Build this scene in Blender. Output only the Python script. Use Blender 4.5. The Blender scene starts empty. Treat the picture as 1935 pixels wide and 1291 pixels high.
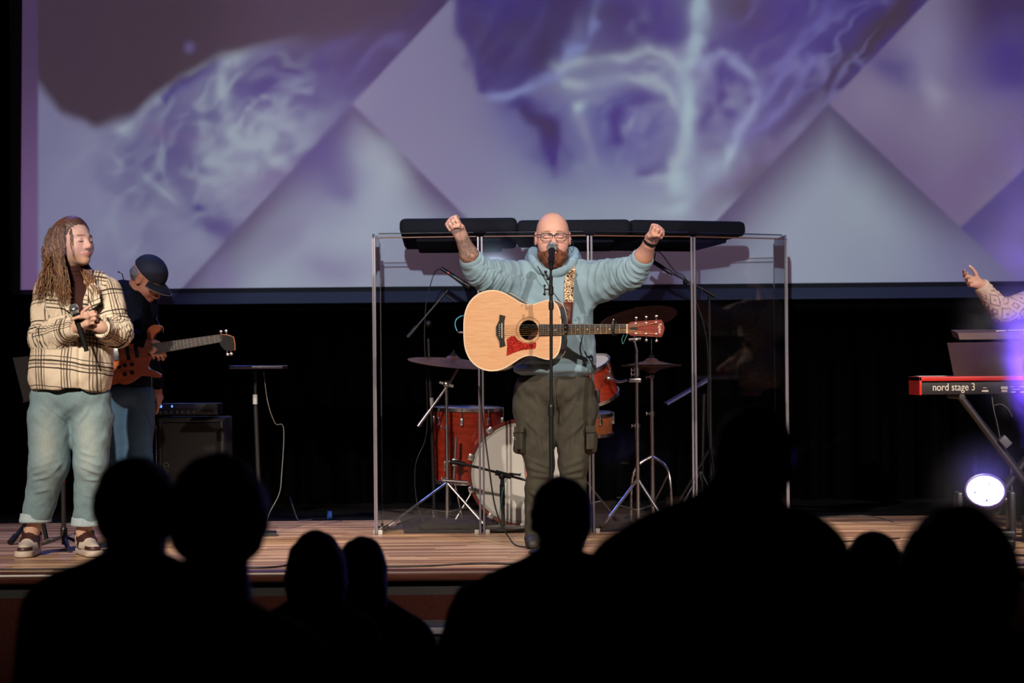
import bpy, bmesh, math, random
import numpy as np
from mathutils import Vector, Matrix

random.seed(7)
rng = np.random.RandomState(11)
SC = bpy.context.scene
COL = SC.collection
PI = math.pi

# ------------------------------------------------------------------ camera
FPX = 86.0 / 36.0 * 1935.0          # focal length in pixels
HC = 0.936                          # lens height above the stage boards
HY = 690.0                          # horizon row
ROLL = 0.0087
cam = bpy.data.cameras.new('camera'); camo = bpy.data.objects.new('camera', cam); COL.objects.link(camo)
cam.lens = 86.0; cam.sensor_width = 36.0; cam.shift_y = (HY - 645.5) / 1935.0
cam.clip_end = 200
camo.location = (0, 0, HC); camo.rotation_euler = (PI / 2, ROLL, 0)
cam.dof.use_dof = True; cam.dof.focus_distance = 12.5; cam.dof.aperture_fstop = 2.8
SC.camera = camo
SC.view_settings.view_transform = 'Standard'; SC.view_settings.look = 'None'
SC.view_settings.gamma = 1.0; SC.view_settings.use_curve_mapping = False
SC.view_settings.exposure = 0.0
SC.cycles.max_bounces = 4; SC.cycles.diffuse_bounces = 1; SC.cycles.glossy_bounces = 2; SC.cycles.transmission_bounces = 2; SC.cycles.transparent_max_bounces = 16
SC.cycles.sample_clamp_indirect = 2.0

def W(px, py, Y):
    """stage position of a photo point that stands Y metres from the lens"""
    u = px - 967.5; v = py - HY
    u0 = u * math.cos(ROLL) - v * math.sin(ROLL); v0 = u * math.sin(ROLL) + v * math.cos(ROLL)
    return Vector((u0 / FPX * Y, Y, HC - v0 / FPX * Y))
def FX(px, Y, z=0.0):
    v0 = (HC - z) * FPX / Y
    return Vector((((px - 967.5) - v0 * math.sin(ROLL)) / math.cos(ROLL) / FPX * Y, Y, z))
def lin(r, g=None, b=None):
    if g is None: r, g, b = r
    f = lambda c: (c / 255 / 12.92) if c / 255 <= .04045 else ((c / 255 + .055) / 1.055) ** 2.4
    return (f(r), f(g), f(b), 1.0)

# ------------------------------------------------------------------ world and stage lighting
wd = bpy.data.worlds.new('hall_dark'); SC.world = wd; wd.use_nodes = True
wd.node_tree.nodes['Background'].inputs[0].default_value = (0.15, 0.2, 0.6, 1); wd.node_tree.nodes['Background'].inputs[1].default_value = 0.0022

def spot(name, loc, target, power, color, half, blend=1.0, radius=0.06):
    l = bpy.data.lights.new(name, 'SPOT'); l.energy = power; l.color = color; l.spot_size = 2 * math.radians(half)
    l.spot_blend = blend; l.shadow_soft_size = radius
    o = bpy.data.objects.new(name, l); COL.objects.link(o); o.location = loc
    o.rotation_euler = (Vector(target) - Vector(loc)).to_track_quat('-Z', 'Y').to_euler()
    return o
WARM = (1.0, 0.85, 0.72)
spot('front_light_left', (-3.6, 3.2, 6.3), (-0.1, 12.75, 0.40), 4700, WARM, 10.8, .6)
spot('front_light_right', (3.8, 3.2, 6.3), (0.45, 12.75, 0.40), 3900, WARM, 10.8, .6)
spot('front_light_side_left', (-4.6, 3.4, 6.0), (-2.35, 12.3, 0.55), 4600, WARM, 9.5, .8)
spot('front_light_side_right', (5.0, 3.4, 6.0), (2.75, 12.9, 0.60), 5200, WARM, 10.0, .8)
for nm, tx_ in (('screen_wash_left', -2.4), ('screen_wash_middle', 0.1), ('screen_wash_right', 2.6)):
    spot(nm, (tx_ * .4, 1.2, 6.4), (tx_, 16.2, 2.75), 490, (.80, .50, 1.0), 9.0, .8, .12)
spot('blue_back_light_left', (-2.6, 16.0, 5.6), (-1.7, 13.6, 1.2), 420, (.12, .2, 1.0), 30, .8)
spot('blue_back_light_right', (2.4, 15.9, 5.6), (0.6, 13.6, 1.2), 170, (.12, .2, 1.0), 30, .8)

# the projector at the back of the hall: throws the moving-smoke picture on the screen
SCR_Y = 16.2
PRJ = Vector((-0.17, 0.0, HC + 1.02))
class NX:                                    # tiny expression builder over shader nodes
    def __init__(s, nt): s.nt = nt; s.n = nt.nodes; s.l = nt.links
    def put(s, sock, v):
        if isinstance(v, (int, float)):
            try: sock.default_value = v
            except TypeError: sock.default_value = (v, v, v, 1)[:len(sock.default_value)]
        elif isinstance(v, (tuple, list)): sock.default_value = v
        elif v is not None: s.l.new(v, sock)
    def m(s, op, a, b=None, c=None, clamp=False):
        n = s.n.new('ShaderNodeMath'); n.operation = op; n.use_clamp = clamp
        for k, v in enumerate((a, b, c)):
            if v is not None: s.put(n.inputs[k], v)
        return n.outputs[0]
    def vm(s, op, a, b=None, sc=None):
        n = s.n.new('ShaderNodeVectorMath'); n.operation = op; s.put(n.inputs[0], a)
        if b is not None: s.put(n.inputs[1], b)
        if sc is not None: s.put(n.inputs['Scale'], sc)
        return n.outputs[0]
    def xyz(s, x, y, z=0.0):
        n = s.n.new('ShaderNodeCombineXYZ'); s.put(n.inputs[0], x); s.put(n.inputs[1], y); s.put(n.inputs[2], z); return n.outputs[0]
    def sep(s, v):
        n = s.n.new('ShaderNodeSeparateXYZ'); s.put(n.inputs[0], v); return n.outputs
    def ss(s, v, a, b):                      # smoothstep
        n = s.n.new('ShaderNodeMapRange'); n.interpolation_type = 'SMOOTHSTEP'
        s.put(n.inputs[0], v); n.inputs[1].default_value = a; n.inputs[2].default_value = b
        n.inputs[3].default_value = 0; n.inputs[4].default_value = 1; return n.outputs[0]
    def mix(s, f, a, b):
        n = s.n.new('ShaderNodeMix'); n.data_type = 'RGBA'
        s.put(n.inputs[0], f); s.put(n.inputs[6], a); s.put(n.inputs[7], b); return n.outputs[2]
    def noise(s, v, scale, detail=3, rough=.55, dist=0.0, color=False):
        n = s.n.new('ShaderNodeTexNoise'); s.put(n.inputs['Vector'], v); n.inputs['Scale'].default_value = scale
        n.inputs['Detail'].default_value = detail; n.inputs['Roughness'].default_value = rough; n.inputs['Distortion'].default_value = dist
        return n.outputs['Color' if color else 'Fac']
    def rmf(s, v, scale, detail=3, rough=.55, dist=0.0, gain=1.6):
        n = s.n.new('ShaderNodeTexNoise'); n.noise_type = 'RIDGED_MULTIFRACTAL'; s.put(n.inputs['Vector'], v); n.inputs['Scale'].default_value = scale
        n.inputs['Detail'].default_value = detail; n.inputs['Roughness'].default_value = rough; n.inputs['Distortion'].default_value = dist
        n.inputs['Offset'].default_value = 1.0; n.inputs['Gain'].default_value = gain
        return n.outputs['Fac']
    def blob(s, v, x, y, rx, ry, rot=0.0):    # 1 at the centre, 0 at the ellipse rim
        q = s.n.new('ShaderNodeMapping'); q.vector_type = 'TEXTURE'; s.put(q.inputs[0], v)
        q.inputs[1].default_value = (x, y, 0); q.inputs[2].default_value = (0, 0, math.radians(rot)); q.inputs[3].default_value = (rx, ry, 1)
        g = s.n.new('ShaderNodeTexGradient'); g.gradient_type = 'SPHERICAL'; s.l.new(q.outputs[0], g.inputs[0])
        return g.outputs['Fac']
    def curve(s, v, pts):
        n = s.n.new('ShaderNodeFloatCurve'); s.put(n.inputs['Value'], v); c = n.mapping.curves[0]
        while len(c.points) < len(pts): c.points.new(.5, .5)
        for p, (x, y) in zip(c.points, pts): p.location = (x, y)
        n.mapping.update(); return n.outputs[0]

def smooth_path(pts, n=6):
    pts = [Vector(p) for p in pts]
    if len(pts) < 3: return pts
    out = []
    for i in range(len(pts) - 1):
        p0 = pts[max(i - 1, 0)]; p1 = pts[i]; p2 = pts[i + 1]; p3 = pts[min(i + 2, len(pts) - 1)]
        for j in range(n):
            t = j / n
            out.append(.5 * ((2 * p1) + (p2 - p0) * t + (2 * p0 - 5 * p1 + 4 * p2 - p3) * t * t + (3 * p1 - p0 - 3 * p2 + p3) * t ** 3))
    out.append(pts[-1]); return out
def slide():
    """the projected picture, computed here: tiles of smoke in linear light (slide units of 3.5 m per 1000)"""
    RES = .5; X0, X1, Y0, Y1 = 20, 2180, -130, 590
    w, h = int((X1 - X0) * RES), int((Y1 - Y0) * RES)
    gx, gy = np.meshgrid(X0 + (np.arange(w) + .5) / RES, Y0 + (np.arange(h) + .5) / RES); gx = gx.astype(np.float32); gy = gy.astype(np.float32)
    st0 = lambda v, a, b: (lambda t: t * t * (3 - 2 * t))(np.clip((v - a) / (b - a), 0, 1))
    def vn(x, y, sc, sd):
        T = np.random.RandomState(sd).rand(64, 64).astype(np.float32); u = x / sc; v = y / sc; i = np.floor(u).astype(np.int32); j = np.floor(v).astype(np.int32); f = u - i; g = v - j
        f = f * f * (3 - 2 * f); g = g * g * (3 - 2 * g); i0 = i & 63; j0 = j & 63
        T = np.pad(T, ((0, 1), (0, 1)), mode='wrap').ravel(); q = j0 * 65 + i0; a = T[q]; b = T[q + 65]; a = a + (T[q + 1] - a) * f; b = b + (T[q + 66] - b) * f; return a + (b - a) * g
    def fbm(x, y, sc, o, sd, rough=.55):
        t = 0; a = 1.0; n = 0
        for k in range(o): t = t + a * vn(x + 17 * k, y - 31 * k, sc / 2 ** k, sd + k); n += a; a *= rough
        return t / n
    def ridge(x, y, sc, o, sd):
        t = 0; a = 1.0; n = 0
        for k in range(o): t = t + a * (1 - np.abs(2 * vn(x + 9 * k, y + 23 * k, sc / 2 ** k, sd + k) - 1)) ** 3; n += a; a *= .6
        return t / n
    wx = gx + 60 * (fbm(gx, gy, 120, 4, 1) - .5) * 1.5; wy = gy + 60 * (fbm(gx, gy, 120, 4, 9) - .5) * 1.5      # smoky displacement
    sx = gx + 46 * (fbm(gx, gy, 75, 4, 21, .6) - .5); sy = gy + 46 * (fbm(gx, gy, 75, 4, 29, .6) - .5); smod = .45 + .75 * st0(fbm(gx, gy, 45, 3, 33), .3, .65)
    ca, sa = math.cos(-.78), math.sin(-.78); du = wx * ca + wy * sa; dv = -wx * sa + wy * ca                      # along / across the rising diagonal
    WASH = (.050, .031, .056)
    def col(r, g, b):
        c = lin(r, g, b); return np.array([max(c[k] - WASH[k], .0) for k in range(3)], np.float32)
    st = lambda v, a, b: (lambda t: t * t * (3 - 2 * t))(np.clip((v - a) / (b - a), 0, 1))
    def lay(img, m, c): img += (c - img) * np.clip(m, 0, 1)[..., None]
    def blob(img, x, y, rx, ry, rot, c, f=1.0, pw=1, warp=True):
        ux, uy = (wx, wy) if warp else (gx, gy); a = math.radians(rot); x_ = ux - x; y_ = uy - y; p = (x_ * math.cos(a) + y_ * math.sin(a)) / rx; q = (-x_ * math.sin(a) + y_ * math.cos(a)) / ry
        lay(img, f * np.exp(-(p * p + q * q) ** pw), c)
    def stroke(img, pts, wd, c, f=1.0, n=6):
        p = smooth_path([Vector((a, b, 0)) for a, b in pts], n); best = np.full(gx.shape, 1e9, np.float32)
        for i in range(len(p) - 1):
            a, b = p[i], p[i + 1]; k0 = max(int((min(a.x, b.x) - 3 * wd - 40 - X0) * RES), 0); k1 = int((max(a.x, b.x) + 3 * wd + 40 - X0) * RES); l0 = max(int((min(a.y, b.y) - 3 * wd - 40 - Y0) * RES), 0); l1 = int((max(a.y, b.y) + 3 * wd + 40 - Y0) * RES)
            if k1 <= k0 or l1 <= l0: continue
            qx = sx[l0:l1, k0:k1] - a.x; qy = sy[l0:l1, k0:k1] - a.y; ex, ey = b.x - a.x, b.y - a.y; t = np.clip((qx * ex + qy * ey) / max(ex * ex + ey * ey, 1e-6), 0, 1)
            d = (qx - t * ex) ** 2 + (qy - t * ey) ** 2; best[l0:l1, k0:k1] = np.minimum(best[l0:l1, k0:k1], d)
        lay(img, f * smod * (.80 * np.exp(-best / wd ** 2) + .20 * np.exp(-best / (2.4 * wd) ** 2)), c)
    base = lambda c: np.ones(gx.shape + (3,), np.float32) * c
    LAV = col(116, 116, 150); LAV2 = col(130, 134, 164); PALE = col(152, 166, 180); BRI = col(160, 184, 192); BLUE = col(50, 46, 126); DEEP = col(30, 26, 92); PUR = col(78, 70, 130); MAU = col(112, 98, 142); DARK = col(62, 47, 66); BRN = col(58, 40, 72)
    n1 = fbm(gx, gy, 260, 3, 40); n2 = fbm(wx, wy, 70, 4, 50); f1 = ridge(du * .5, dv, 46, 3, 60); f2 = ridge(wx, wy, 90, 3, 70); f3 = ridge(du * .35, dv, 30, 2, 80)
    # 1: left picture
    A = base(LAV); lay(A, st(n1, .35, .7), LAV2)
    for b_ in ((300, 280, 90, 55, -25, PUR, .85), (520, 150, 130, 60, -20, PUR, 1.1), (610, 120, 120, 50, -25, BLUE, .8), (620, 190, 90, 50, -40, PUR, .9), (400, 410, 70, 32, 30, PUR, .7), (500, 330, 70, 32, -30, MAU, .8), (180, 400, 130, 130, 0, col(128, 130, 164), .8)): blob(A, *b_)
    act = np.exp(-(((wx - 440) * .8 + (wy - 250) * -.5) / 230) ** 2 - (((wx - 440) * .5 + (wy - 250) * .8) / 130) ** 2)
    lay(A, .75 * act * st(.55 - n2, 0, .22), PUR); lay(A, .75 * act * st(f1, .35, .8), PALE); lay(A, .35 * act * st(f3, .4, .8), PALE)
    for p_, w_, c_, f_ in (([(235, 240), (280, 205), (330, 160), (390, 112), (455, 92)], 13, PALE, .7), ([(325, 185), (365, 150), (415, 124)], 8, BLUE, .75), ([(445, 108), (425, 160), (432, 220), (455, 262), (505, 270), (565, 240), (630, 196)], 14, PALE, .8), ([(385, 235), (398, 292), (440, 312), (520, 300), (575, 268)], 13, PALE, .8), ([(480, 215), (540, 232), (600, 210)], 9, PALE, .5), ([(265, 325), (310, 365), (335, 385)], 7, PALE, .5), ([(300, 240), (345, 262), (390, 260)], 8, MAU, .8), ([(350, 330), (400, 345), (440, 330)], 9, PALE, .5)): stroke(A, p_, w_, c_, f_)
    for b_ in ((388, 376, 20, 13, 30, BLUE, .9), (420, 430, 36, 22, 30, PUR, .9), (560, 300, 28, 16, -40, PUR, .7)): blob(A, *b_)
    for b_ in ((740, 95, 170, 80, -42, BLUE, 1.0), (770, 60, 150, 60, -42, DEEP, 1.2), (690, 30, 140, 44, -24, BRN, 1.2), (800, 20, 90, 40, -42, col(40, 34, 90), .9), (640, 80, 60, 14, -30, PUR, .7), (700, 130, 60, 20, -40, PUR, .6)): blob(A, *b_)
    lay(A, .5 * np.exp(-((gx - 700) / 130) ** 2 - ((gy - 110) / 90) ** 2) * st(f3, .4, .85), col(100, 96, 160))
    fy = np.interp(gx, [0, 72, 120, 180, 245, 330, 420, 520, 620, 750, 850, 3000], [20, 158, 213, 238, 215, 152, 103, 80, 68, 20, -60, -900]) + 16 * (fbm(gx, gy, 50, 3, 90) - .5)
    lay(A, 1 - st(gy - fy, -14, 20), DARK); blob(A, 358, 90, 9, 11, 0, col(92, 84, 140), .9, 1, False)
    lay(A, (gx < 72.5).astype(np.float32), (col(72, 54, 92) + (col(110, 84, 130) - col(72, 54, 92)) * st(gy, 60, 460)[..., None]))
    dA = .7323 * (gx - 345) + .6811 * (gy - 543); dB = .7071 * ((gy - 200) - (gx - 670)); dD = .7209 * (gx - 1380) + .6932 * (gy - 390); dE = -.6845 * (gx - 1570) + .729 * (gy - 200); dF = .676 * (gx - 1815) + .737 * (gy - 430)
    # 2: triangle, edges falling into purple
    B = base(col(78, 66, 108)); t = np.minimum(dA, dB * 1.15); lay(B, st(t + 30 * (n1 - .5), -16, 105), col(146, 158, 176))
    for b_ in ((590, 300, 80, 80, 0, col(76, 68, 132), .85), (630, 370, 45, 40, 0, PUR, .7), (540, 445, 70, 34, -40, LAV, .8), (640, 500, 80, 40, 0, col(116, 112, 152), .7), (425, 525, 34, 45, 45, col(114, 106, 152), .8), (735, 310, 34, 60, -45, col(156, 170, 182), .8), (830, 470, 90, 60, 0, col(136, 144, 172), .7), (700, 420, 40, 60, 0, PALE, .4)): blob(B, *b_)
    # 3: centre picture
    C = base(col(120, 117, 150)); lay(C, st(n1, .35, .65), col(132, 138, 162)); blob(C, 1170, 390, 330, 110, 0, col(142, 156, 172), .9); blob(C, 900, 350, 90, 60, 0, col(124, 112, 156), .6); blob(C, 1170, 230, 190, 115, 0, col(96, 98, 158), .9); blob(C, 1000, 240, 70, 80, 0, col(92, 92, 156), .6)
    m = st(wx - np.interp(gy, [-420, 0, 60, 130, 175, 200, 600], [840, 846, 850, 862, 890, 1000, 1400]), -4, 22) * st(np.interp(wx, [840, 905, 960, 1010, 1057, 1094, 1135, 1160, 1240, 1300, 1400, 1800], [190, 190, 176, 150, 122, 84, 60, 60, 80, 90, 250, 100]) - wy, -22, 16); lay(C, m, BLUE)
    for b_ in ((1010, 70, 90, 70, -20, DEEP, 1.1), (900, 60, 34, 90, -10, DEEP, .9), (1120, 20, 110, 50, 0, DEEP, .9), (1190, 72, 46, 18, 10, DEEP, .7), (1390, 20, 70, 60, 0, BRN, 1.0), (1520, 90, 190, 60, -46, BLUE, .95), (1460, 200, 110, 60, -46, PUR, .9), (1640, 70, 190, 34, -46, BRN, 1.1), (1480, 20, 60, 26, -10, BLUE, .9), (1230, 110, 40, 16, 0, BLUE, .4), (1210, 240, 78, 72, 0, col(66, 64, 136), .95), (1205, 250, 30, 36, 0, col(112, 112, 164), .7), (1420, 330, 90, 22, -46, BRN, .8)): blob(C, *b_)
    lay(C, .38 * m * st(f3, .5, .95), col(92, 90, 156)); lay(C, .15 * m * st(n2, .5, .7), PUR)
    rg = np.exp(-(((gx - 1480) * .72 + (gy - 190) * .69) / 90) ** 2 - (((gx - 1480) * .69 - (gy - 190) * .72) / 230) ** 2)
    lay(C, .8 * rg * st(f3, .35, .8), col(116, 116, 168)); lay(C, .45 * rg * st(.45 - n2, 0, .15), DEEP); lay(C, .4 * rg * st(f1, .4, .8), LAV)
    wb = np.exp(-((gx - 1230) / 190) ** 2 - ((gy - 200) / 130) ** 2); f4 = ridge(wx + .4 * wy, wy, 58, 2, 95); lay(C, .6 * wb * st(f2, .42, .82), LAV2); lay(C, .35 * wb * st(f1, .45, .85), LAV2); lay(C, .55 * wb * st(f4, .5, .9), PALE); lay(C, .35 * wb * st(.42 - n2, 0, .15), BLUE)
    for p_, w_, c_, f_ in (([(1160, 262), (1152, 215), (1188, 182), (1240, 182), (1270, 212), (1272, 262), (1250, 310), (1212, 332)], 15, col(48, 44, 128), .9), ([(975, 205), (1008, 228), (1040, 270), (1062, 312)], 24, col(44, 42, 126), 1.1), ([(990, 222), (1030, 255)], 16, DEEP, .8), ([(1105, 95), (1130, 105), (1140, 90)], 9, DEEP, .7), ([(930, 185), (965, 178), (1010, 152), (1057, 124), (1094, 82), (1136, 6), (1150, -60)], 10, col(118, 126, 178), .85), ([(1060, 150), (1105, 158), (1170, 152), (1225, 152), (1262, 190), (1284, 240)], 11, PALE, .75), ([(1050, 120), (1110, 108), (1180, 105), (1245, 100), (1292, 150)], 10, PALE, .7), ([(1090, 200), (1130, 175), (1190, 168)], 8, LAV2, .6), ([(1080, 220), (1110, 262), (1130, 300)], 9, LAV2, .6), ([(1335, -80), (1328, 10), (1320, 60), (1302, 112), (1294, 180), (1290, 255), (1284, 350)], 17, col(146, 168, 184), .95), ([(1300, 120), (1293, 190), (1290, 240)], 11, BRI, .7), ([(1325, 125), (1372, 112), (1402, 140), (1424, 172), (1408, 215), (1372, 292), (1338, 325)], 11, col(134, 142, 182), .85), ([(1355, 170), (1375, 150)], 17, col(54, 50, 132), .75), ([(1375, 165), (1384, 170)], 8, LAV, .7), ([(1330, 240), (1345, 210)], 12, BLUE, .6), ([(1440, 190), (1480, 120), (1560, 30), (1600, -20)], 9, col(98, 94, 164), .7), ([(1415, 260), (1480, 190), (1530, 120)], 10, col(110, 108, 170), .7), ([(1460, 290), (1500, 240), (1540, 190)], 9, LAV, .6), ([(1285, 345), (1300, 372), (1260, 395)], 20, BRI, .6), ([(1345, 320), (1365, 296)], 16, BRI, .65), ([(1445, 300), (1470, 268), (1490, 290)], 12, MAU, .8), ([(1320, 385), (1400, 330), (1450, 280)], 10, MAU, .5), ([(1215, 345), (1262, 318), (1284, 280)], 9, PALE, .7), ([(880, 120), (910, 60), (940, 0)], 9, PUR, .6), ([(950, 150), (1000, 90), (1030, 20)], 9, PUR, .5)): stroke(C, p_, w_, c_, f_)
    blob(C, 1100, 205, 14, 15, 0, BRI, .9); blob(C, 1285, 352, 15, 20, 0, BRI, .8); blob(C, 1160, 60, 30, 26, 0, PUR, .5)
    # 4, 5: right-hand tiles; 6: blue haze glow painted into the slide
    D = base(col(74, 66, 104)); t = np.minimum(dD * 1.0, dE * 1.05); lay(D, st(t + 24 * (n1 - .5), -14, 112), col(140, 152, 170)); blob(D, 1850, 520, 190, 110, 0, col(112, 112, 154), .85); blob(D, 1620, 400, 60, 60, 0, col(144, 158, 172), .6)
    E = base(col(108, 95, 134)); lay(E, st(n1, .32, .68), col(126, 118, 150))
    for b_ in ((1900, 20, 90, 80, 0, col(54, 34, 92), 1.2), (1930, 130, 110, 70, 0, col(56, 48, 136), .95), (1700, 130, 70, 34, 30, PUR, .85), (1762, 175, 30, 44, 0, col(150, 146, 172), .8), (1760, 90, 40, 60, 0, col(130, 126, 164), .6), (1830, 340, 140, 50, -42, col(112, 96, 140), .7), (2150, 60, 200, 160, 0, DEEP, .9)): blob(E, *b_)
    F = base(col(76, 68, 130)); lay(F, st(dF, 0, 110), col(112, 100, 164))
    e = lambda d: st(d, -2.2, 2.2)
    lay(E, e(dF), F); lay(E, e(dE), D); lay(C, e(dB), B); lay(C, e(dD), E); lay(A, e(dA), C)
    fr = st(gx, 38.5, 40.5) * (1 - st(gy, 574, 577)); A *= fr[..., None]
    im = bpy.data.images.new('projected_slide', w, h, alpha=False, float_buffer=True); im.colorspace_settings.name = 'Non-Color'
    px = np.ones((h, w, 4), np.float32); px[..., :3] = A[::-1]; im.pixels.foreach_set(px.ravel()); im.update()
    return im, (X0, X1, Y0, Y1)
def projector():
    l = bpy.data.lights.new('projector_beam', 'SPOT'); l.energy = 11400; l.spot_size = math.radians(33); l.spot_blend = 0.0; l.shadow_soft_size = 0.012
    o = bpy.data.objects.new('projector_beam', l); COL.objects.link(o); o.location = PRJ; th = math.radians(6.0); o.rotation_euler = (PI / 2 + th, 0, 0)
    l.use_nodes = True; nt = l.node_tree; x = NX(nt)
    em = [n for n in nt.nodes if n.type == 'EMISSION'][0]
    tc = nt.nodes.new('ShaderNodeTexCoord')
    sx, sy, sz = x.sep(tc.outputs['Normal']); D = SCR_Y - PRJ.y; fz = x.m('ABSOLUTE', sz)
    zz = x.m('MAXIMUM', x.m('SUBTRACT', x.m('MULTIPLY', fz, math.cos(th)), x.m('MULTIPLY', sy, math.sin(th))), 1e-4)
    sy = x.m('ADD', x.m('MULTIPLY', sy, math.cos(th)), x.m('MULTIPLY', fz, math.sin(th)))
    wx = x.m('MULTIPLY_ADD', x.m('DIVIDE', sx, zz), D, PRJ.x); wz = x.m('MULTIPLY_ADD', x.m('DIVIDE', sy, zz), D, PRJ.z)   # metres on the screen plane
    k = FPX / SCR_Y                                                # slide units on the screen
    u0 = x.m('MULTIPLY', wx, k); v0 = x.m('MULTIPLY', x.m('SUBTRACT', HC, wz), k)
    X = x.m('ADD', x.m('MULTIPLY_ADD', v0, ROLL, u0), 967.5); Y = x.m('ADD', x.m('SUBTRACT', v0, x.m('MULTIPLY', u0, ROLL)), HY)
    im, (X0, X1, Y0, Y1) = slide()
    tx = nt.nodes.new('ShaderNodeTexImage'); tx.image = im; tx.extension = 'EXTEND'; tx.interpolation = 'Linear'
    nt.links.new(x.xyz(x.m('DIVIDE', x.m('SUBTRACT', X, X0), X1 - X0), x.m('SUBTRACT', 1.0, x.m('DIVIDE', x.m('SUBTRACT', Y, Y0), Y1 - Y0))), tx.inputs[0])
    nt.links.new(tx.outputs['Color'], em.inputs['Color']); em.inputs['Strength'].default_value = 1.0
projector()
# ------------------------------------------------------------------ materials
MATS = {}
def mat(name, col, rough=.5, metal=0.0, spec=.5, var=0.0, vscale=20.0, bump=0.0, bscale=80.0, emit=None, estr=1.0, coat=0.0, stretch=None):
    if name in MATS: return MATS[name]
    m = bpy.data.materials.new(name); m.use_nodes = True; nt = m.node_tree; b = nt.nodes['Principled BSDF']; x = NX(nt)
    c = lin(*col) if max(col[:3]) > 1.0 else (col[0], col[1], col[2], 1)
    b.inputs['Base Color'].default_value = c; b.inputs['Roughness'].default_value = rough; b.inputs['Metallic'].default_value = metal
    b.inputs['Specular IOR Level'].default_value = spec; b.inputs['Coat Weight'].default_value = coat
    tc = nt.nodes.new('ShaderNodeTexCoord'); v = tc.outputs['Object']
    if stretch: v = x.vm('MULTIPLY', v, stretch)
    if var:
        n = x.noise(v, vscale, 4, .6)
        d = tuple(q * (1 - var) for q in c[:3]) + (1,); e = tuple(min(1, q * (1 + var)) for q in c[:3]) + (1,)
        nt.links.new(x.mix(x.ss(n, .25, .75), d, e), b.inputs['Base Color'])
    if bump:
        bn = nt.nodes.new('ShaderNodeBump'); bn.inputs['Strength'].default_value = bump; bn.inputs['Distance'].default_value = .01
        nt.links.new(x.noise(v, bscale, 3, .6), bn.inputs['Height']); nt.links.new(bn.outputs[0], b.inputs['Normal'])
    if emit:
        b.inputs['Emission Color'].default_value = lin(*emit) if max(emit) > 1 else tuple(emit) + (1,); b.inputs['Emission Strength'].default_value = estr
    MATS[name] = m; return m
def nodes_of(m): return m.node_tree, NX(m.node_tree), m.node_tree.nodes['Principled BSDF']

M_BLACK = mat('black_plastic', (.006, .006, .007), .45, spec=.35)
M_BLACKM = mat('black_metal', (.008, .008, .009), .35, spec=.5)
M_RUBBER = mat('rubber', (.006, .006, .006), .7, spec=.3)
M_CHROME = mat('chrome', (.66, .63, .62), .27, 1.0)
M_STEEL = mat('steel', (.42, .41, .42), .35, 1.0)
M_WHITE = mat('white_paint', (.75, .73, .70), .5)
M_MICBODY = mat('mic_black', (.004, .004, .004), .65, spec=.2)
M_CABLE = mat('black_cable', (.01, .01, .011), .5)
M_CURT = mat('black_velour', (.0022, .0022, .0028), .95, spec=.05)

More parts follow.
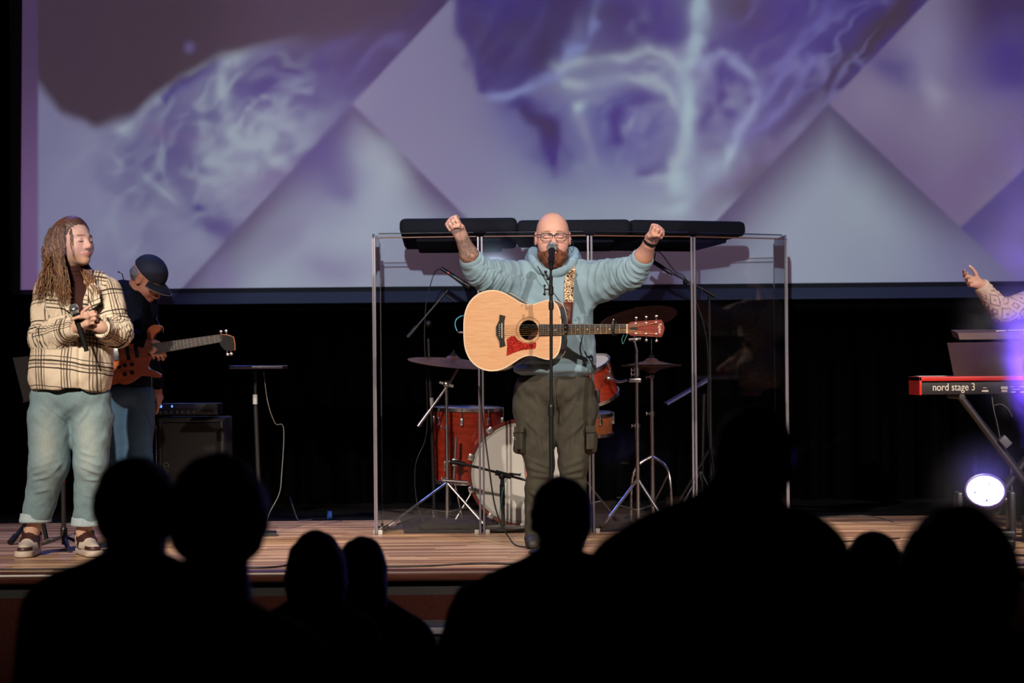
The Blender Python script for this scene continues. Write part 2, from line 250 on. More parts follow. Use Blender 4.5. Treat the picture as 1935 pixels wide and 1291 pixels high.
# ------------------------------------------------------------------ mesh building
def basis(d, up=(0, 0, 1)):
    d = Vector(d).normalized(); u = Vector(up)
    if abs(d.dot(u)) > .98: u = Vector((1, 0, 0))
    s = d.cross(u).normalized(); t = s.cross(d).normalized()
    return s, t, d
class MB:
    def __init__(s): s.v = []; s.f = []; s.sm = []
    def add(s, vs, fs, smooth=False):
        o = len(s.v); s.v += [tuple(p) for p in vs]; s.f += [tuple(i + o for i in f) for f in fs]; s.sm += [smooth] * len(fs); return s
    def box(s, c, h, R=None, bev=0.0):
        """c centre, h half sizes, R 3x3 (columns are the axes), bev corner chamfer"""
        c = Vector(c); R = R or Matrix.Identity(3); hx, hy, hz = h
        if bev <= 0:
            vs = [c + R @ Vector((x * hx, y * hy, z * hz)) for z in (-1, 1) for y in (-1, 1) for x in (-1, 1)]
            return s.add(vs, [(0, 2, 3, 1), (4, 5, 7, 6), (0, 1, 5, 4), (2, 6, 7, 3), (0, 4, 6, 2), (1, 3, 7, 5)])
        bm = bmesh.new(); bmesh.ops.create_cube(bm, size=2)
        for q in bm.verts: q.co = Vector((q.co.x * hx, q.co.y * hy, q.co.z * hz))
        bmesh.ops.bevel(bm, geom=bm.edges[:], offset=min(bev, .95 * min(h)), segments=3, profile=.5, affect='EDGES')
        bm.verts.index_update()
        s.add([c + R @ q.co for q in bm.verts], [[q.index for q in f.verts] for f in bm.faces], True); bm.free(); return s
    def tube(s, pts, r, n=8, caps=True, smooth=True, flat=1.0, up=(0, 0, 1)):
        pts = [Vector(p) for p in pts]; m = len(pts); rs = r if isinstance(r, (list, tuple)) else [r] * m
        if len(rs) != m: rs = [rs[0] + (rs[-1] - rs[0]) * i / (m - 1) for i in range(m)]
        vs = []; prev = None
        for i, p in enumerate(pts):
            d = (pts[min(i + 1, m - 1)] - pts[max(i - 1, 0)])
            if d.length < 1e-9: d = Vector((0, 0, 1))
            if prev is None: a, b, d = basis(d, up)
            else:
                d = d.normalized(); a = (prev - d * prev.dot(d)).normalized(); b = a.cross(d) * -1
            prev = a; b = d.cross(a)
            for k in range(n):
                t = 2 * PI * k / n; vs.append(p + a * (rs[i] * math.cos(t)) + b * (rs[i] * flat * math.sin(t)))
        fs = [(i * n + k, i * n + (k + 1) % n, (i + 1) * n + (k + 1) % n, (i + 1) * n + k) for i in range(m - 1) for k in range(n)]
        s.add(vs, fs, smooth)
        if caps:
            s.add(vs[:n], [tuple(range(n - 1, -1, -1))]); s.add(vs[-n:], [tuple(range(n))])
        return s
    def lathe(s, base, axis, prof, n=24, smooth=True, up=(0, 0, 1)):
        """prof: (radius, height along axis)"""
        a, b, d = basis(axis, up); base = Vector(base)
        for i in range(len(prof) - 1):
            vs = []
            for (r, h) in prof[i:i + 2]:
                for k in range(n):
                    t = 2 * PI * k / n; vs.append(base + d * h + (a * math.cos(t) + b * math.sin(t)) * max(r, 1e-5))
            s.add(vs, [(k, (k + 1) % n, n + (k + 1) % n, n + k) for k in range(n)], smooth)
        return s
    def ball(s, c, r, n=10, R=None):
        c = Vector(c); R = R or Matrix.Identity(3); r = r if isinstance(r, (tuple, list)) else (r, r, r); m = n // 2 + 1; vs = []
        for i in range(m + 1):
            ph = PI * i / m
            for k in range(n):
                t = 2 * PI * k / n; vs.append(c + R @ Vector((r[0] * math.sin(ph) * math.cos(t), r[1] * math.sin(ph) * math.sin(t), r[2] * math.cos(ph))))
        return s.add(vs, [(i * n + k, (i + 1) * n + k, (i + 1) * n + (k + 1) % n, i * n + (k + 1) % n) for i in range(m) for k in range(n)], True)
    def poly(s, pts, thick, o=(0, 0, 0), R=None, z0=0.0, smooth_side=False):
        """pts: 2D outline (ccw) in the local xy plane, extruded z0 .. z0+thick"""
        o = Vector(o); R = R or Matrix.Identity(3); n = len(pts)
        lo = [o + R @ Vector((p[0], p[1], z0)) for p in pts]; hi = [o + R @ Vector((p[0], p[1], z0 + thick)) for p in pts]
        s.add(lo, [tuple(range(n - 1, -1, -1))]); s.add(hi, [tuple(range(n))])
        return s.add(lo + hi, [(k, (k + 1) % n, n + (k + 1) % n, n + k) for k in range(n)], smooth_side)
    def ring2(s, outer, inner, thick, o, R, z0=0.0):
        o = Vector(o); n = len(outer); P = lambda q, z: o + R @ Vector((q[0], q[1], z))
        vs = [P(q, z0) for q in outer] + [P(q, z0) for q in inner] + [P(q, z0 + thick) for q in outer] + [P(q, z0 + thick) for q in inner]
        fs = []
        for k in range(n):
            j = (k + 1) % n
            fs += [(k, n + k, n + j, j), (2 * n + k, 2 * n + j, 3 * n + j, 3 * n + k), (k, j, 2 * n + j, 2 * n + k), (n + k, 3 * n + k, 3 * n + j, n + j)]
        return s.add(vs, fs)
    def build(s, name, m, parent=None):
        me = bpy.data.meshes.new(name); me.from_pydata(s.v, [], s.f); me.update()
        me.polygons.foreach_set('use_smooth', s.sm)
        bm = bmesh.new(); bm.from_mesh(me); bmesh.ops.recalc_face_normals(bm, faces=bm.faces); bm.to_mesh(me); bm.free()
        me.materials.append(m); return link(name, me, parent)
def link(name, data, parent=None):
    o = bpy.data.objects.new(name, data); COL.objects.link(o)
    if parent is not None:
        o.parent = parent; o.matrix_parent_inverse = Matrix.Translation(-Vector(base_of(parent)))
    return o
def base_of(o):
    b = Vector((0, 0, 0))
    while o is not None:
        if o.type == 'EMPTY': b = b + Vector(o.location)
        o = None
    return b
def tag(o, label=None, cat=None, group=None, kind=None):
    for k, v in (('label', label), ('category', cat), ('group', group), ('kind', kind)):
        if v: o[k] = v
    return o
def thing(name, loc, label, cat, group=None):
    o = bpy.data.objects.new(name, None); COL.objects.link(o); o.location = loc; o.empty_display_size = .1
    return tag(o, label, cat, group)
def text(name, s_, loc, size, m, parent=None, R=None, extrude=.001, align='LEFT', squash=1.0):
    cu = bpy.data.curves.new(name, 'FONT'); cu.body = s_; cu.size = size; cu.extrude = extrude; cu.align_x = align; cu.materials.append(m)
    cu.space_character = 1.0
    o = bpy.data.objects.new(name, cu); COL.objects.link(o)
    R = R or Matrix(((1, 0, 0), (0, 0, -1), (0, 1, 0)))            # upright, facing the hall
    mw = Matrix.Translation(Vector(loc)) @ R.to_4x4() @ Matrix.Diagonal((squash, 1, 1, 1))
    if parent is not None: mw = Matrix.Translation(-base_of(parent)) @ mw
    me = bpy.data.meshes.new_from_object(o.evaluated_get(bpy.context.evaluated_depsgraph_get())); bpy.data.objects.remove(o); me.name = name
    if not me.materials: me.materials.append(m)
    o = bpy.data.objects.new(name, me); COL.objects.link(o); o.parent = parent; o.matrix_local = mw
    return o
def Rz(a): return Matrix.Rotation(a, 3, 'Z')
FACE = Matrix(((1, 0, 0), (0, 0, -1), (0, 1, 0)))                  # local xy plane upright, local z towards the hall

# ------------------------------------------------------------------ the stage
def structure():
    YF, YB = 11.26, 14.85
    # wooden boards
    m = mat('stage_boards', (150, 112, 92), .36, spec=.45); nt, x, b = nodes_of(m)
    tc = nt.nodes.new('ShaderNodeTexCoord'); v = tc.outputs['Object']
    px_, py_, pz_ = x.sep(v)
    row = x.m('FLOOR', x.m('DIVIDE', py_, .064)); fr = x.m('FRACT', x.m('DIVIDE', py_, .064))
    rv = nt.nodes.new('ShaderNodeTexWhiteNoise'); rv.noise_dimensions = '1D'; x.put(rv.inputs['W'], row)
    xo = x.m('MULTIPLY_ADD', rv.outputs['Value'], 3.7, px_)
    brd = nt.nodes.new('ShaderNodeTexWhiteNoise'); brd.noise_dimensions = '2D'; x.put(brd.inputs['Vector'], x.xyz(row, x.m('FLOOR', x.m('DIVIDE', xo, .9))))
    gr = x.noise(x.xyz(x.m('MULTIPLY', xo, 1.2), x.m('MULTIPLY', py_, 34), row), 3.0, 4, .6)
    t = x.m('ADD', x.m('MULTIPLY', brd.outputs['Value'], .55), x.m('MULTIPLY', gr, .6))
    c = x.mix(x.ss(t, .2, .95), lin(132, 90, 68), lin(232, 190, 150))
    gap = x.m('MULTIPLY', x.ss(fr, .0, .05), x.m('SUBTRACT', 1, x.ss(fr, .95, 1.0)))
    c = x.mix(gap, lin(45, 28, 24), c)
    scr = x.ss(x.noise(x.vm('MULTIPLY', v, (6, 30, 1)), 5, 4, .7), .66, .75)
    c = x.mix(x.m('MULTIPLY', scr, .5), c, lin(200, 165, 140))
    nt.links.new(c, b.inputs['Base Color'])
    nt.links.new(x.m('MULTIPLY_ADD', gr, .25, .22), b.inputs['Roughness'])
    tag(MB().box((0, (YF + YB) / 2, -.02), (5.5, (YB - YF) / 2, .02)).build('floor_boards', m), 'warm brown wooden boards covering the front of the stage', kind='structure')
    tag(MB().box((0, (YB + 17.0) / 2, -.02), (5.5, (17.0 - YB) / 2, .02)).build('floor_rear', mat('black_carpet', (.003, .003, .004), .95, spec=.1, bump=.3, bscale=300)), 'black carpet on the rear of the stage', kind='structure')
    # front edge: rounded nosing, black strip with the gap's shade in its colour, carpeted riser
    pr = [(YF + .03, .0005), (YF - .012, 0), (YF - .022, -.006), (YF - .026, -.02), (YF - .022, -.045), (YF - .01, -.058), (YF + .03, -.058)]
    tr = MB(); n = len(pr); tr.add([(-5.5, a, z) for a, z in pr] + [(5.5, a, z) for a, z in pr], [(k, k + 1, n + k + 1, n + k) for k in range(n - 1)], True)
    tag(tr.build('trim_1', mat('edge_wood', (60, 32, 24), .35, var=.3, vscale=8, stretch=(.4, 8, 8))), 'rounded brown wooden nosing along the stage front edge', kind='structure')
    tag(MB().box((0, YF + .05, -.09), (5.5, .03, .035)).build('trim_2', mat('gap_shade', (.004, .003, .003), .9)), 'black strip for the shade in the gap under the stage nosing', kind='structure')
    tag(MB().box((0, YF + .02, -.53), (5.5, .015, .41)).build('wall_front', mat('riser_carpet', (40, 15, 11), .95, spec=.1, var=.35, vscale=160, bump=.4, bscale=400)), 'red-brown carpeted riser below the stage edge', kind='structure')
    tag(MB().box((0, 5.5, -.97), (5.5, 5.9, .02)).build('floor_hall', mat('hall_carpet', (.006, .005, .006), .95, spec=.1)), 'dark carpet of the hall in front of the stage', kind='structure')
    # rear wall and curtain
    tag(MB().box((0, 17.05, 2.5), (6.2, .05, 3.5)).build('wall_back', mat('black_wall', (.003, .003, .004), .9, spec=.1)), 'black wall behind the stage curtain', kind='structure')
    tag(MB().box((-5.55, 14, 2.5), (.05, 3.1, 3.5)).build('wall_left', mat('black_wall', (0, 0, 0))), 'black side wall left of the stage', kind='structure')
    tag(MB().box((5.55, 14, 2.5), (.05, 3.1, 3.5)).build('wall_right', mat('black_wall', (0, 0, 0))), 'black side wall right of the stage', kind='structure')
    def drape(name, x0, x1, z0, z1, y, label, cat='curtain'):
        nn = int((x1 - x0) / .03); vs = []; fs = []
        for i in range(nn + 1):
            xx = x0 + (x1 - x0) * i / nn
            w = .045 * math.sin(xx * 2 * PI / .21 + .8 * math.sin(xx * 3.1)) + .02 * math.sin(xx * 2 * PI / .083)
            for z, g in ((z0, 1.15), (z1, .9)): vs.append((xx, y + w * g, z))
        fs = [(2 * i, 2 * i + 2, 2 * i + 3, 2 * i + 1) for i in range(nn)]
        o = MB().add(vs, fs, True).build(name, M_CURT); sm = o.modifiers.new('thickness', 'SOLIDIFY'); sm.thickness = .008
        return tag(o, label, cat)
    drape('stage_curtain', -5.4, 5.4, 0.005, 5.6, 16.72, 'black velour curtain hanging across the back of the stage')
    drape('side_curtain', -5.2, W(20, 500, 15.9).x, 0.005, 5.6, 15.9, 'black side curtain hanging left of the projection screen')
    # projection screen
    y = SCR_Y; L = W(39, 543, y).x; Lt = W(42.5, 0, y).x; zb = W(967, 540, y).z
    t = thing('projection_screen', (1.2, y, zb), 'wide white projection screen showing blue smoke clouds in diagonal tiles', 'screen')
    R_ = 3.6; top = 5.3; wob = (Lt - L) / (W(42, 0, y).z - zb)
    mf = mat('screen_fabric', (.80, .79, .80), .9, spec=.1, bump=.05, bscale=600)
    MB().poly([(L, zb), (R_, zb), (R_, top), (L + wob * (top - zb), top)], .01, (0, y, 0), FACE).build('screen_fabric', mf, t)
    zc = zb - 9 / FPX * y
    MB().poly([(L - .12, zc), (R_ + .1, zc), (R_ + .1, zb), (L - .1, zb)], .016, (0, y, 0), FACE).build('bottom_border', mat('screen_border', (.0035, .0035, .005), .8), t)
    zd = zc - 21 / FPX * y
    MB().poly([(L + .9, zd), (R_ + .1, zd), (R_ + .1, zc), (L + .9, zc)], .012, (0, y, 0), FACE).build('lower_drop', mat('screen_drop', (.055, .060, .10), .9, spec=.1), t)
    MB().poly([(L - .12, zc), (L, zc), (L + wob * (top - zc), top), (L - .12, top)], .014, (0, y, 0), FACE).build('side_border', MATS['screen_border'], t)
    # a step at the foot of the stage whose pale nosing catches some light
    t = thing('stage_step', W(820, 1200, 10.7), 'low dark step in front of the stage with a pale edge strip', 'step')
    a = W(770, 1193, 10.7); b_ = W(900, 1193, 10.7)
    MB().box(((a.x + b_.x) / 2, 10.95, (a.z - .95) / 2), ((b_.x - a.x) / 2, .25, (a.z + .95) / 2 - .004)).build('body', mat('step_carpet', (.006, .005, .007), .95), t)
    MB().box(((a.x + b_.x) / 2, 10.70, a.z), ((b_.x - a.x) / 2, .012, .014), bev=.004).build('nosing', mat('step_nosing', (.20, .19, .22), .6), t)
structure()
# ------------------------------------------------------------------ bodies: smooth blended solids meshed as one surface
A3 = lambda v: np.array(v, dtype=np.float64)
A32 = lambda v: np.array(v, dtype=np.float32)
def fr_from(yaw=0.0, pitch=0.0, roll=0.0):
    """head/chest frame: columns are photo-right, forward (towards the hall), up. yaw>0 turns to photo right, pitch>0 lifts the chin"""
    f = A3((math.sin(yaw), -math.cos(yaw), 0)); r = A3((math.cos(yaw), math.sin(yaw), 0)); u = A3((0, 0, 1.0))
    f2 = f * math.cos(pitch) + u * math.sin(pitch); u2 = u * math.cos(pitch) - f * math.sin(pitch)
    r3 = r * math.cos(roll) + u2 * math.sin(roll); u3 = u2 * math.cos(roll) - r * math.sin(roll)
    return np.stack([r3, f2, u3], 1)
class Sdf:
    def __init__(s): s.p = []; s.disp = None
    def cap(s, a, b, ra, rb=None, k=.02, op=1):
        a = A3(a); b = A3(b); rb = ra if rb is None else rb; c = (a + b) / 2
        s.p.append(('c', (a, b, ra, rb), k, op, c, np.linalg.norm(a - b) / 2 + max(ra, rb))); return s
    def chain(s, pts, rs, k=.02, op=1):
        for i in range(len(pts) - 1): s.cap(pts[i], pts[i + 1], rs[i], rs[i + 1], k, op)
        return s
    def ell(s, c, r, R=None, k=.02, op=1):
        s.p.append(('e', (A3(c), A3(r), np.eye(3) if R is None else R), k, op, A3(c), max(r))); return s
    def box(s, c, h, R=None, rd=.01, k=.01, op=1):
        s.p.append(('b', (A3(c), A3(h), np.eye(3) if R is None else R, rd), k, op, A3(c), float(np.linalg.norm(h)))); return s
    def fn(s, f, k=.005, op=0):
        s.p.append(('f', f, k, op, A3((0, 0, 0)), 1e9)); return s
    def plane(s, p, n, k=.004):           # keeps the side the normal points away from
        p = A3(p); n = A3(n); n = n / np.linalg.norm(n); return s.fn(lambda P: (P - p) @ n, k, 0)
    def ev1(s, q, P):
        kd, d = q[0], q[1]
        if kd == 'c':
            a, b, ra, rb = d; a = a.astype(P.dtype); b = b.astype(P.dtype); ba = b - a; pa = P - a; t = np.clip(pa @ ba / max(ba @ ba, 1e-12), 0, 1)
            w = pa - t[:, None] * ba; return np.sqrt(np.einsum('ij,ij->i', w, w)) - (ra + (rb - ra) * t)
        if kd == 'e':
            c, r, R = d; c = c.astype(P.dtype); r = r.astype(P.dtype); R = R.astype(P.dtype); l = (P - c) @ R; k0 = np.sqrt((((l / r)) ** 2).sum(1)); k1 = np.sqrt(((l / r ** 2) ** 2).sum(1))
            return np.where(k1 > 1e-9, k0 * (k0 - 1) / np.maximum(k1, 1e-9), -min(r))
        if kd == 'b':
            c, h, R, rd = d; c = c.astype(P.dtype); h = h.astype(P.dtype); R = R.astype(P.dtype); l = np.abs((P - c) @ R) - (h - rd)
            return np.sqrt((np.maximum(l, 0) ** 2).sum(1)) + np.minimum(l.max(1), 0) - rd
        return d(P)
    def ev(s, P, use=None):
        d = np.full(len(P), 1e3, P.dtype)
        for j, q in enumerate(s.p):
            if use is not None and not use[j]: continue
            e = s.ev1(q, P); k = max(q[2], 1e-6)
            if q[3] == 1:
                h = np.clip((d - e) * (.5 / k) + .5, 0, 1); d = d + (e - d) * h - k * h * (1 - h)
            else:
                e = -e if q[3] == -1 else e
                h = np.clip((e - d) * (.5 / k) + .5, 0, 1); d = d + (e - d) * h + k * h * (1 - h)
        return d
    def mesh(s, h):
        U = [q for q in s.p if q[3] == 1]
        lo = np.min([q[4] - q[5] for q in U], 0) - 4 * h; hi = np.max([q[4] + q[5] for q in U], 0) + 4 * h
        B = 8; nb = np.ceil((hi - lo) / (h * B)).astype(int); n = nb * B + 1
        rad = h * B * math.sqrt(3) / 2; lim = rad * 1.12 + .004
        gi = np.stack(np.meshgrid(*[np.arange(q) for q in nb], indexing='ij'), -1).reshape(-1, 3)
        cen = (lo + (gi + .5) * (B * h)).astype(np.float32); dc = s.ev(cen)
        D = np.where(dc < 0, -1.0, 1.0).astype(np.float32).reshape(nb)
        D = np.repeat(np.repeat(np.repeat(D, B, 0), B, 1), B, 2); D = np.pad(D, ((0, 1),) * 3, constant_values=1.0)
        off = (np.stack(np.meshgrid(*[np.arange(B + 1)] * 3, indexing='ij'), -1).reshape(-1, 3) * h).astype(np.float32)
        nr = np.abs(dc) < lim; gi = gi[nr]; cen = cen[nr]; dn = dc[nr]
        use = np.ones((len(cen), len(s.p)), bool)
        for j, q in enumerate(s.p):
            e = s.ev1(q, cen)
            if q[3] == 1: use[:, j] = e < np.maximum(dn, 0) + 2.2 * rad + 2 * q[2] + .01
            else: use[:, j] = (-e if q[3] == -1 else e) > -(2.2 * rad + 2 * q[2] + .03)
        lo32 = lo.astype(np.float32)
        for g, us in zip(gi, use):
            i, j, k = g * B
            P = (lo + g * (B * h)).astype(np.float32) + off; e = s.ev(P, us)
            D[i:i + B + 1, j:j + B + 1, k:k + B + 1] = e.reshape(B + 1, B + 1, B + 1)
        I = D < 0; sh = tuple(q - 1 for q in n)
        cnt = np.zeros(sh, np.int8)
        cor = [(i, j, k) for i in (0, 1) for j in (0, 1) for k in (0, 1)]
        V = lambda A_, o: A_[o[0]:o[0] + sh[0], o[1]:o[1] + sh[1], o[2]:o[2] + sh[2]]
        for o in cor: cnt += V(I, o)
        cells = np.argwhere((cnt > 0) & (cnt < 8))
        acc = np.zeros((len(cells), 3)); num = np.zeros(len(cells))
        for a in cor:
            for ax in range(3):
                if a[ax] == 1: continue
                b = list(a); b[ax] = 1
                da = D[cells[:, 0] + a[0], cells[:, 1] + a[1], cells[:, 2] + a[2]]; db = D[cells[:, 0] + b[0], cells[:, 1] + b[1], cells[:, 2] + b[2]]
                x_ = (da < 0) != (db < 0); t = np.where(x_, da / np.where(x_, da - db, 1), 0)
                p = np.tile(A3(a), (len(cells), 1)); p[:, ax] += t
                acc += p * x_[:, None]; num += x_
        vs = lo + (cells + acc / num[:, None]) * h
        idx = np.full(sh, -1, np.int32); idx[cells[:, 0], cells[:, 1], cells[:, 2]] = np.arange(len(cells))
        fs = []
        for ax in range(3):
            b_, c_ = (ax + 1) % 3, (ax + 2) % 3
            s0 = [slice(1, n[q] - 1) for q in range(3)]; s0[ax] = slice(0, n[ax] - 1); s1 = list(s0); s1[ax] = slice(1, n[ax])
            i0 = I[tuple(s0)]; i1 = I[tuple(s1)]; e = np.argwhere(i0 != i1); pos = i0[e[:, 0], e[:, 1], e[:, 2]]
            e = e + np.array([0 if q == ax else 1 for q in range(3)])
            def cell(db, dc_):
                w = e.copy(); w[:, b_] -= db; w[:, c_] -= dc_; return idx[w[:, 0], w[:, 1], w[:, 2]]
            q4 = np.stack([cell(1, 1), cell(0, 1), cell(0, 0), cell(1, 0)], 1); q4[~pos] = q4[~pos][:, ::-1]; fs.append(q4)
        fs = np.concatenate(fs); fs = fs[(fs >= 0).all(1)]
        return vs, fs
def sdf_obj(name, s, h, m, parent, color=None, uv=None):
    vs, fs = s.mesh(h); me = bpy.data.meshes.new(name)
    me.vertices.add(len(vs)); me.vertices.foreach_set('co', vs.astype(np.float32).ravel())
    me.loops.add(len(fs) * 4); me.loops.foreach_set('vertex_index', fs.astype(np.int32).ravel())
    me.polygons.add(len(fs)); me.polygons.foreach_set('loop_start', np.arange(0, len(fs) * 4, 4, dtype=np.int32))
    me.polygons.foreach_set('use_smooth', np.ones(len(fs), bool)); me.update(calc_edges=True); me.validate()
    if s.disp is not None:
        nv = np.empty(len(vs) * 3, np.float32); me.vertex_normals.foreach_get('vector', nv); vs = vs + nv.reshape(-1, 3) * np.asarray(s.disp(vs))[:, None]
        me.vertices.foreach_set('co', vs.astype(np.float32).ravel()); me.update()
    if color is not None:
        c = np.ones((len(vs), 4), np.float32); c[:, :3] = color(vs); at = me.color_attributes.new('tone', 'FLOAT_COLOR', 'POINT'); at.data.foreach_set('color', c.ravel())
    if uv is not None:
        at = me.attributes.new('weave', 'FLOAT_VECTOR', 'POINT'); at.data.foreach_set('vector', uv(vs).astype(np.float32).ravel())
    me.materials.append(m); return link(name, me, parent)
def wav(P, f, sd=0.0):
    a = P * f
    return (np.sin(a[:, 0] * 1.3 + 2.1 * np.sin(a[:, 2] * .7 + sd) + sd) + np.sin(a[:, 2] * 1.1 + 1.7 * np.sin(a[:, 0] * .9 + a[:, 1] + sd * 2)) + np.sin(a[:, 1] * 1.2 + 1.9 * np.sin(a[:, 2] * .8 + a[:, 0] * .6 + sd))) / 3
def folds(P, a, b, lam, amp, reach=.14, tilt=1.4):
    """creases that run round a limb between a and b"""
    a = A3(a); b = A3(b); ba = b - a; L = np.linalg.norm(ba); u = ba / L; pa = P - a; t = pa @ u
    w = pa - t[:, None] * u; r = np.sqrt((w ** 2).sum(1)); ph = np.arctan2(w[:, 2], w[:, 0] + w[:, 1] * .7)
    wt = np.exp(-(np.maximum(0, np.maximum(-t, t - L)) / .05) ** 2) * np.exp(-(r / reach) ** 4)
    ph0 = (a[0] * 31 + lam * 400) % 6.0
    w2 = np.sin(2 * PI * t / lam + tilt * 1.5 * np.sin(ph + ph0) + 1.1 * np.sin(ph * 2 + t / lam + ph0))
    return amp * wt * (.25 + .75 * np.sin(ph * 1.5 + t * 2.2 / lam + ph0) ** 2) * (1 - 2 * np.abs(w2) ** .7) * .6
def crease(P, a, b, w, amp):
    """one soft ridge with a valley on either side, from a to b"""
    a = A3(a); b = A3(b); ba = b - a; t = np.clip((P - a) @ ba / (ba @ ba), 0, 1); q = P - a - t[:, None] * ba; q[:, 1] *= .35; d = np.sqrt((q ** 2).sum(1)); k = np.sin(PI * np.clip(t, .03, .97)) ** .6
    return amp * k * (1.25 * np.exp(-(d / w) ** 2) - .45 * np.exp(-(d / (2.2 * w)) ** 2))
def head(s, c, R, sc, ears=True):
    """skull, face, nose, closed eyes, lips, ears and neck"""
    c = A3(c); L = lambda x, y, z: c + R @ (A3((x, y, z)) * sc)
    E = lambda p, r, k=.02, op=1: s.ell(L(*p), A3(r) * sc, R, k * sc, op)
    E((0, -.018, .035), (.077, .096, .087)); E((0, .02, -.012), (.067, .074, .088), .03); E((0, .024, -.066), (.055, .060, .048), .03)
    E((0, .070, -.103), (.022, .020, .016), .03)
    for q in (-1, 1):
        E((q * .042, .050, -.030), (.026, .028, .028), .03); E((q * .032, .101, .003), (.021, .013, .012), .012, -1)
        E((q * .032, .0795, .001), (.015, .0115, .0115), .006)
        s.cap(L(q * .014, .087, .020), L(q * .048, .073, .021), .0075 * sc, .006 * sc, .014 * sc)
        E((q * .011, .098, -.037), (.0095, .011, .0075), .008)
        s.cap(L(q * .026, .086, -.066), L(0, .0925, -.0635), .0028 * sc, .0045 * sc, .008 * sc)
        if ears:
            E((q * .081, -.008, -.004), (.009, .020, .032), .012); E((q * .0905, -.004, -.002), (.006, .011, .019), .006, -1)
    s.cap(L(0, .088, .010), L(0, .108, -.030), .0085 * sc, .0125 * sc, .016 * sc)
    E((0, .0875, -.0735), (.018, .008, .0058), .008); s.cap(L(-.022, .098, -.0675), L(.022, .098, -.0675), .0022 * sc, None, .004 * sc, -1)
    return L
def face_lines(S, L, t, brow, lash):
    """eyebrows and closed lashes laid on the face surface"""
    def on(x, z, o=.0008):
        ys = np.linspace(.125, .04, 120); P = np.array([L(x, y, z) for y in ys]); k = int(np.argmax(S.ev(P) < 0)); return Vector(L(x, ys[k] + o, z))
    for q in (-1, 1):
        MB().tube(smooth_path([on(q * .014, .0225), on(q * .026, .0275), on(q * .040, .0265), on(q * .050, .0205)]), [.0030, .0020], 6, flat=.6).build('eyebrow', brow, t)
        MB().tube(smooth_path([on(q * .0185, -.0040), on(q * .026, -.0078), on(q * .034, -.0085), on(q * .042, -.0062), on(q * .0475, -.0020)]), .00115, 5).build('eyelash', lash, t)
def face_paint(c, R, sc, base, lip, brow, flush):
    c = A3(c)
    def f(P):
        l = ((P - c) @ R) / sc; out = np.tile(A3(base), (len(P), 1))
        def put(w, col): out[:] = out * (1 - w[:, None]) + A3(col) * w[:, None]
        g = lambda x, y, z, rx, ry, rz: np.exp(-(((l[:, 0] - x) / rx) ** 2 + ((l[:, 1] - y) / ry) ** 2 + ((l[:, 2] - z) / rz) ** 2))
        for q in (-1, 1):
            put(.55 * g(q * .045, .06, -.03, .026, .05, .028), flush); put(.6 * g(q * .085, -.01, 0, .02, .03, .035), flush)
            put(np.clip(1.5 * g(q * .033, .085, .0235, .019, .03, .0045), 0, 1) * .85, brow)
            put(np.clip(1.6 * g(q * .032, .09, -.0065, .0155, .02, .0025), 0, 1) * .9, (.03, .015, .01))
            put(.35 * g(q * .032, .09, .003, .02, .03, .008), flush)
        put(.5 * g(0, .11, -.032, .02, .02, .016), flush)
        put(np.clip(1.5 * g(0, .094, -.068, .021, .02, .0085), 0, 1) * .9, lip)
        return out
    return f
def hand(s, w, f, n, t, curl, thumb, sc=1.0, spread=.0, rad=1.0):
    """w wrist, f finger direction, n palm normal, t thumb side; curl: four (a,b,c) bends in degrees; thumb: three direction triples in (f,n,t)"""
    w = A3(w); f = A3(f); f = f / np.linalg.norm(f); n = A3(n); n = n - f * (n @ f); n = n / np.linalg.norm(n)
    t0 = np.cross(f, n); t = t0 if t0 @ A3(t) > 0 else -t0
    tips = []
    kn = [.086, .090, .085, .076]; tx = [.030, .010, -.010, -.028]; seg = [(.042, .025, .020), (.046, .029, .021), (.042, .027, .020), (.033, .021, .018)]; rr = [.0098, .0100, .0094, .0082]
    for i in range(4):
        b0 = w + t * tx[i] * .45 * sc; k0 = w + (f * kn[i] + t * tx[i]) * sc
        s.cap(b0 + f * .008 * sc, k0, .0155 * sc * rad, .0125 * sc * rad, .016 * sc)
        p = k0; a = 0.0
        for j in range(3):
            a += math.radians(curl[i][j]); d = f * math.cos(a) + n * math.sin(a) + t * spread * (1.5 - i) * (1 if j == 0 else .6); d = d / np.linalg.norm(d)
            q = p + d * seg[i][j] * sc; r0 = rr[i] * sc * rad * (1 - .08 * j); s.cap(p, q, r0, r0 * .92, .0045 * sc); p = q
        tips.append(p)
    p = w + (f * .022 + t * .024 + n * .008) * sc
    s.cap(w + f * .01 * sc, p, .017 * sc, .016 * sc, .014 * sc)
    for j, (ln, r0) in enumerate(((.042, .0145), (.034, .0112), (.027, .0098))):
        d = f * thumb[j][0] + n * thumb[j][1] + t * thumb[j][2]; d = d / np.linalg.norm(d); q = p + d * ln * sc; s.cap(p, q, r0 * sc * rad, r0 * .86 * sc * rad, .006 * sc); p = q
    s.cap(w - f * .02 * sc, w + f * .02 * sc, .026 * sc, .024 * sc, .02)
    return tips, p

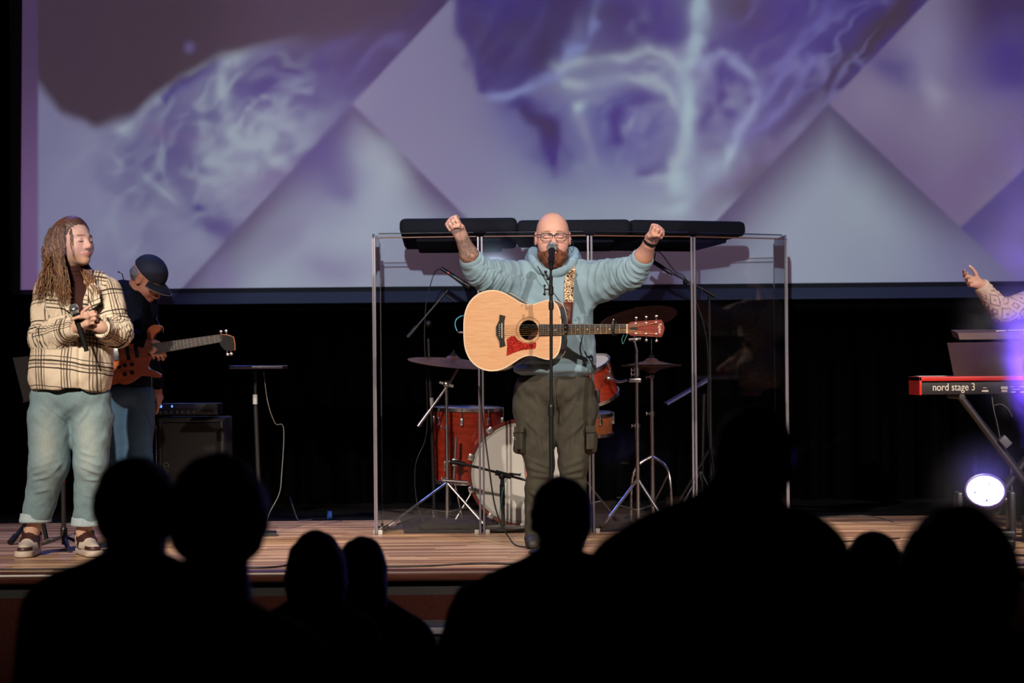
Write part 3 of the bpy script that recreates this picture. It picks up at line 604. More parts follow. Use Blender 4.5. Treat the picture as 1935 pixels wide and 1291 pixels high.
def skin_mat(name, extra=None):
    m = mat(name, (.5, .3, .22), .48, spec=.35, bump=.06, bscale=220); nt, x, b = nodes_of(m)
    at = nt.nodes.new('ShaderNodeVertexColor'); at.layer_name = 'tone'
    tc = nt.nodes.new('ShaderNodeTexCoord'); n = x.noise(tc.outputs['Object'], 40, 3, .6)
    c = x.mix(x.m('MULTIPLY', x.ss(n, .3, .75), .22), at.outputs['Color'], lin(196, 112, 92))
    nt.links.new(c, b.inputs['Base Color'])
    b.inputs['Subsurface Weight'].default_value = .12; b.inputs['Subsurface Radius'].default_value = (.012, .005, .003); b.inputs['Subsurface Scale'].default_value = .5
    return m
def cloth_mat(name, col, var=.12, vs=9, bump=.25, bs=350, rough=.9):
    return mat(name, col, rough, spec=.12, var=var, vscale=vs, bump=bump, bscale=bs)
def denim_mat(name, base, fade, seam):
    m = mat(name, base, .85, spec=.12, bump=.25, bscale=500); nt, x, b = nodes_of(m)
    at = nt.nodes.new('ShaderNodeVertexColor'); at.layer_name = 'tone'
    tc = nt.nodes.new('ShaderNodeTexCoord'); n = x.noise(x.vm('MULTIPLY', tc.outputs['Object'], (1, 1, .25)), 260, 2, .6); n2 = x.noise(tc.outputs['Object'], 12, 4, .6)
    c = x.mix(x.m('MULTIPLY', x.ss(n2, .35, .75), .25), at.outputs['Color'], lin(*fade)); c = x.mix(x.m('MULTIPLY', x.ss(n, .4, .7), .22), c, lin(*seam))
    nt.links.new(c, b.inputs['Base Color']); return m
# ------------------------------------------------------------------ the singer with the guitar
YM = 12.65
def M(px, py, dy=0.0): return A3(W(px, py, YM + dy))
def man():
    t = thing('person', FX(1047, YM), 'bald bearded person in a grey-blue hoodie, arms raised, acoustic guitar strapped on', 'person', None)
    R = fr_from(.02, .015, 0.0); hc = M(1044.5, 450, -.04); sc = 1.085
    S = Sdf(); L = head(S, hc, R, sc)
    S.cap(L(0, -.02, -.06), M(1046, 518, .03), .062, .068, .03)
    S.ell(M(1047, 560, .0), (.17, .10, .13), k=.05); S.ell(M(1047, 650, .01), (.17, .11, .14), k=.06); S.ell(M(1047, 725), (.16, .10, .11), k=.06)
    for q, hip, knee, ank in ((-1, (1016, 770), (1014, 890), (1012, 1008)), (1, (1082, 770), (1082, 890), (1084, 1008))):
        S.chain([M(*hip), M(*knee, -.03), M(*ank, .02), M(ank[0] + q * 2, 1024, -.07)], [.075, .055, .042, .035], .03)
    arms = []
    for q, sh, el, wr in ((-1, (982, 532, .0), (897, 506, -.17), (868.5, 440, -.31)), (1, (1112, 530, .0), (1207, 503, -.17), (1229.5, 456, -.31))):
        a, b, c = M(*sh), M(*el), M(*wr); S.chain([a, b], [.055, .046], .03); mid = b * .62 + c * .38
        S.cap(b, mid, .046, .0455, .02); S.cap(mid, c, .0455, .030, .02); arms.append((a, b, c))
    fist = [(72, 88, 55), (78, 92, 58), (80, 92, 58), (82, 90, 55)]
    hand(S, arms[0][2], (-.42, -.45, .62), (.25, -.75, -.62), (1, 0, 0), [(58, 70, 40)] + fist[1:], [(.55, .75, .15), (.75, .65, -.35), (.6, .5, -.7)], 1.0)
    hand(S, arms[1][2], (.38, -.45, .66), (-.05, -.75, -.62), (-1, 0, 0), fist, [(.55, .75, .15), (.75, .65, -.35), (.6, .5, -.7)], 1.0)
    fp = face_paint(hc, R, sc, (.54, .30, .215), (.42, .15, .12), (.26, .13, .08), (.52, .19, .135))
    aL = arms[0]
    def tone(P):
        c = fp(P)
        # sleeve tattoo on the photo-left forearm
        ba = aL[2] - aL[1]; Ln = np.linalg.norm(ba); u = ba / Ln; pa = P - aL[1]; tt = pa @ u / Ln; w_ = pa - (pa @ u)[:, None] * u; rr = np.sqrt((w_ ** 2).sum(1))
        on = (tt > -.2) & (tt < .97) & (rr < .07)
        ang = np.arctan2(w_[:, 2], w_[:, 0]); g = np.sin(tt * 70 + 3 * np.sin(ang * 5)) * np.sin(ang * 16 + 4 * np.sin(tt * 22)) ; vine = np.abs(np.sin(tt * 9 + ang * 2.2 + .8 * np.sin(tt * 31)))
        ink = np.clip(.78 + .4 * g, 0, .95) * np.clip((.99 - tt) * 9, 0, 1); ink = np.where((vine < .16) & (tt < .5), .08, ink)
        c[on] = c[on] * (1 - ink[on, None]) + A3((.075, .070, .056)) * ink[on, None]
        for px_, py_ in ((1205, 497), (1207.5, 499.5), (1210.5, 500), (1212, 498)):
            q = M(px_, py_, -.26); w3 = np.exp(-(((P[:, 0] - q[0]) / .0035) ** 2 + ((P[:, 2] - q[2]) / .0045) ** 2)) * (P[:, 1] < YM - .12); c = c * (1 - .8 * w3[:, None]) + A3((.08, .07, .06)) * .8 * w3[:, None]
        return c
    sdf_obj('body', S, .0050, skin_mat('skin_fair'), t, tone)
    face_lines(S, L, t, mat('brow_brown', (138, 84, 58), .7), mat('lash_dark', (40, 22, 16), .6))
    # letters inked on the photo-right forearm
    p = M(1209, 499, -.262); RT = Matrix(((.9, .1, .35), (.0, -.94, -.33), (-.3, .3, .9)))
    # hoodie
    H = Sdf()
    H.ell(M(1047, 570, .0), (.205, .142, .19), k=.06); H.ell(M(1049, 640, -.01), (.213, .165, .16), k=.07); H.ell(M(1049, 690, -.005), (.212, .160, .10), k=.05)
    H.cap(M(1005, 520, .02), M(1088, 520, .02), .075, .075, .06)
    for (a, b, c), sg in zip(arms, (-1, 1)):
        d = (c - b) / np.linalg.norm(c - b); sag = b + A3((sg * -.05, .02, -.055))
        H.cap(a, b + A3((sg * -.03, .01, -.02)), .100, .076, .05); H.cap(a + A3((0, 0, -.05)), sag, .085, .062, .05); H.cap(b + A3((sg * -.015, 0, -.012)), b + d * .055, .070, .060, .025)
        H.fn((lambda P, p=b + d * .052, n=d: np.where(((P - p) ** 2).sum(1) < .0165, (P - p) @ n, -1.0)), .003, 0)
    H.plane(M(1047, 716), (0, 0, -1), .012)
    def hd(P):
        e = .008 * wav(P, 20, 1.0) + .004 * wav(P, 48, 2.0)
        for (a, b, c) in arms: e = e + folds(P, a * .35 + b * .65, b + (c - b) * .1, .045, .009) + folds(P, a, b, .10, .010, .16, 2.2)
        z = P[:, 2]; e = e + .010 * np.exp(-((z - M(1047, 700)[2]) / .014) ** 2) - .006 * np.exp(-((z - M(1047, 688)[2]) / .007) ** 2)
        e = e + .006 * np.sin((P[:, 0] * 1.2 + z * .9) * 38 + 2 * np.sin(z * 16)) * np.exp(-((z - M(1047, 660)[2]) / .10) ** 2)
        return e
    H.disp = hd
    mh = cloth_mat('hoodie_fleece', (128, 154, 168), .10, 7)
    sdf_obj('hoodie', H, .0062, mh, t)
    # hood lying round the neck
    N = Sdf(); ring = []
    for k in range(13):
        a = PI * (-.08 + 1.16 * k / 12) ; ring.append(M(1046, 502) + A3((-.103 * math.cos(a), -.105 * math.sin(a) + .01, .045 - .085 * math.sin(a))))
    N.chain(ring, [.026] * 13, .015)
    N.chain([ring[0], M(1012, 492, .11), M(1046, 490, .15), M(1080, 492, .11), ring[-1]], [.032, .05, .055, .05, .032], .03)
    N.disp = lambda P: .004 * wav(P, 40, 3.0)
    sdf_obj('hood', N, .006, mh, t)
    cf = Sdf()
    for (a, b, c) in arms:
        d = (c - b) / np.linalg.norm(c - b); o = MB().tube([b + d * .030, b + d * .036, b + d * .068, b + d * .074], [.058, .0605, .059, .053], 28).build('cuff', mh, t)
    pk = MB(); zt = .0
    for q in (-1, 1):
        MB().tube(smooth_path([M(1049 + q * 62, 612, -.125), M(1049 + q * 52, 650, -.158), M(1049 + q * 68, 690, -.135)]), .0045, 6).build('pocket_edge', mh, t)
    # in-ear monitor and its cable
    MB().ball(L(.086, .004, -.006), .0050).build('earpiece', mat('clear_earpiece', (.16, .13, .14), .3), t)
    MB().tube(smooth_path([L(.094, 0, -.014), L(.098, -.008, -.05), L(.088, -.03, -.075)]), .0016, 5).build('ear_cable', M_CABLE, t)
    MB().tube(smooth_path([M(1016, 503, -.13), M(1026, 522, -.162), M(1040, 545, -.180), M(1058, 570, -.183), M(1075, 590, -.178)]), .0024, 5).build('monitor_cable', M_CABLE, t)
    # beard and moustache
    B = Sdf()
    E = lambda p, r, k=.02, op=1: B.ell(L(*p), A3(r) * sc, R, k * sc, op)
    E((0, .030, -.082), (.0645, .064, .058), .02); E((0, .056, -.112), (.042, .040, .040), .03)
    for q in (-1, 1):
        E((q * .058, .012, -.055), (.014, .03, .05), .02)
        B.cap(L(q * .004, .104, -.052), L(q * .030, .090, -.070), .0075 * sc, .008 * sc, .01); B.cap(L(q * .030, .090, -.070), L(q * .034, .078, -.1), .009 * sc, .010 * sc, .01)
    def bcut(P):
        l = ((P - A3(hc)) @ R) / sc; ax_ = np.abs(l[:, 0]); zl = -.070 + .012 * np.clip((ax_ - .03) / .02, 0, 1) + .062 * np.clip((ax_ - .048) / .024, 0, 1) ** 1.3
        return (l[:, 2] - zl) * sc * .7
    B.fn(bcut, .012, 0)
    for q in (-1, 1): B.cap(L(q * .004, .104, -.052), L(q * .033, .088, -.072), .008 * sc, .008 * sc, .01)
    B.ell(L(0, .105, -.0715), A3((.019, .02, .0075)) * sc, R, .003, -1)
    B.disp = lambda P: .0035 * wav(P, 120, 5.0) + .002 * wav(P, 260, 1.0)
    mb = mat('beard_hair', (112, 66, 44), .7, spec=.25, var=.45, vscale=60, bump=.9, bscale=260, stretch=(1, 1, .35))
    sdf_obj('beard', B, .0036, mb, t)
    # glasses
    def rr(cx, cz, w, h, n=28):
        out = []
        for k in range(n + 1):
            a = 2 * PI * k / n; ca, sa = math.cos(a), math.sin(a); e = .55
            out.append((cx + w * math.copysign(abs(ca) ** e, ca), cz + h * math.copysign(abs(sa) ** e, sa)))
        return out
    mg = mat('glasses_frame', (.022, .009, .007), .3)
    gz = .0055
    for q in (-1, 1):
        o = [L(x, .106 - .30 * abs(x) ** 1.35, z) for x, z in rr(q * .0325, gz - .008, .0275, .0185)]
        fr_ = MB().tube(o, .0022, 6, caps=False).build('rim', mg, t)
        MB().tube([L(q * .058, .094, gz + .004), L(q * .077, .075, gz + .006), L(q * .088, -.01, gz + .006)], .0022, 6).build('temple', mg, t)
        MB().tube([o[3 if q > 0 else 2], o[7], o[11]], .0024, 6).build('brow_bar', mg, fr_ if False else t)
    MB().tube(smooth_path([L(-.0065, .1065, gz - .002), L(0, .110, gz + .002), L(.0065, .1065, gz - .002)]), .002, 6).build('bridge', mg, t)
    # wrist band and ring
    b, c = arms[1][1], arms[1][2]; d = (c - b) / np.linalg.norm(c - b)
    MB().tube([c - d * .012, c - d * .010, c + d * .010, c + d * .012], [.0335, .0352, .0345, .033], 24).build('wrist_band', M_RUBBER, t)
    # trousers
    T = Sdf(); T.ell(M(1048, 735), (.208, .150, .13), k=.05)
    legs = []
    for q, hip, knee, ank, kr, ar in ((-1, (1011, 770), (1020, 885), (1014, 1015), .071, .066), (1, (1087, 770), (1083, 885), (1085, 1015), .070, .066)):
        a, b, c = M(*hip), M(*knee, -.035), M(*ank, .0); legs.append((a, b, c)); T.cap(a, b, .120, kr, .02); T.cap(b, c, kr, ar, .03)
        T.box(M(hip[0] + q * 30, 835), (.028, .075, .06), rd=.02, k=.02)
    T.plane(M(1047, 1022), (0, 0, -1)); T.plane(M(1047, 700), (0, 0, 1))
    def td(P):
        e = .004 * wav(P, 30, 4.0) + .003 * wav(P, 60, 7.0)
        for x0, y0, x1, y1 in ((1000, 868, 1042, 884), (998, 882, 1038, 895), (1002, 898, 1044, 903), (1062, 884, 1104, 868), (1064, 896, 1106, 884), (1060, 905, 1104, 900), (990, 790, 1030, 830), (1070, 830, 1108, 795), (1005, 740, 1040, 800), (1095, 745, 1062, 800), (1000, 930, 1030, 950), (1070, 950, 1100, 935), (1015, 820, 1025, 860), (1084, 820, 1078, 860)): e = e + crease(P, M(x0, y0, -.10), M(x1, y1, -.10), .011, .011) * (P[:, 1] < YM + .02)
        e = e + .004 * wav(P * A3((1, 1, .5)), 55, 3.0)
        return e
    T.disp = td
    mt = cloth_mat('olive_cargo_cloth', (66, 64, 56), .18, 14, .3)
    sdf_obj('trousers', T, .0072, mt, t)
    for q, px in ((-1, 981), (1, 1115)):
        f = MB().box(M(px, 812, -.115), (.026, .012, .017), Rz(q * .5), .005).build('pocket_flap', mt, t)
        MB().box(M(px, 833, -.110), (.022, .010, .045), Rz(q * .5), .006).build('cargo_pocket', mt, t)
    MB().tube([M(1051, 712, -.158), M(1049, 760, -.140), M(1051, 795, -.10)], .004, 6).build('fly_seam', mt, t)
    cc = M(972, 829, -.11); MB().tube([Vector(cc) + Vector((.012 * math.cos(a), 0, .005 * math.sin(a))) for a in np.linspace(0, 2 * PI, 13)], .0016, 5, caps=False).build('key_clip', M_CHROME, t)
    bp = MB().box(M(1129, 750, .03), (.012, .03, .034), None, .004).build('radio_pack', M_BLACK, t)
    MB().tube([M(1131, 741, .0), M(1150, 700, .0)], .0016, 5).build('antenna', M_BLACK, t)
    for q, px in ((-1, 1011), (1, 1086)):
        sh = Sdf(); sh.cap(M(px, 1026, -.02), M(px + q * 5, 1030, -.20), .042, .036, .03); sh.cap(M(px, 1014, .03), M(px, 1022, -.03), .045, .05, .03); sh.plane((0, 0, .004), (0, 0, -1))
        sdf_obj('shoe', sh, .010, mat('dark_shoe', (.02, .018, .016), .6), t)
    return t, L, H
PERSON_MAN, _L, HOOD = man()

# ------------------------------------------------------------------ the singer in the plaid overshirt
YW = 12.29
def Q(px, py, dy=0.0): return A3(W(px, py, YW + dy))
def plaid_mat(name):
    m = mat(name, (214, 196, 164), .9, spec=.1, bump=.25, bscale=420); nt, x, b = nodes_of(m)
    at = nt.nodes.new('ShaderNodeAttribute'); at.attribute_name = 'weave'
    tc = nt.nodes.new('ShaderNodeTexCoord')
    wob = x.vm('SCALE', x.vm('SUBTRACT', x.noise(tc.outputs['Object'], 9, 2, .5, color=True), (.5, .5, .5)), sc=.018)
    u, v, _ = x.sep(x.vm('ADD', at.outputs['Vector'], wob))
    def bands(c, per, lines, soft):
        f = x.m('FRACT', x.m('DIVIDE', c, per)); out = None
        for (p, w_) in lines:
            d = x.m('SUBTRACT', 1, x.ss(x.m('ABSOLUTE', x.m('SUBTRACT', f, p)), w_ * .55, w_)); out = d if out is None else x.m('MAXIMUM', out, d)
        return out
    h = bands(v, .150, [(.10, .030), (.235, .018), (.345, .036), (.49, .018)], 0)
    w = bands(u, .135, [(.10, .026), (.21, .018), (.33, .034), (.44, .018)], 0)
    hg = bands(v, .150, [(.29, .13)], 0); wg = bands(u, .135, [(.27, .13)], 0)
    cc = x.mix(x.m('MULTIPLY', hg, .18), lin(222, 206, 182), lin(150, 128, 110)); cc = x.mix(x.m('MULTIPLY', wg, .25), cc, lin(150, 128, 110))
    cc = x.mix(x.m('MULTIPLY', x.m('MAXIMUM', h, x.m('MULTIPLY', w, .92)), .93), cc, lin(34, 22, 20))
    nt.links.new(cc, b.inputs['Base Color']); return m
def woman():
    t = thing('person', FX(115, YW), 'person in a cream plaid overshirt, dark turtleneck and light jeans holding a microphone', 'person')
    yaw = math.radians(50); R = fr_from(yaw, .10, 0); hc = Q(141, 459, -.01); sc = 1.0
    S = Sdf(); L = head(S, hc, R, sc, ears=True)
    S.cap(L(0, -.025, -.06), Q(141, 528, .04), .050, .058, .03)
    S.ell(Q(138, 570), (.14, .085, .12), k=.05); S.ell(Q(138, 650), (.13, .09, .14), k=.06); S.ell(Q(134, 735), (.16, .11, .11), k=.06)
    legs = []
    for q, hip, knee, ank in ((-1, (94, 775), (90, 880), (61, 1004)), (1, (174, 775), (172, 885), (158, 1006))):
        S.chain([Q(*hip), Q(*knee, -.04), Q(*ank, .03)], [.085, .058, .034], .03); S.cap(Q(*ank, .04), Q(ank[0] + (-5 if q < 0 else 5), ank[1] + 28, .0), .032, .022, .03)
    # her arms: both hands close on the microphone in front of the chest
    sA, eA, wA = Q(86, 552, .0), Q(84, 638, -.05), Q(147, 617, -.235)
    sB, eB, wB = Q(203, 550, .0), Q(222, 628, -.05), Q(190, 618, -.215)
    S.chain([sA, eA, wA], [.040, .038, .027], .025); S.chain([sB, eB, wB], [.040, .038, .027], .025)
    mic0, mic1 = Q(140.5, 586, -.262), Q(163, 660, -.275)
    hand(S, wB, (-.80, -.30, .30), (.1, .75, -.35), (-.1, 0, 1), [(35, 55, 40), (40, 58, 40), (45, 58, 40), (50, 58, 40)], [(.8, .2, .5), (.9, .35, .1), (.9, .4, -.1)], .92)
    hand(S, wA, (.62, -.52, .42), (.35, .80, -.2), (-.2, 0, 1), [(48, 60, 45), (52, 62, 45), (56, 62, 45), (58, 62, 45)], [(.75, .05, .75), (.95, .2, .35), (.9, .4, .1)], .92)
    # index finger stretched along the microphone
    S.chain([Q(166, 600, -.292), Q(150, 599, -.304), Q(137, 603, -.302)], [.0095, .009, .0078], .006)
    tone = face_paint(hc, R, sc, (.60, .385, .285), (.52, .19, .15), (.22, .12, .07), (.66, .30, .22))
    sdf_obj('body', S, .0047, skin_mat('skin_fair'), t, tone)
    face_lines(S, L, t, mat('brow_dark', (118, 78, 56), .7), mat('lash_dark', (40, 22, 16), .6))
    # turtleneck
    N = Sdf(); N.cap(L(0, -.03, -.105), Q(141, 535, .03), .058, .068, .02); N.ell(Q(140, 585, -.005), (.150, .118, .14), k=.05); N.ell(Q(140, 655, .0), (.150, .115, .13), k=.05)
    N.disp = lambda P: .002 * np.sin(P[:, 2] * 300) * (P[:, 2] > Q(141, 524)[2]) + .003 * wav(P, 40)
    N.plane(L(0, 0, -.118), A3((0, .0, 1)) * 1.0, .006)
    sdf_obj('turtleneck', N, .006, cloth_mat('brown_knit', (66, 40, 38), .15, 20, .3), t)
    # overshirt
    J = Sdf()
    J.ell(Q(139, 580, .0), (.180, .135, .15), k=.06); J.ell(Q(137, 650, .0), (.195, .145, .16), k=.06); J.ell(Q(134, 705, .0), (.216, .182, .20), k=.06); J.cap(Q(104, 540, .02), Q(178, 538, .02), .07, .07, .05)
    J.cap(sA + A3((.016, .01, -.010)), eA, .082, .076, .035); J.cap(eA, wA + (eA - wA) * .10, .074, .054, .03); J.cap(eA + A3((.04, 0, -.03)), wA + (eA - wA) * .45 + A3((0, 0, -.03)), .055, .045, .03)
    J.cap(sB + A3((-.014, .01, -.008)), eB, .082, .075, .035); J.cap(eB, wB + (eB - wB) * .12, .072, .052, .03)
    for w_, e_ in ((wA, eA), (wB, eB)):
        d = (w_ - e_) / np.linalg.norm(w_ - e_); J.fn((lambda P, p=w_ - d * .004, n=d: np.where(((P - p) ** 2).sum(1) < .0062, (P - p) @ n, -1.0)), .003, 0)
    zt, zb = Q(140, 520)[2], Q(158, 612)[2]; xl, xr, xb = Q(119, 530)[0], Q(172, 530)[0], Q(157, 612)[0]
    def vcut(P):
        k = np.clip((P[:, 2] - zb) / (zt - zb), -1, 1.4); l = xb + (xl - xb) * np.maximum(k, 0) ** .8 - .004; r = xb + (xr - xb) * np.maximum(k, 0) ** .8 + .004
        d = np.maximum(np.maximum(l - P[:, 0], P[:, 0] - r), np.maximum(P[:, 1] - (YW + .0), zb - P[:, 2])); return -d
    J.fn(vcut, .006, 0)
    def hem(P):
        x = P[:, 0] - Q(134, 740)[0]; return Q(134, 738)[2] - P[:, 2] - .018 * np.abs(np.sin(x * 7.5)) + .012
    J.fn(hem, .006, 0)
    J.fn(lambda P: -(np.sqrt(((P[:, 0] - Q(143, 520)[0]) / 1.0) ** 2 + (P[:, 1] - YW - .02) ** 2) - .075) - np.maximum(0, (Q(141, 527)[2] - P[:, 2]) * 3), .006, 0)
    def jd(P):
        e = .005 * wav(P, 24, 1.5) + .003 * wav(P, 52, 2.5) + folds(P, sA * .3 + eA * .7, eA * .6 + wA * .4, .05, .010, .13) + folds(P, sB * .3 + eB * .7, eB * .6 + wB * .4, .045, .010, .13) + folds(P, eA, wA, .042, .006, .11) + folds(P, eB, wB, .042, .006, .11)
        x = P[:, 0] - Q(160, 680)[0] + .0 ; e = e - .007 * np.exp(-((x) / .006) ** 2) * (P[:, 2] < zb) * (P[:, 1] < YW)
        e = e + .008 * np.sin(P[:, 0] * 34 + 3 * np.sin(P[:, 2] * 6)) * np.clip((Q(134, 690)[2] - P[:, 2]) / .15, 0, 1)
        return e
    J.disp = jd
    def uv(P):
        o = np.zeros((len(P), 3)); o[:, 0] = P[:, 0] - Q(160, 0)[0] - .02; o[:, 1] = P[:, 2] + .03 * np.sin(P[:, 0] * 6)
        best = np.full(len(P), .0) + 1e3
        def seg(a, b):
            ba = b - a; tt = np.clip((P - a) @ ba / (ba @ ba), 0, 1); w_ = P - a - tt[:, None] * ba; return np.sqrt((w_ ** 2).sum(1)), tt * np.linalg.norm(ba), w_, ba / np.linalg.norm(ba)
        for i, (a, b, r0, l0) in enumerate(((sA, eA, .088, 0), (eA, wA, .085, .3), (sB, eB, .086, .04), (eB, wB, .083, .34))):
            d, tl, w_, u = seg(a, b); e1 = np.cross(u, A3((0, 1, 0))); e1 = e1 / np.linalg.norm(e1); e2 = np.cross(u, e1); an = np.arctan2(w_ @ e1, w_ @ e2)
            inn = (d < r0) & (d < best) & ~((np.abs(P[:, 0] - Q(139, 0)[0]) < .165) & (P[:, 1] > YW - .06) & (i in (0, 2)))
            o[inn, 0] = (an * .068)[inn]; o[inn, 1] = (tl + l0)[inn]; best[inn] = d[inn]
        return o
    mp = plaid_mat('plaid_flannel'); sdf_obj('overshirt', J, .0056, mp, t, None, uv)
    # collar wings
    def wing(pts, name='collar'):
        b = MB(); n = len(pts) // 2; off = Vector((0, -.010, .003))
        vs = [Vector(p) for p in pts] + [Vector(p) - off for p in pts]; m_ = len(pts)
        b.add(vs, [tuple(range(m_)), tuple(range(2 * m_ - 1, m_ - 1, -1))] + [(k, (k + 1) % m_, m_ + (k + 1) % m_, m_ + k) for k in range(m_)])
        o = b.build(name, mp, t); at = o.data.attributes.new('weave', 'FLOAT_VECTOR', 'POINT')
        at.data.foreach_set('vector', np.array([(v[0] * .9 + v[2] * .35, 0, v[2] * .9 - v[0] * .35) for v in vs], np.float32)[:, [0, 2, 1]].ravel())
    wing([Q(119, 528, -.085), Q(108, 545, -.13), Q(112, 578, -.155), Q(136, 592, -.165), Q(131, 562, -.155), Q(124, 540, -.12)])
    wing([Q(172, 526, -.075), Q(185, 541, -.11), Q(190, 572, -.145), Q(166, 590, -.165), Q(166, 562, -.150), Q(168, 540, -.11)])
    MB().lathe(Q(163, 558, -.152), (0, -1, 0), [(.0045, 0), (.0045, .003), (0, .0035)], 12).build('button', mat('brown_button', (.03, .02, .018), .4), t)
    # jeans
    T = Sdf(); T.ell(Q(133, 752), (.205, .132, .12), k=.05)
    for q, hip, knee, ank, kr, ar in ((-1, (95, 790), (93, 875), (68, 982), .098, .072), (1, (173, 790), (172, 878), (164, 988), .082, .070)):
        a, b, c = Q(*hip), Q(*knee, -.03), Q(*ank, .03); legs.append((a, b, c)); T.cap(a, b, .118 if q < 0 else .112, kr, .025); T.cap(b, c, kr, ar, .03)
    T.fn(lambda P: np.where(P[:, 0] < Q(118, 0)[0], Q(70, 984)[2] - P[:, 2], Q(163, 992)[2] - P[:, 2]), .003, 0); T.plane(Q(134, 705), (0, 0, 1))
    def td(P):
        e = .003 * wav(P, 34, 4.5) + .002 * wav(P, 70, 6.0)
        for x0, y0, x1, y1 in ((62, 884, 112, 868), (58, 897, 106, 882), (70, 870, 105, 856), (60, 908, 96, 900), (100, 895, 116, 875), (150, 866, 192, 882), (148, 880, 190, 897), (152, 853, 186, 864), (160, 905, 196, 910), (55, 935, 90, 925), (150, 935, 186, 945), (60, 960, 88, 952), (148, 962, 180, 968), (100, 772, 126, 800), (168, 772, 148, 800), (78, 770, 100, 790)): e = e + crease(P, Q(x0, y0, -.10), Q(x1, y1, -.10), .0085, .0085) * (P[:, 1] < YW + .02)
        return e
    T.disp = td
    def jc(P):
        base = np.tile(A3(lin(120, 144, 150)[:3]), (len(P), 1)); z = P[:, 2]
        fade = np.zeros(len(P))
        for (a, b, c) in legs:
            ctr = a * .45 + b * .55; fade = np.maximum(fade, np.exp(-((P[:, 0] - ctr[0]) / .055) ** 2 - ((z - ctr[2]) / .17) ** 2) * (P[:, 1] < YW - .03))
        base = base * (1 - .62 * fade[:, None]) + A3(lin(186, 194, 182)[:3]) * .62 * fade[:, None]
        return base
    mj = denim_mat('light_denim', (118, 148, 158), (140, 170, 178), (74, 108, 122))
    sdf_obj('jeans', T, .006, mj, t, jc)
    for (px, py, r) in ((67.5, 979, .0775), (164, 986, .0755)):
        b = Sdf(); b.cap(Q(px, py - 7, .03), Q(px, py + 6, .03), r, r + .004, .01); b.fn(lambda P, y=py: np.abs(P[:, 2] - Q(px, y)[2]) - .024, .006, 0); b.disp = lambda P: .0025 * wav(P, 50, 2.2)
        sdf_obj('turned_up_cuff', b, .005, mj, t, lambda P: np.tile(A3(lin(176, 194, 198)[:3]), (len(P), 1)))
    # shoes with brown and white panels, laces and sole
    mw = mat('shoe_white', (196, 184, 170), .55); mbn = mat('shoe_brown', (58, 30, 26), .55, bump=.2, bscale=200); ms = mat('shoe_sole', (190, 176, 160), .6)
    for q, an, toe in ((-1, Q(60, 1012, .06), Q(45, 1046, -.13)), (1, Q(160, 1014, .06), Q(178, 1044, -.13))):
        an = A3(an); toe = A3(toe); an[2] = .0; toe[2] = .0; d = toe - an; d = d / np.linalg.norm(d); sd = np.cross(d, A3((0, 0, 1)))
        Rm = np.stack([sd, d, A3((0, 0, 1))], 1); mid = (an + toe) / 2
        so = Sdf(); so.cap(an + A3((0, 0, .015)) - d * .03, toe + A3((0, 0, .012)), .042, .047, .02); so.fn(lambda P: np.abs(P[:, 2] - .0175) - .0155, .003, 0)
        ro = sdf_obj('sole', so, .005, ms, t)
        up = Sdf(); up.cap(an + A3((0, 0, .055)) - d * .02, an + A3((0, 0, .05)) + d * .06, .040, .040, .03); up.cap(an + d * .06 + A3((0, 0, .05)), toe + A3((0, 0, .030)) - d * .005, .042, .036, .04); up.cap(an + A3((0, 0, .06)), an + A3((0, 0, .125)) - d * .01, .046, .047, .02); up.cap(an + A3((0, 0, .10)), an + d * .075 + A3((0, 0, .066)), .040, .036, .03)
        up.fn(lambda P: .032 - P[:, 2], .003, 0); up.plane(an + A3((0, 0, .122)) + d * .02, A3((0, 0, 1)) - d * .25, .004)
        def cl(P, an=an, d=d):
            l = (P - an) @ np.stack([sd, d, A3((0, 0, 1))], 1); c = np.tile(A3(lin(196, 184, 170)[:3]), (len(P), 1)); br = A3(lin(62, 32, 28)[:3])
            m_ = (l[:, 1] > .155) & (l[:, 2] < .052) | (l[:, 1] < -.0) | ((l[:, 1] > .02) & (l[:, 1] < .115) & (l[:, 2] > .068)) | (l[:, 2] > .100) | ((np.abs(l[:, 1] - .05 - (l[:, 2] - .03) * .5) < .020) & (l[:, 2] < .07))
            c[m_] = br; return c
        mu = mat('shoe_leather', (190, 180, 168), .5); nt, x, b_ = nodes_of(mu); vc = nt.nodes.new('ShaderNodeVertexColor'); vc.layer_name = 'tone'; nt.links.new(vc.outputs[0], b_.inputs['Base Color'])
        uo = sdf_obj('shoe_upper', up, .0042, mu, t, cl)
        for j in range(4):
            c = an + d * (.050 + .02 * j) + A3((0, 0, .122 - .013 * j)); MB().tube([c - sd * .022, c + A3((0, 0, .006)), c + sd * .022], .0032, 6).build('lace', mbn, t)
        MB().tube([an + A3((0, 0, .09)), an + A3((0, 0, .142))], [.042, .040], 20).build('sock', mat('white_sock', (205, 195, 182), .9), t)
    # hair
    mh = mat('hair_brown', (110, 74, 52), .42, spec=.5); nt, x, b_ = nodes_of(mh)
    at = nt.nodes.new('ShaderNodeVertexColor'); at.layer_name = 'tone'; tc = nt.nodes.new('ShaderNodeTexCoord')
    n_ = x.noise(tc.outputs['Object'], 70, 2, .6); nt.links.new(x.mix(x.m('MULTIPLY', x.ss(n_, .35, .7), .55), at.outputs['Color'], lin(58, 36, 26)), b_.inputs['Base Color'])
    C = Sdf(); C.ell(L(0, -.024, .038), A3((.0815, .098, .0905)) * sc, R, .02); C.ell(L(0, -.075, -.005), A3((.072, .058, .080)), R, .03); C.ell(L(0, -.035, -.05), A3((.080, .045, .07)), R, .03)
    C.fn(lambda P: ((P - A3(hc)) @ R)[:, 1] - .055 - .030 * np.clip(((P - A3(hc)) @ R)[:, 2] / .1, -2.6, 1) ** 1, .010, 0)
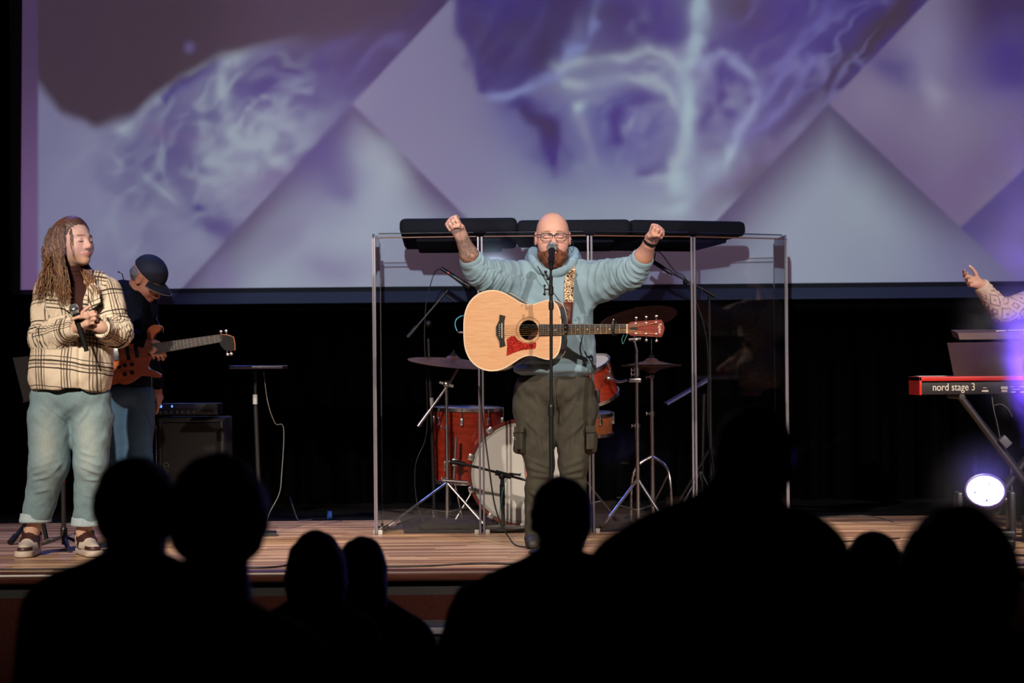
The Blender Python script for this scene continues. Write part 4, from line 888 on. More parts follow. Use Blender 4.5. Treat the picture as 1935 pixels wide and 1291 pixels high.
    def cd(P):
        l = (P - A3(hc)) @ R; a = np.arctan2(l[:, 0], l[:, 2] - .0); return .0028 * np.sin(a * 30 + 6 * np.sin(l[:, 1] * 20)) + .0015 * np.sin(a * 71 + l[:, 1] * 60)
    C.disp = cd
    sdf_obj('hair_crown', C, .0045, mh, t, lambda P: np.tile(A3(lin(92, 62, 46)[:3]), (len(P), 1)))
    b = MB(); cols = []
    def lock(pts, r, col, wavamp=.008, ph=0.0):
        p = smooth_path(pts, 5); n = len(p); out = []; ax = Vector((rng.rand() - .5, rng.rand() - .5, .2)).normalized()
        for i, v in enumerate(p):
            k = i / (n - 1); out.append(v + Vector((math.cos(k * 13 + ph), math.sin(k * 11 + ph) * .6, .15 * math.sin(k * 13))) * wavamp * min(1, k * 2.2))
        rs = [r * (.55 + .6 * math.sin(PI * min(1, .25 + .8 * i / (n - 1)))) * (1 - .55 * (i / (n - 1)) ** 3) for i in range(n)]
        k0 = len(b.v); b.tube(out, rs, 6, flat=.6); m_ = len(b.v) - k0
        for i in range(m_):
            k = min(1, (i // 6) / n) if i < 6 * n else 1; c0 = A3(lin(78, 50, 37)[:3]); c1 = A3(lin(*col)[:3]); cols.append(c0 * (1 - k) + c1 * k)
    J_ = lambda a: (rng.rand() - .5) * 2 * a
    G = [((172, 128, 92)), ((142, 98, 70)), ((190, 150, 110)), ((116, 76, 54))]
    def surf(x, y, z, o=.001):                           # point on the scalp in that direction
        d = A3((x, y, z)); ks = np.linspace(1.6, .3, 90); P = np.array([L(*(d * k)) for k in ks]); e = S.ev(P); k = np.argmax(e < 0); return P[k] + R @ (d / np.linalg.norm(d)) * o
    U = lambda a_, b_: a_ + (b_ - a_) * rng.rand()
    for i in range(92):                                  # swept back from the hairline to the clip
        a = -1.45 + 2.7 * i / 91; st = surf(.070 * math.sin(a), .058 + .016 * math.cos(a) - .030 * abs(math.sin(a)), .030 + .066 * math.cos(a), .0015); md = L(.088 * math.sin(a), -.02, .040 + .0955 * math.cos(a)); ed = L(.045 * math.sin(a) - .01, -.124, .0 + .03 * math.cos(a))
        lock([st, L(.086 * math.sin(a), .030 - .016 * abs(math.sin(a)), .036 + .088 * math.cos(a)), md, (A3(md) + A3(ed)) / 2 + R @ A3((.012 * math.sin(a), -.022, .028 * math.cos(a))), ed], .0042, G[1 if i % 3 else 3], .003, i)
    for i in range(250):                                 # fall down the back and over the photo-left shoulder
        xe = 88 + J_(25); ye = 556 + J_(16); y0 = U(-.11, -.03); z0 = U(-.02, .06)
        lock([L(-.062, y0, z0 + .03), L(-.088 + J_(.006), y0 - .012, z0 - .03), L(-.092 + J_(.012), y0 - .02, z0 - .09), Q(.5 * xe + 50 + J_(8), 514, -.04 + J_(.06)), Q(xe, ye, -.11 + J_(.04))], .0034, G[rng.randint(4)], .010, rng.rand() * 6)
    for i in range(170):                                 # front locks in front of the near ear
        xe = 120 + J_(14); ye = 566 + J_(14); y0 = U(-.05, .030); z0 = U(.050, .125)
        lock([surf(-.075, y0 + .01, z0, .003), L(-.087, y0 - .004, z0 - .045), L(-.090 + J_(.006), y0 - .012, z0 - .11), Q(.5 * xe + 56 + J_(5), 520, -.10 + J_(.02)), Q(xe, ye, -.165 + J_(.012))], .0031, G[rng.randint(4)], .010, rng.rand() * 6)
    for i in range(90):                                  # far side, over the photo-right shoulder
        x0 = 163 + J_(7); xe = 180 + J_(11); ye = 560 + J_(15)
        lock([Q(150, 480 + J_(8), .06), Q(x0 - 3, 503, .02 + J_(.02)), Q(x0 + 4 + J_(3), 525, -.05 + J_(.03)), Q(xe, ye, -.135 + J_(.02))], .0034, G[rng.randint(3)], .011, rng.rand() * 6)
    for i in range(9):                                   # stray wisps by the cheek
        lock([surf(-.062, .055, .075, .002), L(-.074 + J_(.005), .062, .03), L(-.070 + J_(.008), .064, -.03), L(-.066 + J_(.01), .055, -.085)], .0014, G[2], .006, i)
    ho = b.build('hair', mh, t); c4 = np.ones((len(ho.data.vertices), 4), np.float32); c4[:, :3] = np.array(cols)[:len(c4)]
    at = ho.data.color_attributes.new('tone', 'FLOAT_COLOR', 'POINT'); at.data.foreach_set('color', c4.ravel())
    cl_ = Q(94.5, 458.5, .03); MB().ball(cl_, .008, 8).ball(A3(cl_) + A3((.004, 0, .012)), .006, 8).build('hair_clip', M_CHROME, t)
    # handheld microphone
    mt_ = thing('microphone', mic1, 'black handheld microphone with silver mesh head held at the chest', 'microphone')
    ax = Vector(mic1 - mic0); d = ax.normalized()
    MB().lathe(mic0, d, [(.0165, .018), (.0172, .026), (.0165, .035), (.0150, .08), (.0118, .205), (.0125, .212), (.0, .213)], 20).build('handle', M_MICBODY, mt_)
    gm = mat('mic_mesh', (.52, .60, .60), .38, .85, bump=1.0, bscale=900)
    MB().lathe(mic0, d, [(.0, -.030), (.014, -.0285), (.0205, -.024), (.0238, -.014), (.0240, -.004), (.0215, .004), (.0172, .020)], 22).build('grille', gm, mt_)
    MB().lathe(mic0, d, [(.0243, -.006), (.0252, -.003), (.0252, .001), (.0243, .003)], 22).build('band', M_STEEL, mt_)
woman()
# ------------------------------------------------------------------ acoustic guitar
def front_of(S, px, py, Y0=12.0, Y1=12.8):
    ys = np.linspace(Y0, Y1, 200); P = np.array([A3(W(px, py, y)) for y in ys]); d = S.ev(P); k = np.argmax(d < 0); return P[k]
def guitar():
    ps = math.radians(17); u = Vector((math.cos(ps), -math.sin(ps), 0)); n = Vector((-math.sin(ps), -math.cos(ps), 0)); v = Vector((0, 0, 1))
    R = Matrix((u, v, n)).transposed(); O = W(999, 624, 12.37)
    t = thing('acoustic_guitar', O + R @ Vector((0, -.2, 0)), 'acoustic guitar with pale spruce top and red tortoiseshell pickguard hanging on the singer', 'guitar')
    X = lambda a, b, c=0.0: O + R @ Vector((a, b, c))
    hw = [(-.346, .0), (-.3445, .05), (-.336, .098), (-.315, .143), (-.280, .178), (-.235, .199), (-.185, .204), (-.135, .193), (-.085, .166), (-.045, .142), (-.01, .130), (.025, .130), (.062, .141), (.095, .149), (.125, .145), (.150, .124), (.164, .09), (.170, .045), (.171, .0)]
    up = [p[:2] for p in smooth_path([Vector((a, b, 0)) for a, b in hw], 5)]
    up = [(p[0], max(p[1], 0)) for p in up]
    out = [(a, b) for a, b in up] + [(a, -b) for a, b in reversed(up[1:-1])]; out = out[::-1]
    def offs(k):  # shrink towards the axis
        return [(a * (1 - k / .26) - .088 * (k / .26) * 1.0, b * (1 - k / .17)) for a, b in out]
    wood = mat('spruce_top', (226, 186, 136), .33, spec=.4, coat=.25); nt, x, b = nodes_of(wood)
    tc = nt.nodes.new('ShaderNodeTexCoord'); vv = tc.outputs['Object']; g1 = x.noise(x.vm('MULTIPLY', vv, (5, 5, 130)), 2.5, 3, .6); g2 = x.noise(vv, 7, 2, .5)
    c = x.mix(x.ss(g1, .3, .7), lin(196, 150, 110), lin(212, 170, 132)); c = x.mix(x.m('MULTIPLY', x.ss(g2, .4, .7), .35), c, lin(204, 150, 110)); nt.links.new(c, b.inputs['Base Color'])
    rose = mat('rosewood', (52, 24, 20), .3, var=.35, vscale=10, stretch=(1, 1, 6), coat=.2)
    cream = mat('binding_cream', (215, 195, 165), .4); ebony = mat('ebony', (.012, .010, .009), .4)
    # soundboard with a real hole
    N = 96; hr = .0505; ang = [2 * PI * k / N for k in range(N)]
    def ray(a):
        d = (math.cos(a), math.sin(a)); best = .05; m = len(out)
        for i in range(m):
            p, q = out[i], out[(i + 1) % m]; ex, ey = q[0] - p[0], q[1] - p[1]; den = d[0] * ey - d[1] * ex
            if abs(den) < 1e-12: continue
            tt = (p[0] * ey - p[1] * ex) / den; s_ = (p[0] * d[1] - p[1] * d[0]) / den
            if tt > 0 and -1e-6 <= s_ <= 1 + 1e-6: best = max(best, tt)
        return (d[0] * best, d[1] * best)
    O2 = [ray(a) for a in ang]; C_ = lambda r: [(r * math.cos(a), r * math.sin(a)) for a in ang]
    MB().ring2(O2, C_(hr), .003, O, R, -.003).build('soundboard', wood, t)
    inn = [(a * .985 - .0013, b * .975) for a, b in out]
    MB().ring2(out, inn, .104, O, R, -.108).build('side', rose, t)
    MB().poly(out, .003, O, R, -.112).build('back', rose, t)
    bo = [(a * 1.006 + .0005, b * 1.012) for a, b in out]
    MB().ring2(bo, inn, .0035, O, R, -.0034).build('binding', cream, t); MB().ring2(bo, inn, .003, O, R, -.1135).build('binding', cream, t)
    for r0, r1 in ((.0520, .0535), (.0610, .0665), (.0690, .0700)):
        MB().ring2(C_(r1), C_(r0), .0004, O, R, .0001).build('rosette', mat('rosette_brown', (150, 112, 76), .4), t)
    px = lambda a, b: ((a - 999) / 355.0, (624 - b) / 372.0)
    # bridge, saddle, pins
    br = [px(*q) for q in ((945.5, 594), (955.5, 596.5), (953.5, 606), (953, 624), (953.5, 642), (955.5, 652), (945.5, 655.5), (944.5, 645), (938.5, 632), (938.5, 617), (944.5, 605))]
    MB().poly(br[::-1], .008, O, R, .0).build('bridge', ebony, t); MB().box(X(-.138, 0, .009), (.0016, .038, .003), R).build('saddle', M_WHITE, t)
    for k in range(6): MB().ball(X(-.152, -.0275 + .011 * k, .009), .0028, 8).build('bridge_pin', M_WHITE, t)
    # pickguard
    pg = [px(*q) for q in ((957, 672), (958.5, 655), (957.5, 641), (966, 635), (973, 635), (980, 643), (990, 648), (1001, 649.5), (1012.5, 646.5), (1013, 652), (1011, 659), (998, 660), (985, 661.5), (972, 666))]
    tor = mat('tortoise_red', (150, 22, 20), .2, coat=.4); nt, x, b = nodes_of(tor); tc = nt.nodes.new('ShaderNodeTexCoord')
    nz = x.noise(tc.outputs['Object'], 130, 4, .7, 1.0); nt.links.new(x.mix(x.ss(nz, .35, .7), lin(90, 10, 12), lin(205, 60, 48)), b.inputs['Base Color'])
    MB().poly(pg, .0012, O, R, .0006).build('pickguard', tor, t)
    # neck, fretboard, frets, inlays, nut
    w0, w1, u0, u1 = .0285, .0225, .056, .512
    MB().poly([(u0, -w0), (u1, -w1), (u1, w1), (u0, w0)], .006, O, R, .0015).build('fretboard', ebony, t)
    fe = mat('fret_edge', (120, 90, 60), .5)
    for sg in (-1, 1): MB().tube([X(u0, sg * w0, .006), X(u1, sg * w1, .006)], .0012, 5).build('fretboard_binding', fe, t)
    mah = mat('mahogany', (118, 46, 32), .35, var=.3, vscale=20, stretch=(1, 1, 5), coat=.2)
    nk = MB(); ring = []
    for i in range(9):
        uu = .16 + (u1 - .16) * i / 8; w = w0 + (w1 - w0) * (uu - u0) / (u1 - u0)
        ring.append([X(uu, w * math.cos(a) * 1.0, .001 - .022 * math.sin(a)) for a in np.linspace(0, PI, 9)])
    nk.add([p for r_ in ring for p in r_], [(i * 9 + k, i * 9 + k + 1, (i + 1) * 9 + k + 1, (i + 1) * 9 + k) for i in range(8) for k in range(8)], True)
    nk.box(X(.185, 0, -.035), (.02, .022, .035), R, .006); nk.build('neck', mah, t)
    for k in range(1, 21):
        uf = u1 - .650 * (1 - 2 ** (-k / 12)); w = w1 + (w0 - w1) * (u1 - uf) / (u1 - u0)
        MB().box(X(uf, 0, .008), (.0009, w, .0010), R).build('fret', M_STEEL, t)
    for k, vs_ in ((3, (0,)), (5, (0,)), (7, (0,)), (9, (0,)), (12, (-.012, .012)), (15, (0,)), (17, (0,))):
        ua = u1 - .650 * (1 - 2 ** (-k / 12)); ub = u1 - .650 * (1 - 2 ** (-(k - 1) / 12))
        for q in vs_: MB().lathe(X((ua + ub) / 2, q, .0074), n, [(.0030, 0), (.0030, .0004), (0, .0005)], 10).build('inlay', M_WHITE, t)
    MB().box(X(u1 + .003, 0, .007), (.003, w1 + .001, .005), R).build('nut', cream, t)
    hs = [(u1 + .004, -.0235), (u1 + .020, -.034), (u1 + .175, -.0435), (u1 + .184, -.030), (u1 + .192, 0), (u1 + .184, .030), (u1 + .175, .0435), (u1 + .020, .034), (u1 + .004, .0235)]
    MB().poly(hs, .014, O, R, -.014).build('headstock', mah, t)
    MB().poly([(u1 + .012, -.011), (u1 + .045, -.009), (u1 + .060, 0), (u1 + .045, .009), (u1 + .012, .011)], .0015, O, R, 0.0).build('truss_cover', ebony, t)
    posts = []
    for k in range(3):
        for sg in (-1, 1):
            uu = u1 + .045 + .052 * k; w = .030 + .0035 * k; q = sg * (.0255 + .0015 * k)
            tn = MB().lathe(X(uu, q, -.016), n, [(.0055, .014), (.0062, .0165), (.0032, .018), (.0030, .026), (.0038, .028), (0, .0285)], 12).build('tuner_post', M_CHROME, t)
            MB().tube([X(uu, sg * (w + .002), -.010), X(uu, sg * (w + .016), -.010)], .0025, 6).ball(X(uu, sg * (w + .024), -.010), (.0085, .0075, .004), 10, R).build('tuner_button', M_CHROME, t)
            posts.append((k, sg, X(uu, q, .006)))
    order = [(0, -1), (1, -1), (2, -1), (2, 1), (1, 1), (0, 1)]
    bronze = mat('string_bronze', (190, 150, 100), .3, .9)
    for i in range(6):
        vb = -.0275 + .011 * i; vn = -.0185 + .0074 * i; pp = [p for k, sg, p in posts if (k, sg) == order[i]][0]
        MB().tube([X(-.152, vb, .011), X(-.138, vb, .0125), X(u1 + .003, vn, .0125), pp], .00085 if i < 3 else .0007, 5).build('string', bronze if i < 4 else M_STEEL, t)
    RT = Matrix((-v, u, n)).transposed()
    text('maker_lettering', 'Taylor', X(u1 + .1630, .0265, .0004), .0200, M_WHITE, t, RT, .0003)
    # jack plug and the pale-blue cable that loops round it
    MB().tube([X(-.345, -.004, -.05), X(-.375, -.005, -.05), X(-.392, -.004, -.05)], [.005, .0055, .004], 10).build('jack_plug', M_CHROME, t)
    lp = [W(864, 626, 12.5), W(860, 614, 12.5), W(864, 602, 12.5), W(880, 596, 12.53), W(905, 600, 12.56)]
    MB().tube(smooth_path(lp), .0028, 8).build('instrument_cable', mat('blue_cable', (70, 160, 190), .4), t)
    # capo
    c = thing('capo', X(.444, 0), 'small black capo clamped on the neck of the acoustic guitar', 'capo')
    MB().box(X(.444, .002, .016), (.0065, .033, .005), R, .003).build('bar', M_BLACKM, c)
    MB().box(X(.444, .036, -.004), (.0065, .005, .024), R, .003).build('spine', M_BLACKM, c)
    MB().box(X(.446, .002, -.027), (.0065, .036, .005), R, .003).build('lever', M_BLACKM, c)
    MB().ball(X(.447, .046, .012), .006, 8).build('screw', M_CHROME, c)
    MB().tube(smooth_path([X(.515, -.026, .0), X(.507, -.045, .006), X(.492, -.075, .004), X(.486, -.050, .0), X(.498, -.030, .004)]), .0012, 5).build('string_end', mat('teal_thread', (80, 150, 150), .5), t)
    # strap over the shoulder
    st = thing('guitar_strap', W(1076, 612, 12.45), 'brown leather guitar strap with cream paisley upper part over the hoodie', 'strap')
    def ribbon(name, rows, m):
        b = MB(); vs = []
        for (cx, cy, hw_, extra) in rows:
            for q in (-1, -.33, .33, 1):
                p = front_of(HOOD, cx + q * hw_, cy); vs.append(Vector(p) + Vector((0, -.008 - extra, .0)))
        m_ = len(vs); vs2 = [p + Vector((0, .005, 0)) for p in vs]; fs = []
        for i in range(len(rows) - 1):
            for k in range(3): a = i * 4 + k; fs += [(a, a + 1, a + 5, a + 4), (m_ + a, m_ + a + 4, m_ + a + 5, m_ + a + 1)]
            for a in (i * 4, i * 4 + 3): fs.append((a, a + 4, m_ + a + 4, m_ + a))
        for a in range(3): fs += [(a, a + 1, m_ + a + 1, m_ + a)]; e = (len(rows) - 1) * 4 + a; fs += [(e, e + 1, m_ + e + 1, m_ + e)]
        return b.add(vs + vs2, fs, True).build(name, m, st)
    pai = mat('paisley_weave', (226, 190, 150), .8); nt, x, b = nodes_of(pai); tc = nt.nodes.new('ShaderNodeTexCoord'); vv = tc.outputs['Object']
    vo = nt.nodes.new('ShaderNodeTexVoronoi'); vo.inputs['Scale'].default_value = 36; x.put(vo.inputs['Vector'], x.vm('ADD', vv, x.vm('SCALE', x.noise(vv, 30, 2, .5, color=True), sc=.03)))
    rg = x.m('FRACT', x.m('MULTIPLY', vo.outputs['Distance'], 3.2)); nt.links.new(x.mix(x.ss(rg, .5, .66), lin(226, 196, 160), lin(66, 30, 24)), b.inputs['Base Color'])
    leather = mat('strap_leather', (86, 36, 28), .5, bump=.2, bscale=150)
    ribbon('webbing', [(1083, 503, 5, 0), (1080, 511, 8, .002), (1077, 522, 9, .004), (1075.5, 535, 9, .005), (1075, 550, 9, .006), (1075, 565, 9, .007), (1074.5, 579, 8.5, .008)], pai)
    ribbon('leather_end', [(1074.5, 571, 8.6, .010), (1074.5, 585, 7.5, .012), (1074, 600, 7, .014), (1074, 614, 6, .016)], leather)
guitar()

# ------------------------------------------------------------------ vocal microphone on its stand
def vocal_stand():
    Y = 12.12; P = lambda a, b, dy=0: W(a, b, Y + dy)
    bs = FX(1047, Y)
    t = thing('microphone_stand', bs, 'black straight microphone stand in front of the guitar player', 'stand')
    MB().lathe(bs, (0, 0, 1), [(.0, .0), (.127, .0), (.127, .012), (.115, .022), (.03, .030), (.018, .045), (0, .046)], 32).build('base', M_BLACKM, t)
    x0 = P(1041, 700).x
    V = lambda py: Vector((P(1041.5, py).x, Y, P(1041.5, py).z))
    MB().tube([Vector((V(900).x, Y, .03)), V(772)], .0115, 14).build('lower_tube', M_BLACKM, t)
    MB().tube([V(785), V(580)], .0082, 12).build('upper_tube', M_BLACKM, t)
    MB().lathe(V(788), (0, 0, 1), [(.0120, 0), (.0150, .006), (.0150, .05), (.0125, .06), (.009, .065)], 16).build('clutch', M_BLACK, t)
    MB().lathe(V(586), (0, 0, 1), [(.009, 0), (.0125, .004), (.013, .035), (.009, .045), (.008, .07), (.0125, .078), (.0125, .115), (.009, .12), (.0095, .165), (.006, .17), (.006, .2)], 16).build('collar', M_BLACK, t)
    # small holder arms
    h = MB().tube([V(547), P(1028, 547)], .004, 8).tube([P(1029, 541), P(1029, 556)], .0028, 8); h.ball(P(1029, 540), .0065, 10).ball(P(1029, 556), .0075, 10); h.build('side_arm', M_BLACK, t)
    h = MB().tube([V(527), P(1034, 524), P(1031, 516)], .004, 8).ball(P(1031, 514), .008, 10).ball(P(1035, 527), .008, 10).ball(P(1027, 520), .005, 8); h.build('pick_holder', M_BLACK, t)
    m0, m1 = P(1041.5, 500, .055), W(1043, 468.5, 12.295)
    d = (m1 - m0).normalized()
    MB().tube([m0 + d * .01, m0 + d * .06], [.0155, .017], 16).ball(V(507), .012, 10).build('clip', M_MICBODY, t)
    k = thing('microphone', m0, 'black vocal microphone with silver ball grille in front of the bearded face', 'microphone')
    L_ = (m1 - m0).length
    MB().lathe(m0 - d * .03, d, [(0, -.001), (.0095, 0), (.0105, .02), (.012, .05), (.0160, L_ - .01), (.0185, L_ + .006)], 20).build('handle', M_MICBODY, k)
    MB().ball(m1 + d * .008, .0255, 20).build('grille', MATS['mic_mesh'], k)
    a_, b_, c_ = basis(d); MB().tube([m1 + d * .004 + (a_ * math.cos(q) + b_ * math.sin(q)) * .0262 for q in np.linspace(0, 2 * PI, 25)], .0018, 6, caps=False).build('band', M_STEEL, k)
    cb = thing('microphone_cable', FX(975, 12.0), 'black microphone cable running down from the boom to the stage boards', 'cable')
    MB().tube(smooth_path([W(905, 730, 13.3), W(917, 830, 13.3), W(925, 890, 13.25), W(934, 950, 13.1), W(947, 992, 12.95), W(962, 1016, 12.8), FX(976, 12.6, .006), FX(1010, 12.45, .006)], 8), .0042, 8).build('cable', M_CABLE, cb)
vocal_stand()

# ------------------------------------------------------------------ drum shield with absorbing pads on top
def clear_mat():
    m = bpy.data.materials.new('clear_acrylic'); m.use_nodes = True; nt = m.node_tree; nt.nodes.clear()
    o = nt.nodes.new('ShaderNodeOutputMaterial'); tr = nt.nodes.new('ShaderNodeBsdfTransparent'); gl = nt.nodes.new('ShaderNodeBsdfGlossy'); mx = nt.nodes.new('ShaderNodeMixShader'); fr = nt.nodes.new('ShaderNodeFresnel')
    tr.inputs[0].default_value = (.955, .955, .965, 1); gl.inputs['Roughness'].default_value = .02; fr.inputs['IOR'].default_value = 1.45
    nt.links.new(fr.outputs[0], mx.inputs[0]); nt.links.new(tr.outputs[0], mx.inputs[1]); nt.links.new(gl.outputs[0], mx.inputs[2]); nt.links.new(mx.outputs[0], o.inputs[0]); return m
SHP = [(709, 13.60), (911.5, 13.56), (1119, 13.56), (1314, 13.78), (1491, 14.12)]
def shield():
    HT = 1.672; pts = [FX(a, y) for a, y in SHP]
    pts = [Vector((-.005 * 0 + p.x, p.y, 0)) for p in pts]
    back_l = FX(722, 14.20); back_r = FX(1467, 14.72)
    t = thing('drum_shield', (pts[0] + pts[-1]) / 2, 'clear acrylic drum shield of hinged panels around the drum kit', 'shield')
    ac = clear_mat(); al = mat('hinge_clear_plastic', (112, 108, 118), .3, .15); edge = mat('acrylic_edge_lit', (104, 70, 54), .3)
    ch = [back_l] + pts + [back_r]
    for i in range(len(ch) - 1):
        a, b = ch[i], ch[i + 1]; d = (b - a).normalized(); nn = Vector((d.y, -d.x, 0)); Rp = Matrix((d, Vector((0, 0, 1)), nn)).transposed(); L_ = (b - a).length
        c = .03 if .1 < L_ else 0
        pl = [(.012, .012), (L_ - .012, .012), (L_ - .012, HT - .03), (L_ - .035, HT), (.035, HT), (.012, HT - .03)]
        p = MB().poly(pl, .006, a, Rp, -.003).build('panel', ac, t)
        MB().tube([a + d * .035 + Vector((0, 0, HT + .001)), b - d * .035 + Vector((0, 0, HT + .001))], .0032, 6).build('top_edge', M_BLACKM, p)
        MB().tube([a + d * .02 + Vector((0, 0, HT - .022)) + nn * .004, b - d * .02 + Vector((0, 0, HT - .022)) + nn * .004], .0040, 6).build('lit_edge_bar', edge, p)  # added bar, warm light in the panel edge put into its copper colour
    for i, p in enumerate(ch):
        lo = ch[max(i - 1, 0)]; hi = ch[min(i + 1, len(ch) - 1)]
        h = MB()
        for q in ((lo - p), (hi - p)):
            if q.length < .01: continue
            d = q.normalized(); nn = Vector((d.y, -d.x, 0))
            h.box(p + d * .010 + Vector((0, 0, HT / 2 - .01)), (.0055, .0055, HT / 2 - .012), Matrix((d, nn, Vector((0, 0, 1)))).transposed(), .002)
        h.build('hinge_post', al, t)
        for q in ((lo - p), (hi - p)):
            if q.length < .01: continue
            d = q.normalized(); nn = Vector((d.y, -d.x, 0)); MB().box(p + d * .03 + Vector((0, 0, .0125)), (.012, .012, .0125), Matrix((d, nn, Vector((0, 0, 1)))).transposed(), .002).build('foot', mat('clear_foot', (170, 165, 160), .3), t)
    # absorber pads
    mp = mat('pad_fabric', (.0035, .0045, .009), .85, spec=.2, bump=.4, bscale=250)
    names = ['leftmost black absorber pad on top of the clear drum shield', 'middle black absorber pad behind the bald head on the drum shield', 'rightmost black absorber pad on top of the clear drum shield']
    for k, (x0, x1, yt) in enumerate(((755, 977, 411), (977, 1192, 411), (1192, 1412, 413))):
        Yf = 13.66 if k < 2 else 13.86
        a = W(x0 - 1, 430, Yf); b = W(x1 + 1, 430, Yf); zt = W((x0 + x1) / 2, yt + 5, Yf).z; zb = W((x0 + x1) / 2, 447, Yf).z
        if k == 2: a = W(1194, 430, 13.70); b = W(1412, 430, 13.98)
        o = thing('absorber_pad', (a + b) / 2, names[k], 'pad', 'absorber pads on the drum shield')
        d = (b - a); d.z = 0; d = d.normalized(); nn = Vector((-d.y, d.x, 0)); tilt = math.radians(4 if k else 6); nn2 = (nn * math.cos(tilt) - Vector((0, 0, 1)) * math.sin(tilt)); up_ = d.cross(nn2) * 1.0
        if up_.z < 0: up_ = -up_
        Rm = Matrix((d, nn2, up_)).transposed(); c = (a + b) / 2 + nn2 * .30; c.z = (zt + zb) / 2 - .015
        MB().box(c, ((b - a).length / 2 - .002, .30, (zt - zb) / 2), Rm, .03).build('cushion', mp, o)
        MB().box(c - up_ * ((zt - zb) / 2 + .014), ((b - a).length / 2 - .09, .22, .018), Rm, .012).build('lower_panel', mp, o)
shield()
# ------------------------------------------------------------------ drum kit behind the shield
RED = mat('red_lacquer', (146, 46, 27), .25, var=.3, vscale=14, stretch=(1, 1, 5), coat=.5)
HEADW = mat('drum_head_white', (205, 202, 192), .5)
def ring_pts(c, ax, r, n, a0=0.0):
    a, b, d = basis(ax); return [(Vector(c) + (a * math.cos(a0 + 2 * PI * k / n) + b * math.sin(a0 + 2 * PI * k / n)) * r, (a * math.cos(a0 + 2 * PI * k / n) + b * math.sin(a0 + 2 * PI * k / n))) for k in range(n)]
def drum(t, c, ax, r, depth, nl, shell=RED, hoop=None, head=HEADW, two=True, a0=.3):
    """c is the centre of the batter end, the shell runs along -ax"""
    ax = Vector(ax).normalized(); hoop = hoop or M_CHROME; c = Vector(c)
    MB().lathe(c - ax * depth, ax, [(r * .97, .0), (r, .004), (r, depth - .004), (r * .97, depth)], 40).build('shell', shell, t)
    for k, z in enumerate((0, -depth)) if two else ((0, 0),):
        MB().lathe(c + ax * (z - .012 if k == 0 else z - .006), ax, [(r + .002, 0), (r + .009, .0), (r + .010, .020), (r + .003, .022), (r + .002, 0)], 40).build('hoop', hoop, t)
        MB().lathe(c + ax * z, ax, [(0, .001), (r * .98, .001), (r * 1.0, -.004)] if k == 0 else [(0, -.001), (r * .98, -.001)], 40).build('head', head, t)
    for p, d in ring_pts(c, ax, r + .006, nl, a0):
        lg = MB().box(p - ax * min(.07, depth * .3), (.010, .010, .022), Matrix((d, ax.cross(d), ax)).transposed(), .004).build('lug', M_CHROME, t)
        MB().tube([p + ax * .012 + d * .006, p - ax * min(.06, depth * .3) + d * .006], .0028, 6).build('tension_rod', M_CHROME, lg)
def cymbal(name, c, nrm, r, label, grp='cymbals of the drum kit'):
    n = Vector(nrm).normalized(); t = thing(name, c, label, 'cymbal', grp)
    m = mat('cymbal_bronze', (104, 70, 48), .42, .25, var=.3, vscale=14)
    MB().lathe(c, n, [(.006, .030), (.02, .028), (.035, .020), (.045, .010), (.06, .007), (r * .55, -.002), (r * .98, -.016), (r, -.0175), (r * .98, -.0185), (r * .55, -.0045), (.06, .004), (.044, .007), (.03, .018), (.006, .0275)], 56).build('bow', m, t)
    MB().lathe(Vector(c) + n * .028, n, [(.016, 0), (.018, .006), (.016, .014), (.006, .016), (.005, .03), (0, .031)], 12).build('felt', mat('felt_black', (.01, .01, .01), .9), t); return t
def stand_leg(t, top, knee, foot, m=M_CHROME):
    l = MB().tube([top, foot], .0115, 8, flat=.7).build('leg', m, t)
    MB().tube([knee, (Vector(top) * .45 + Vector(foot) * .55)], .0055, 6).build('brace', m, l)
    d = (Vector(foot) - Vector(top)).normalized(); MB().tube([Vector(foot) - d * .03, Vector(foot) + d * .006], [.013, .016], 8).build('rubber_foot', M_RUBBER, l)
def memory_clamp(t, p, r=.016, h=.026):
    o = MB().lathe(Vector(p) - Vector((0, 0, h / 2)), (0, 0, 1), [(.006, 0), (r, .002), (r, h - .002), (.006, h)], 12).build('clamp', M_CHROME, t)
    MB().tube([Vector(p), Vector(p) + Vector((-.028, -.012, 0))], .004, 6).ball(Vector(p) + Vector((-.032, -.013, .0)), (.004, .004, .013), 8).build('wing_nut', M_CHROME, o)
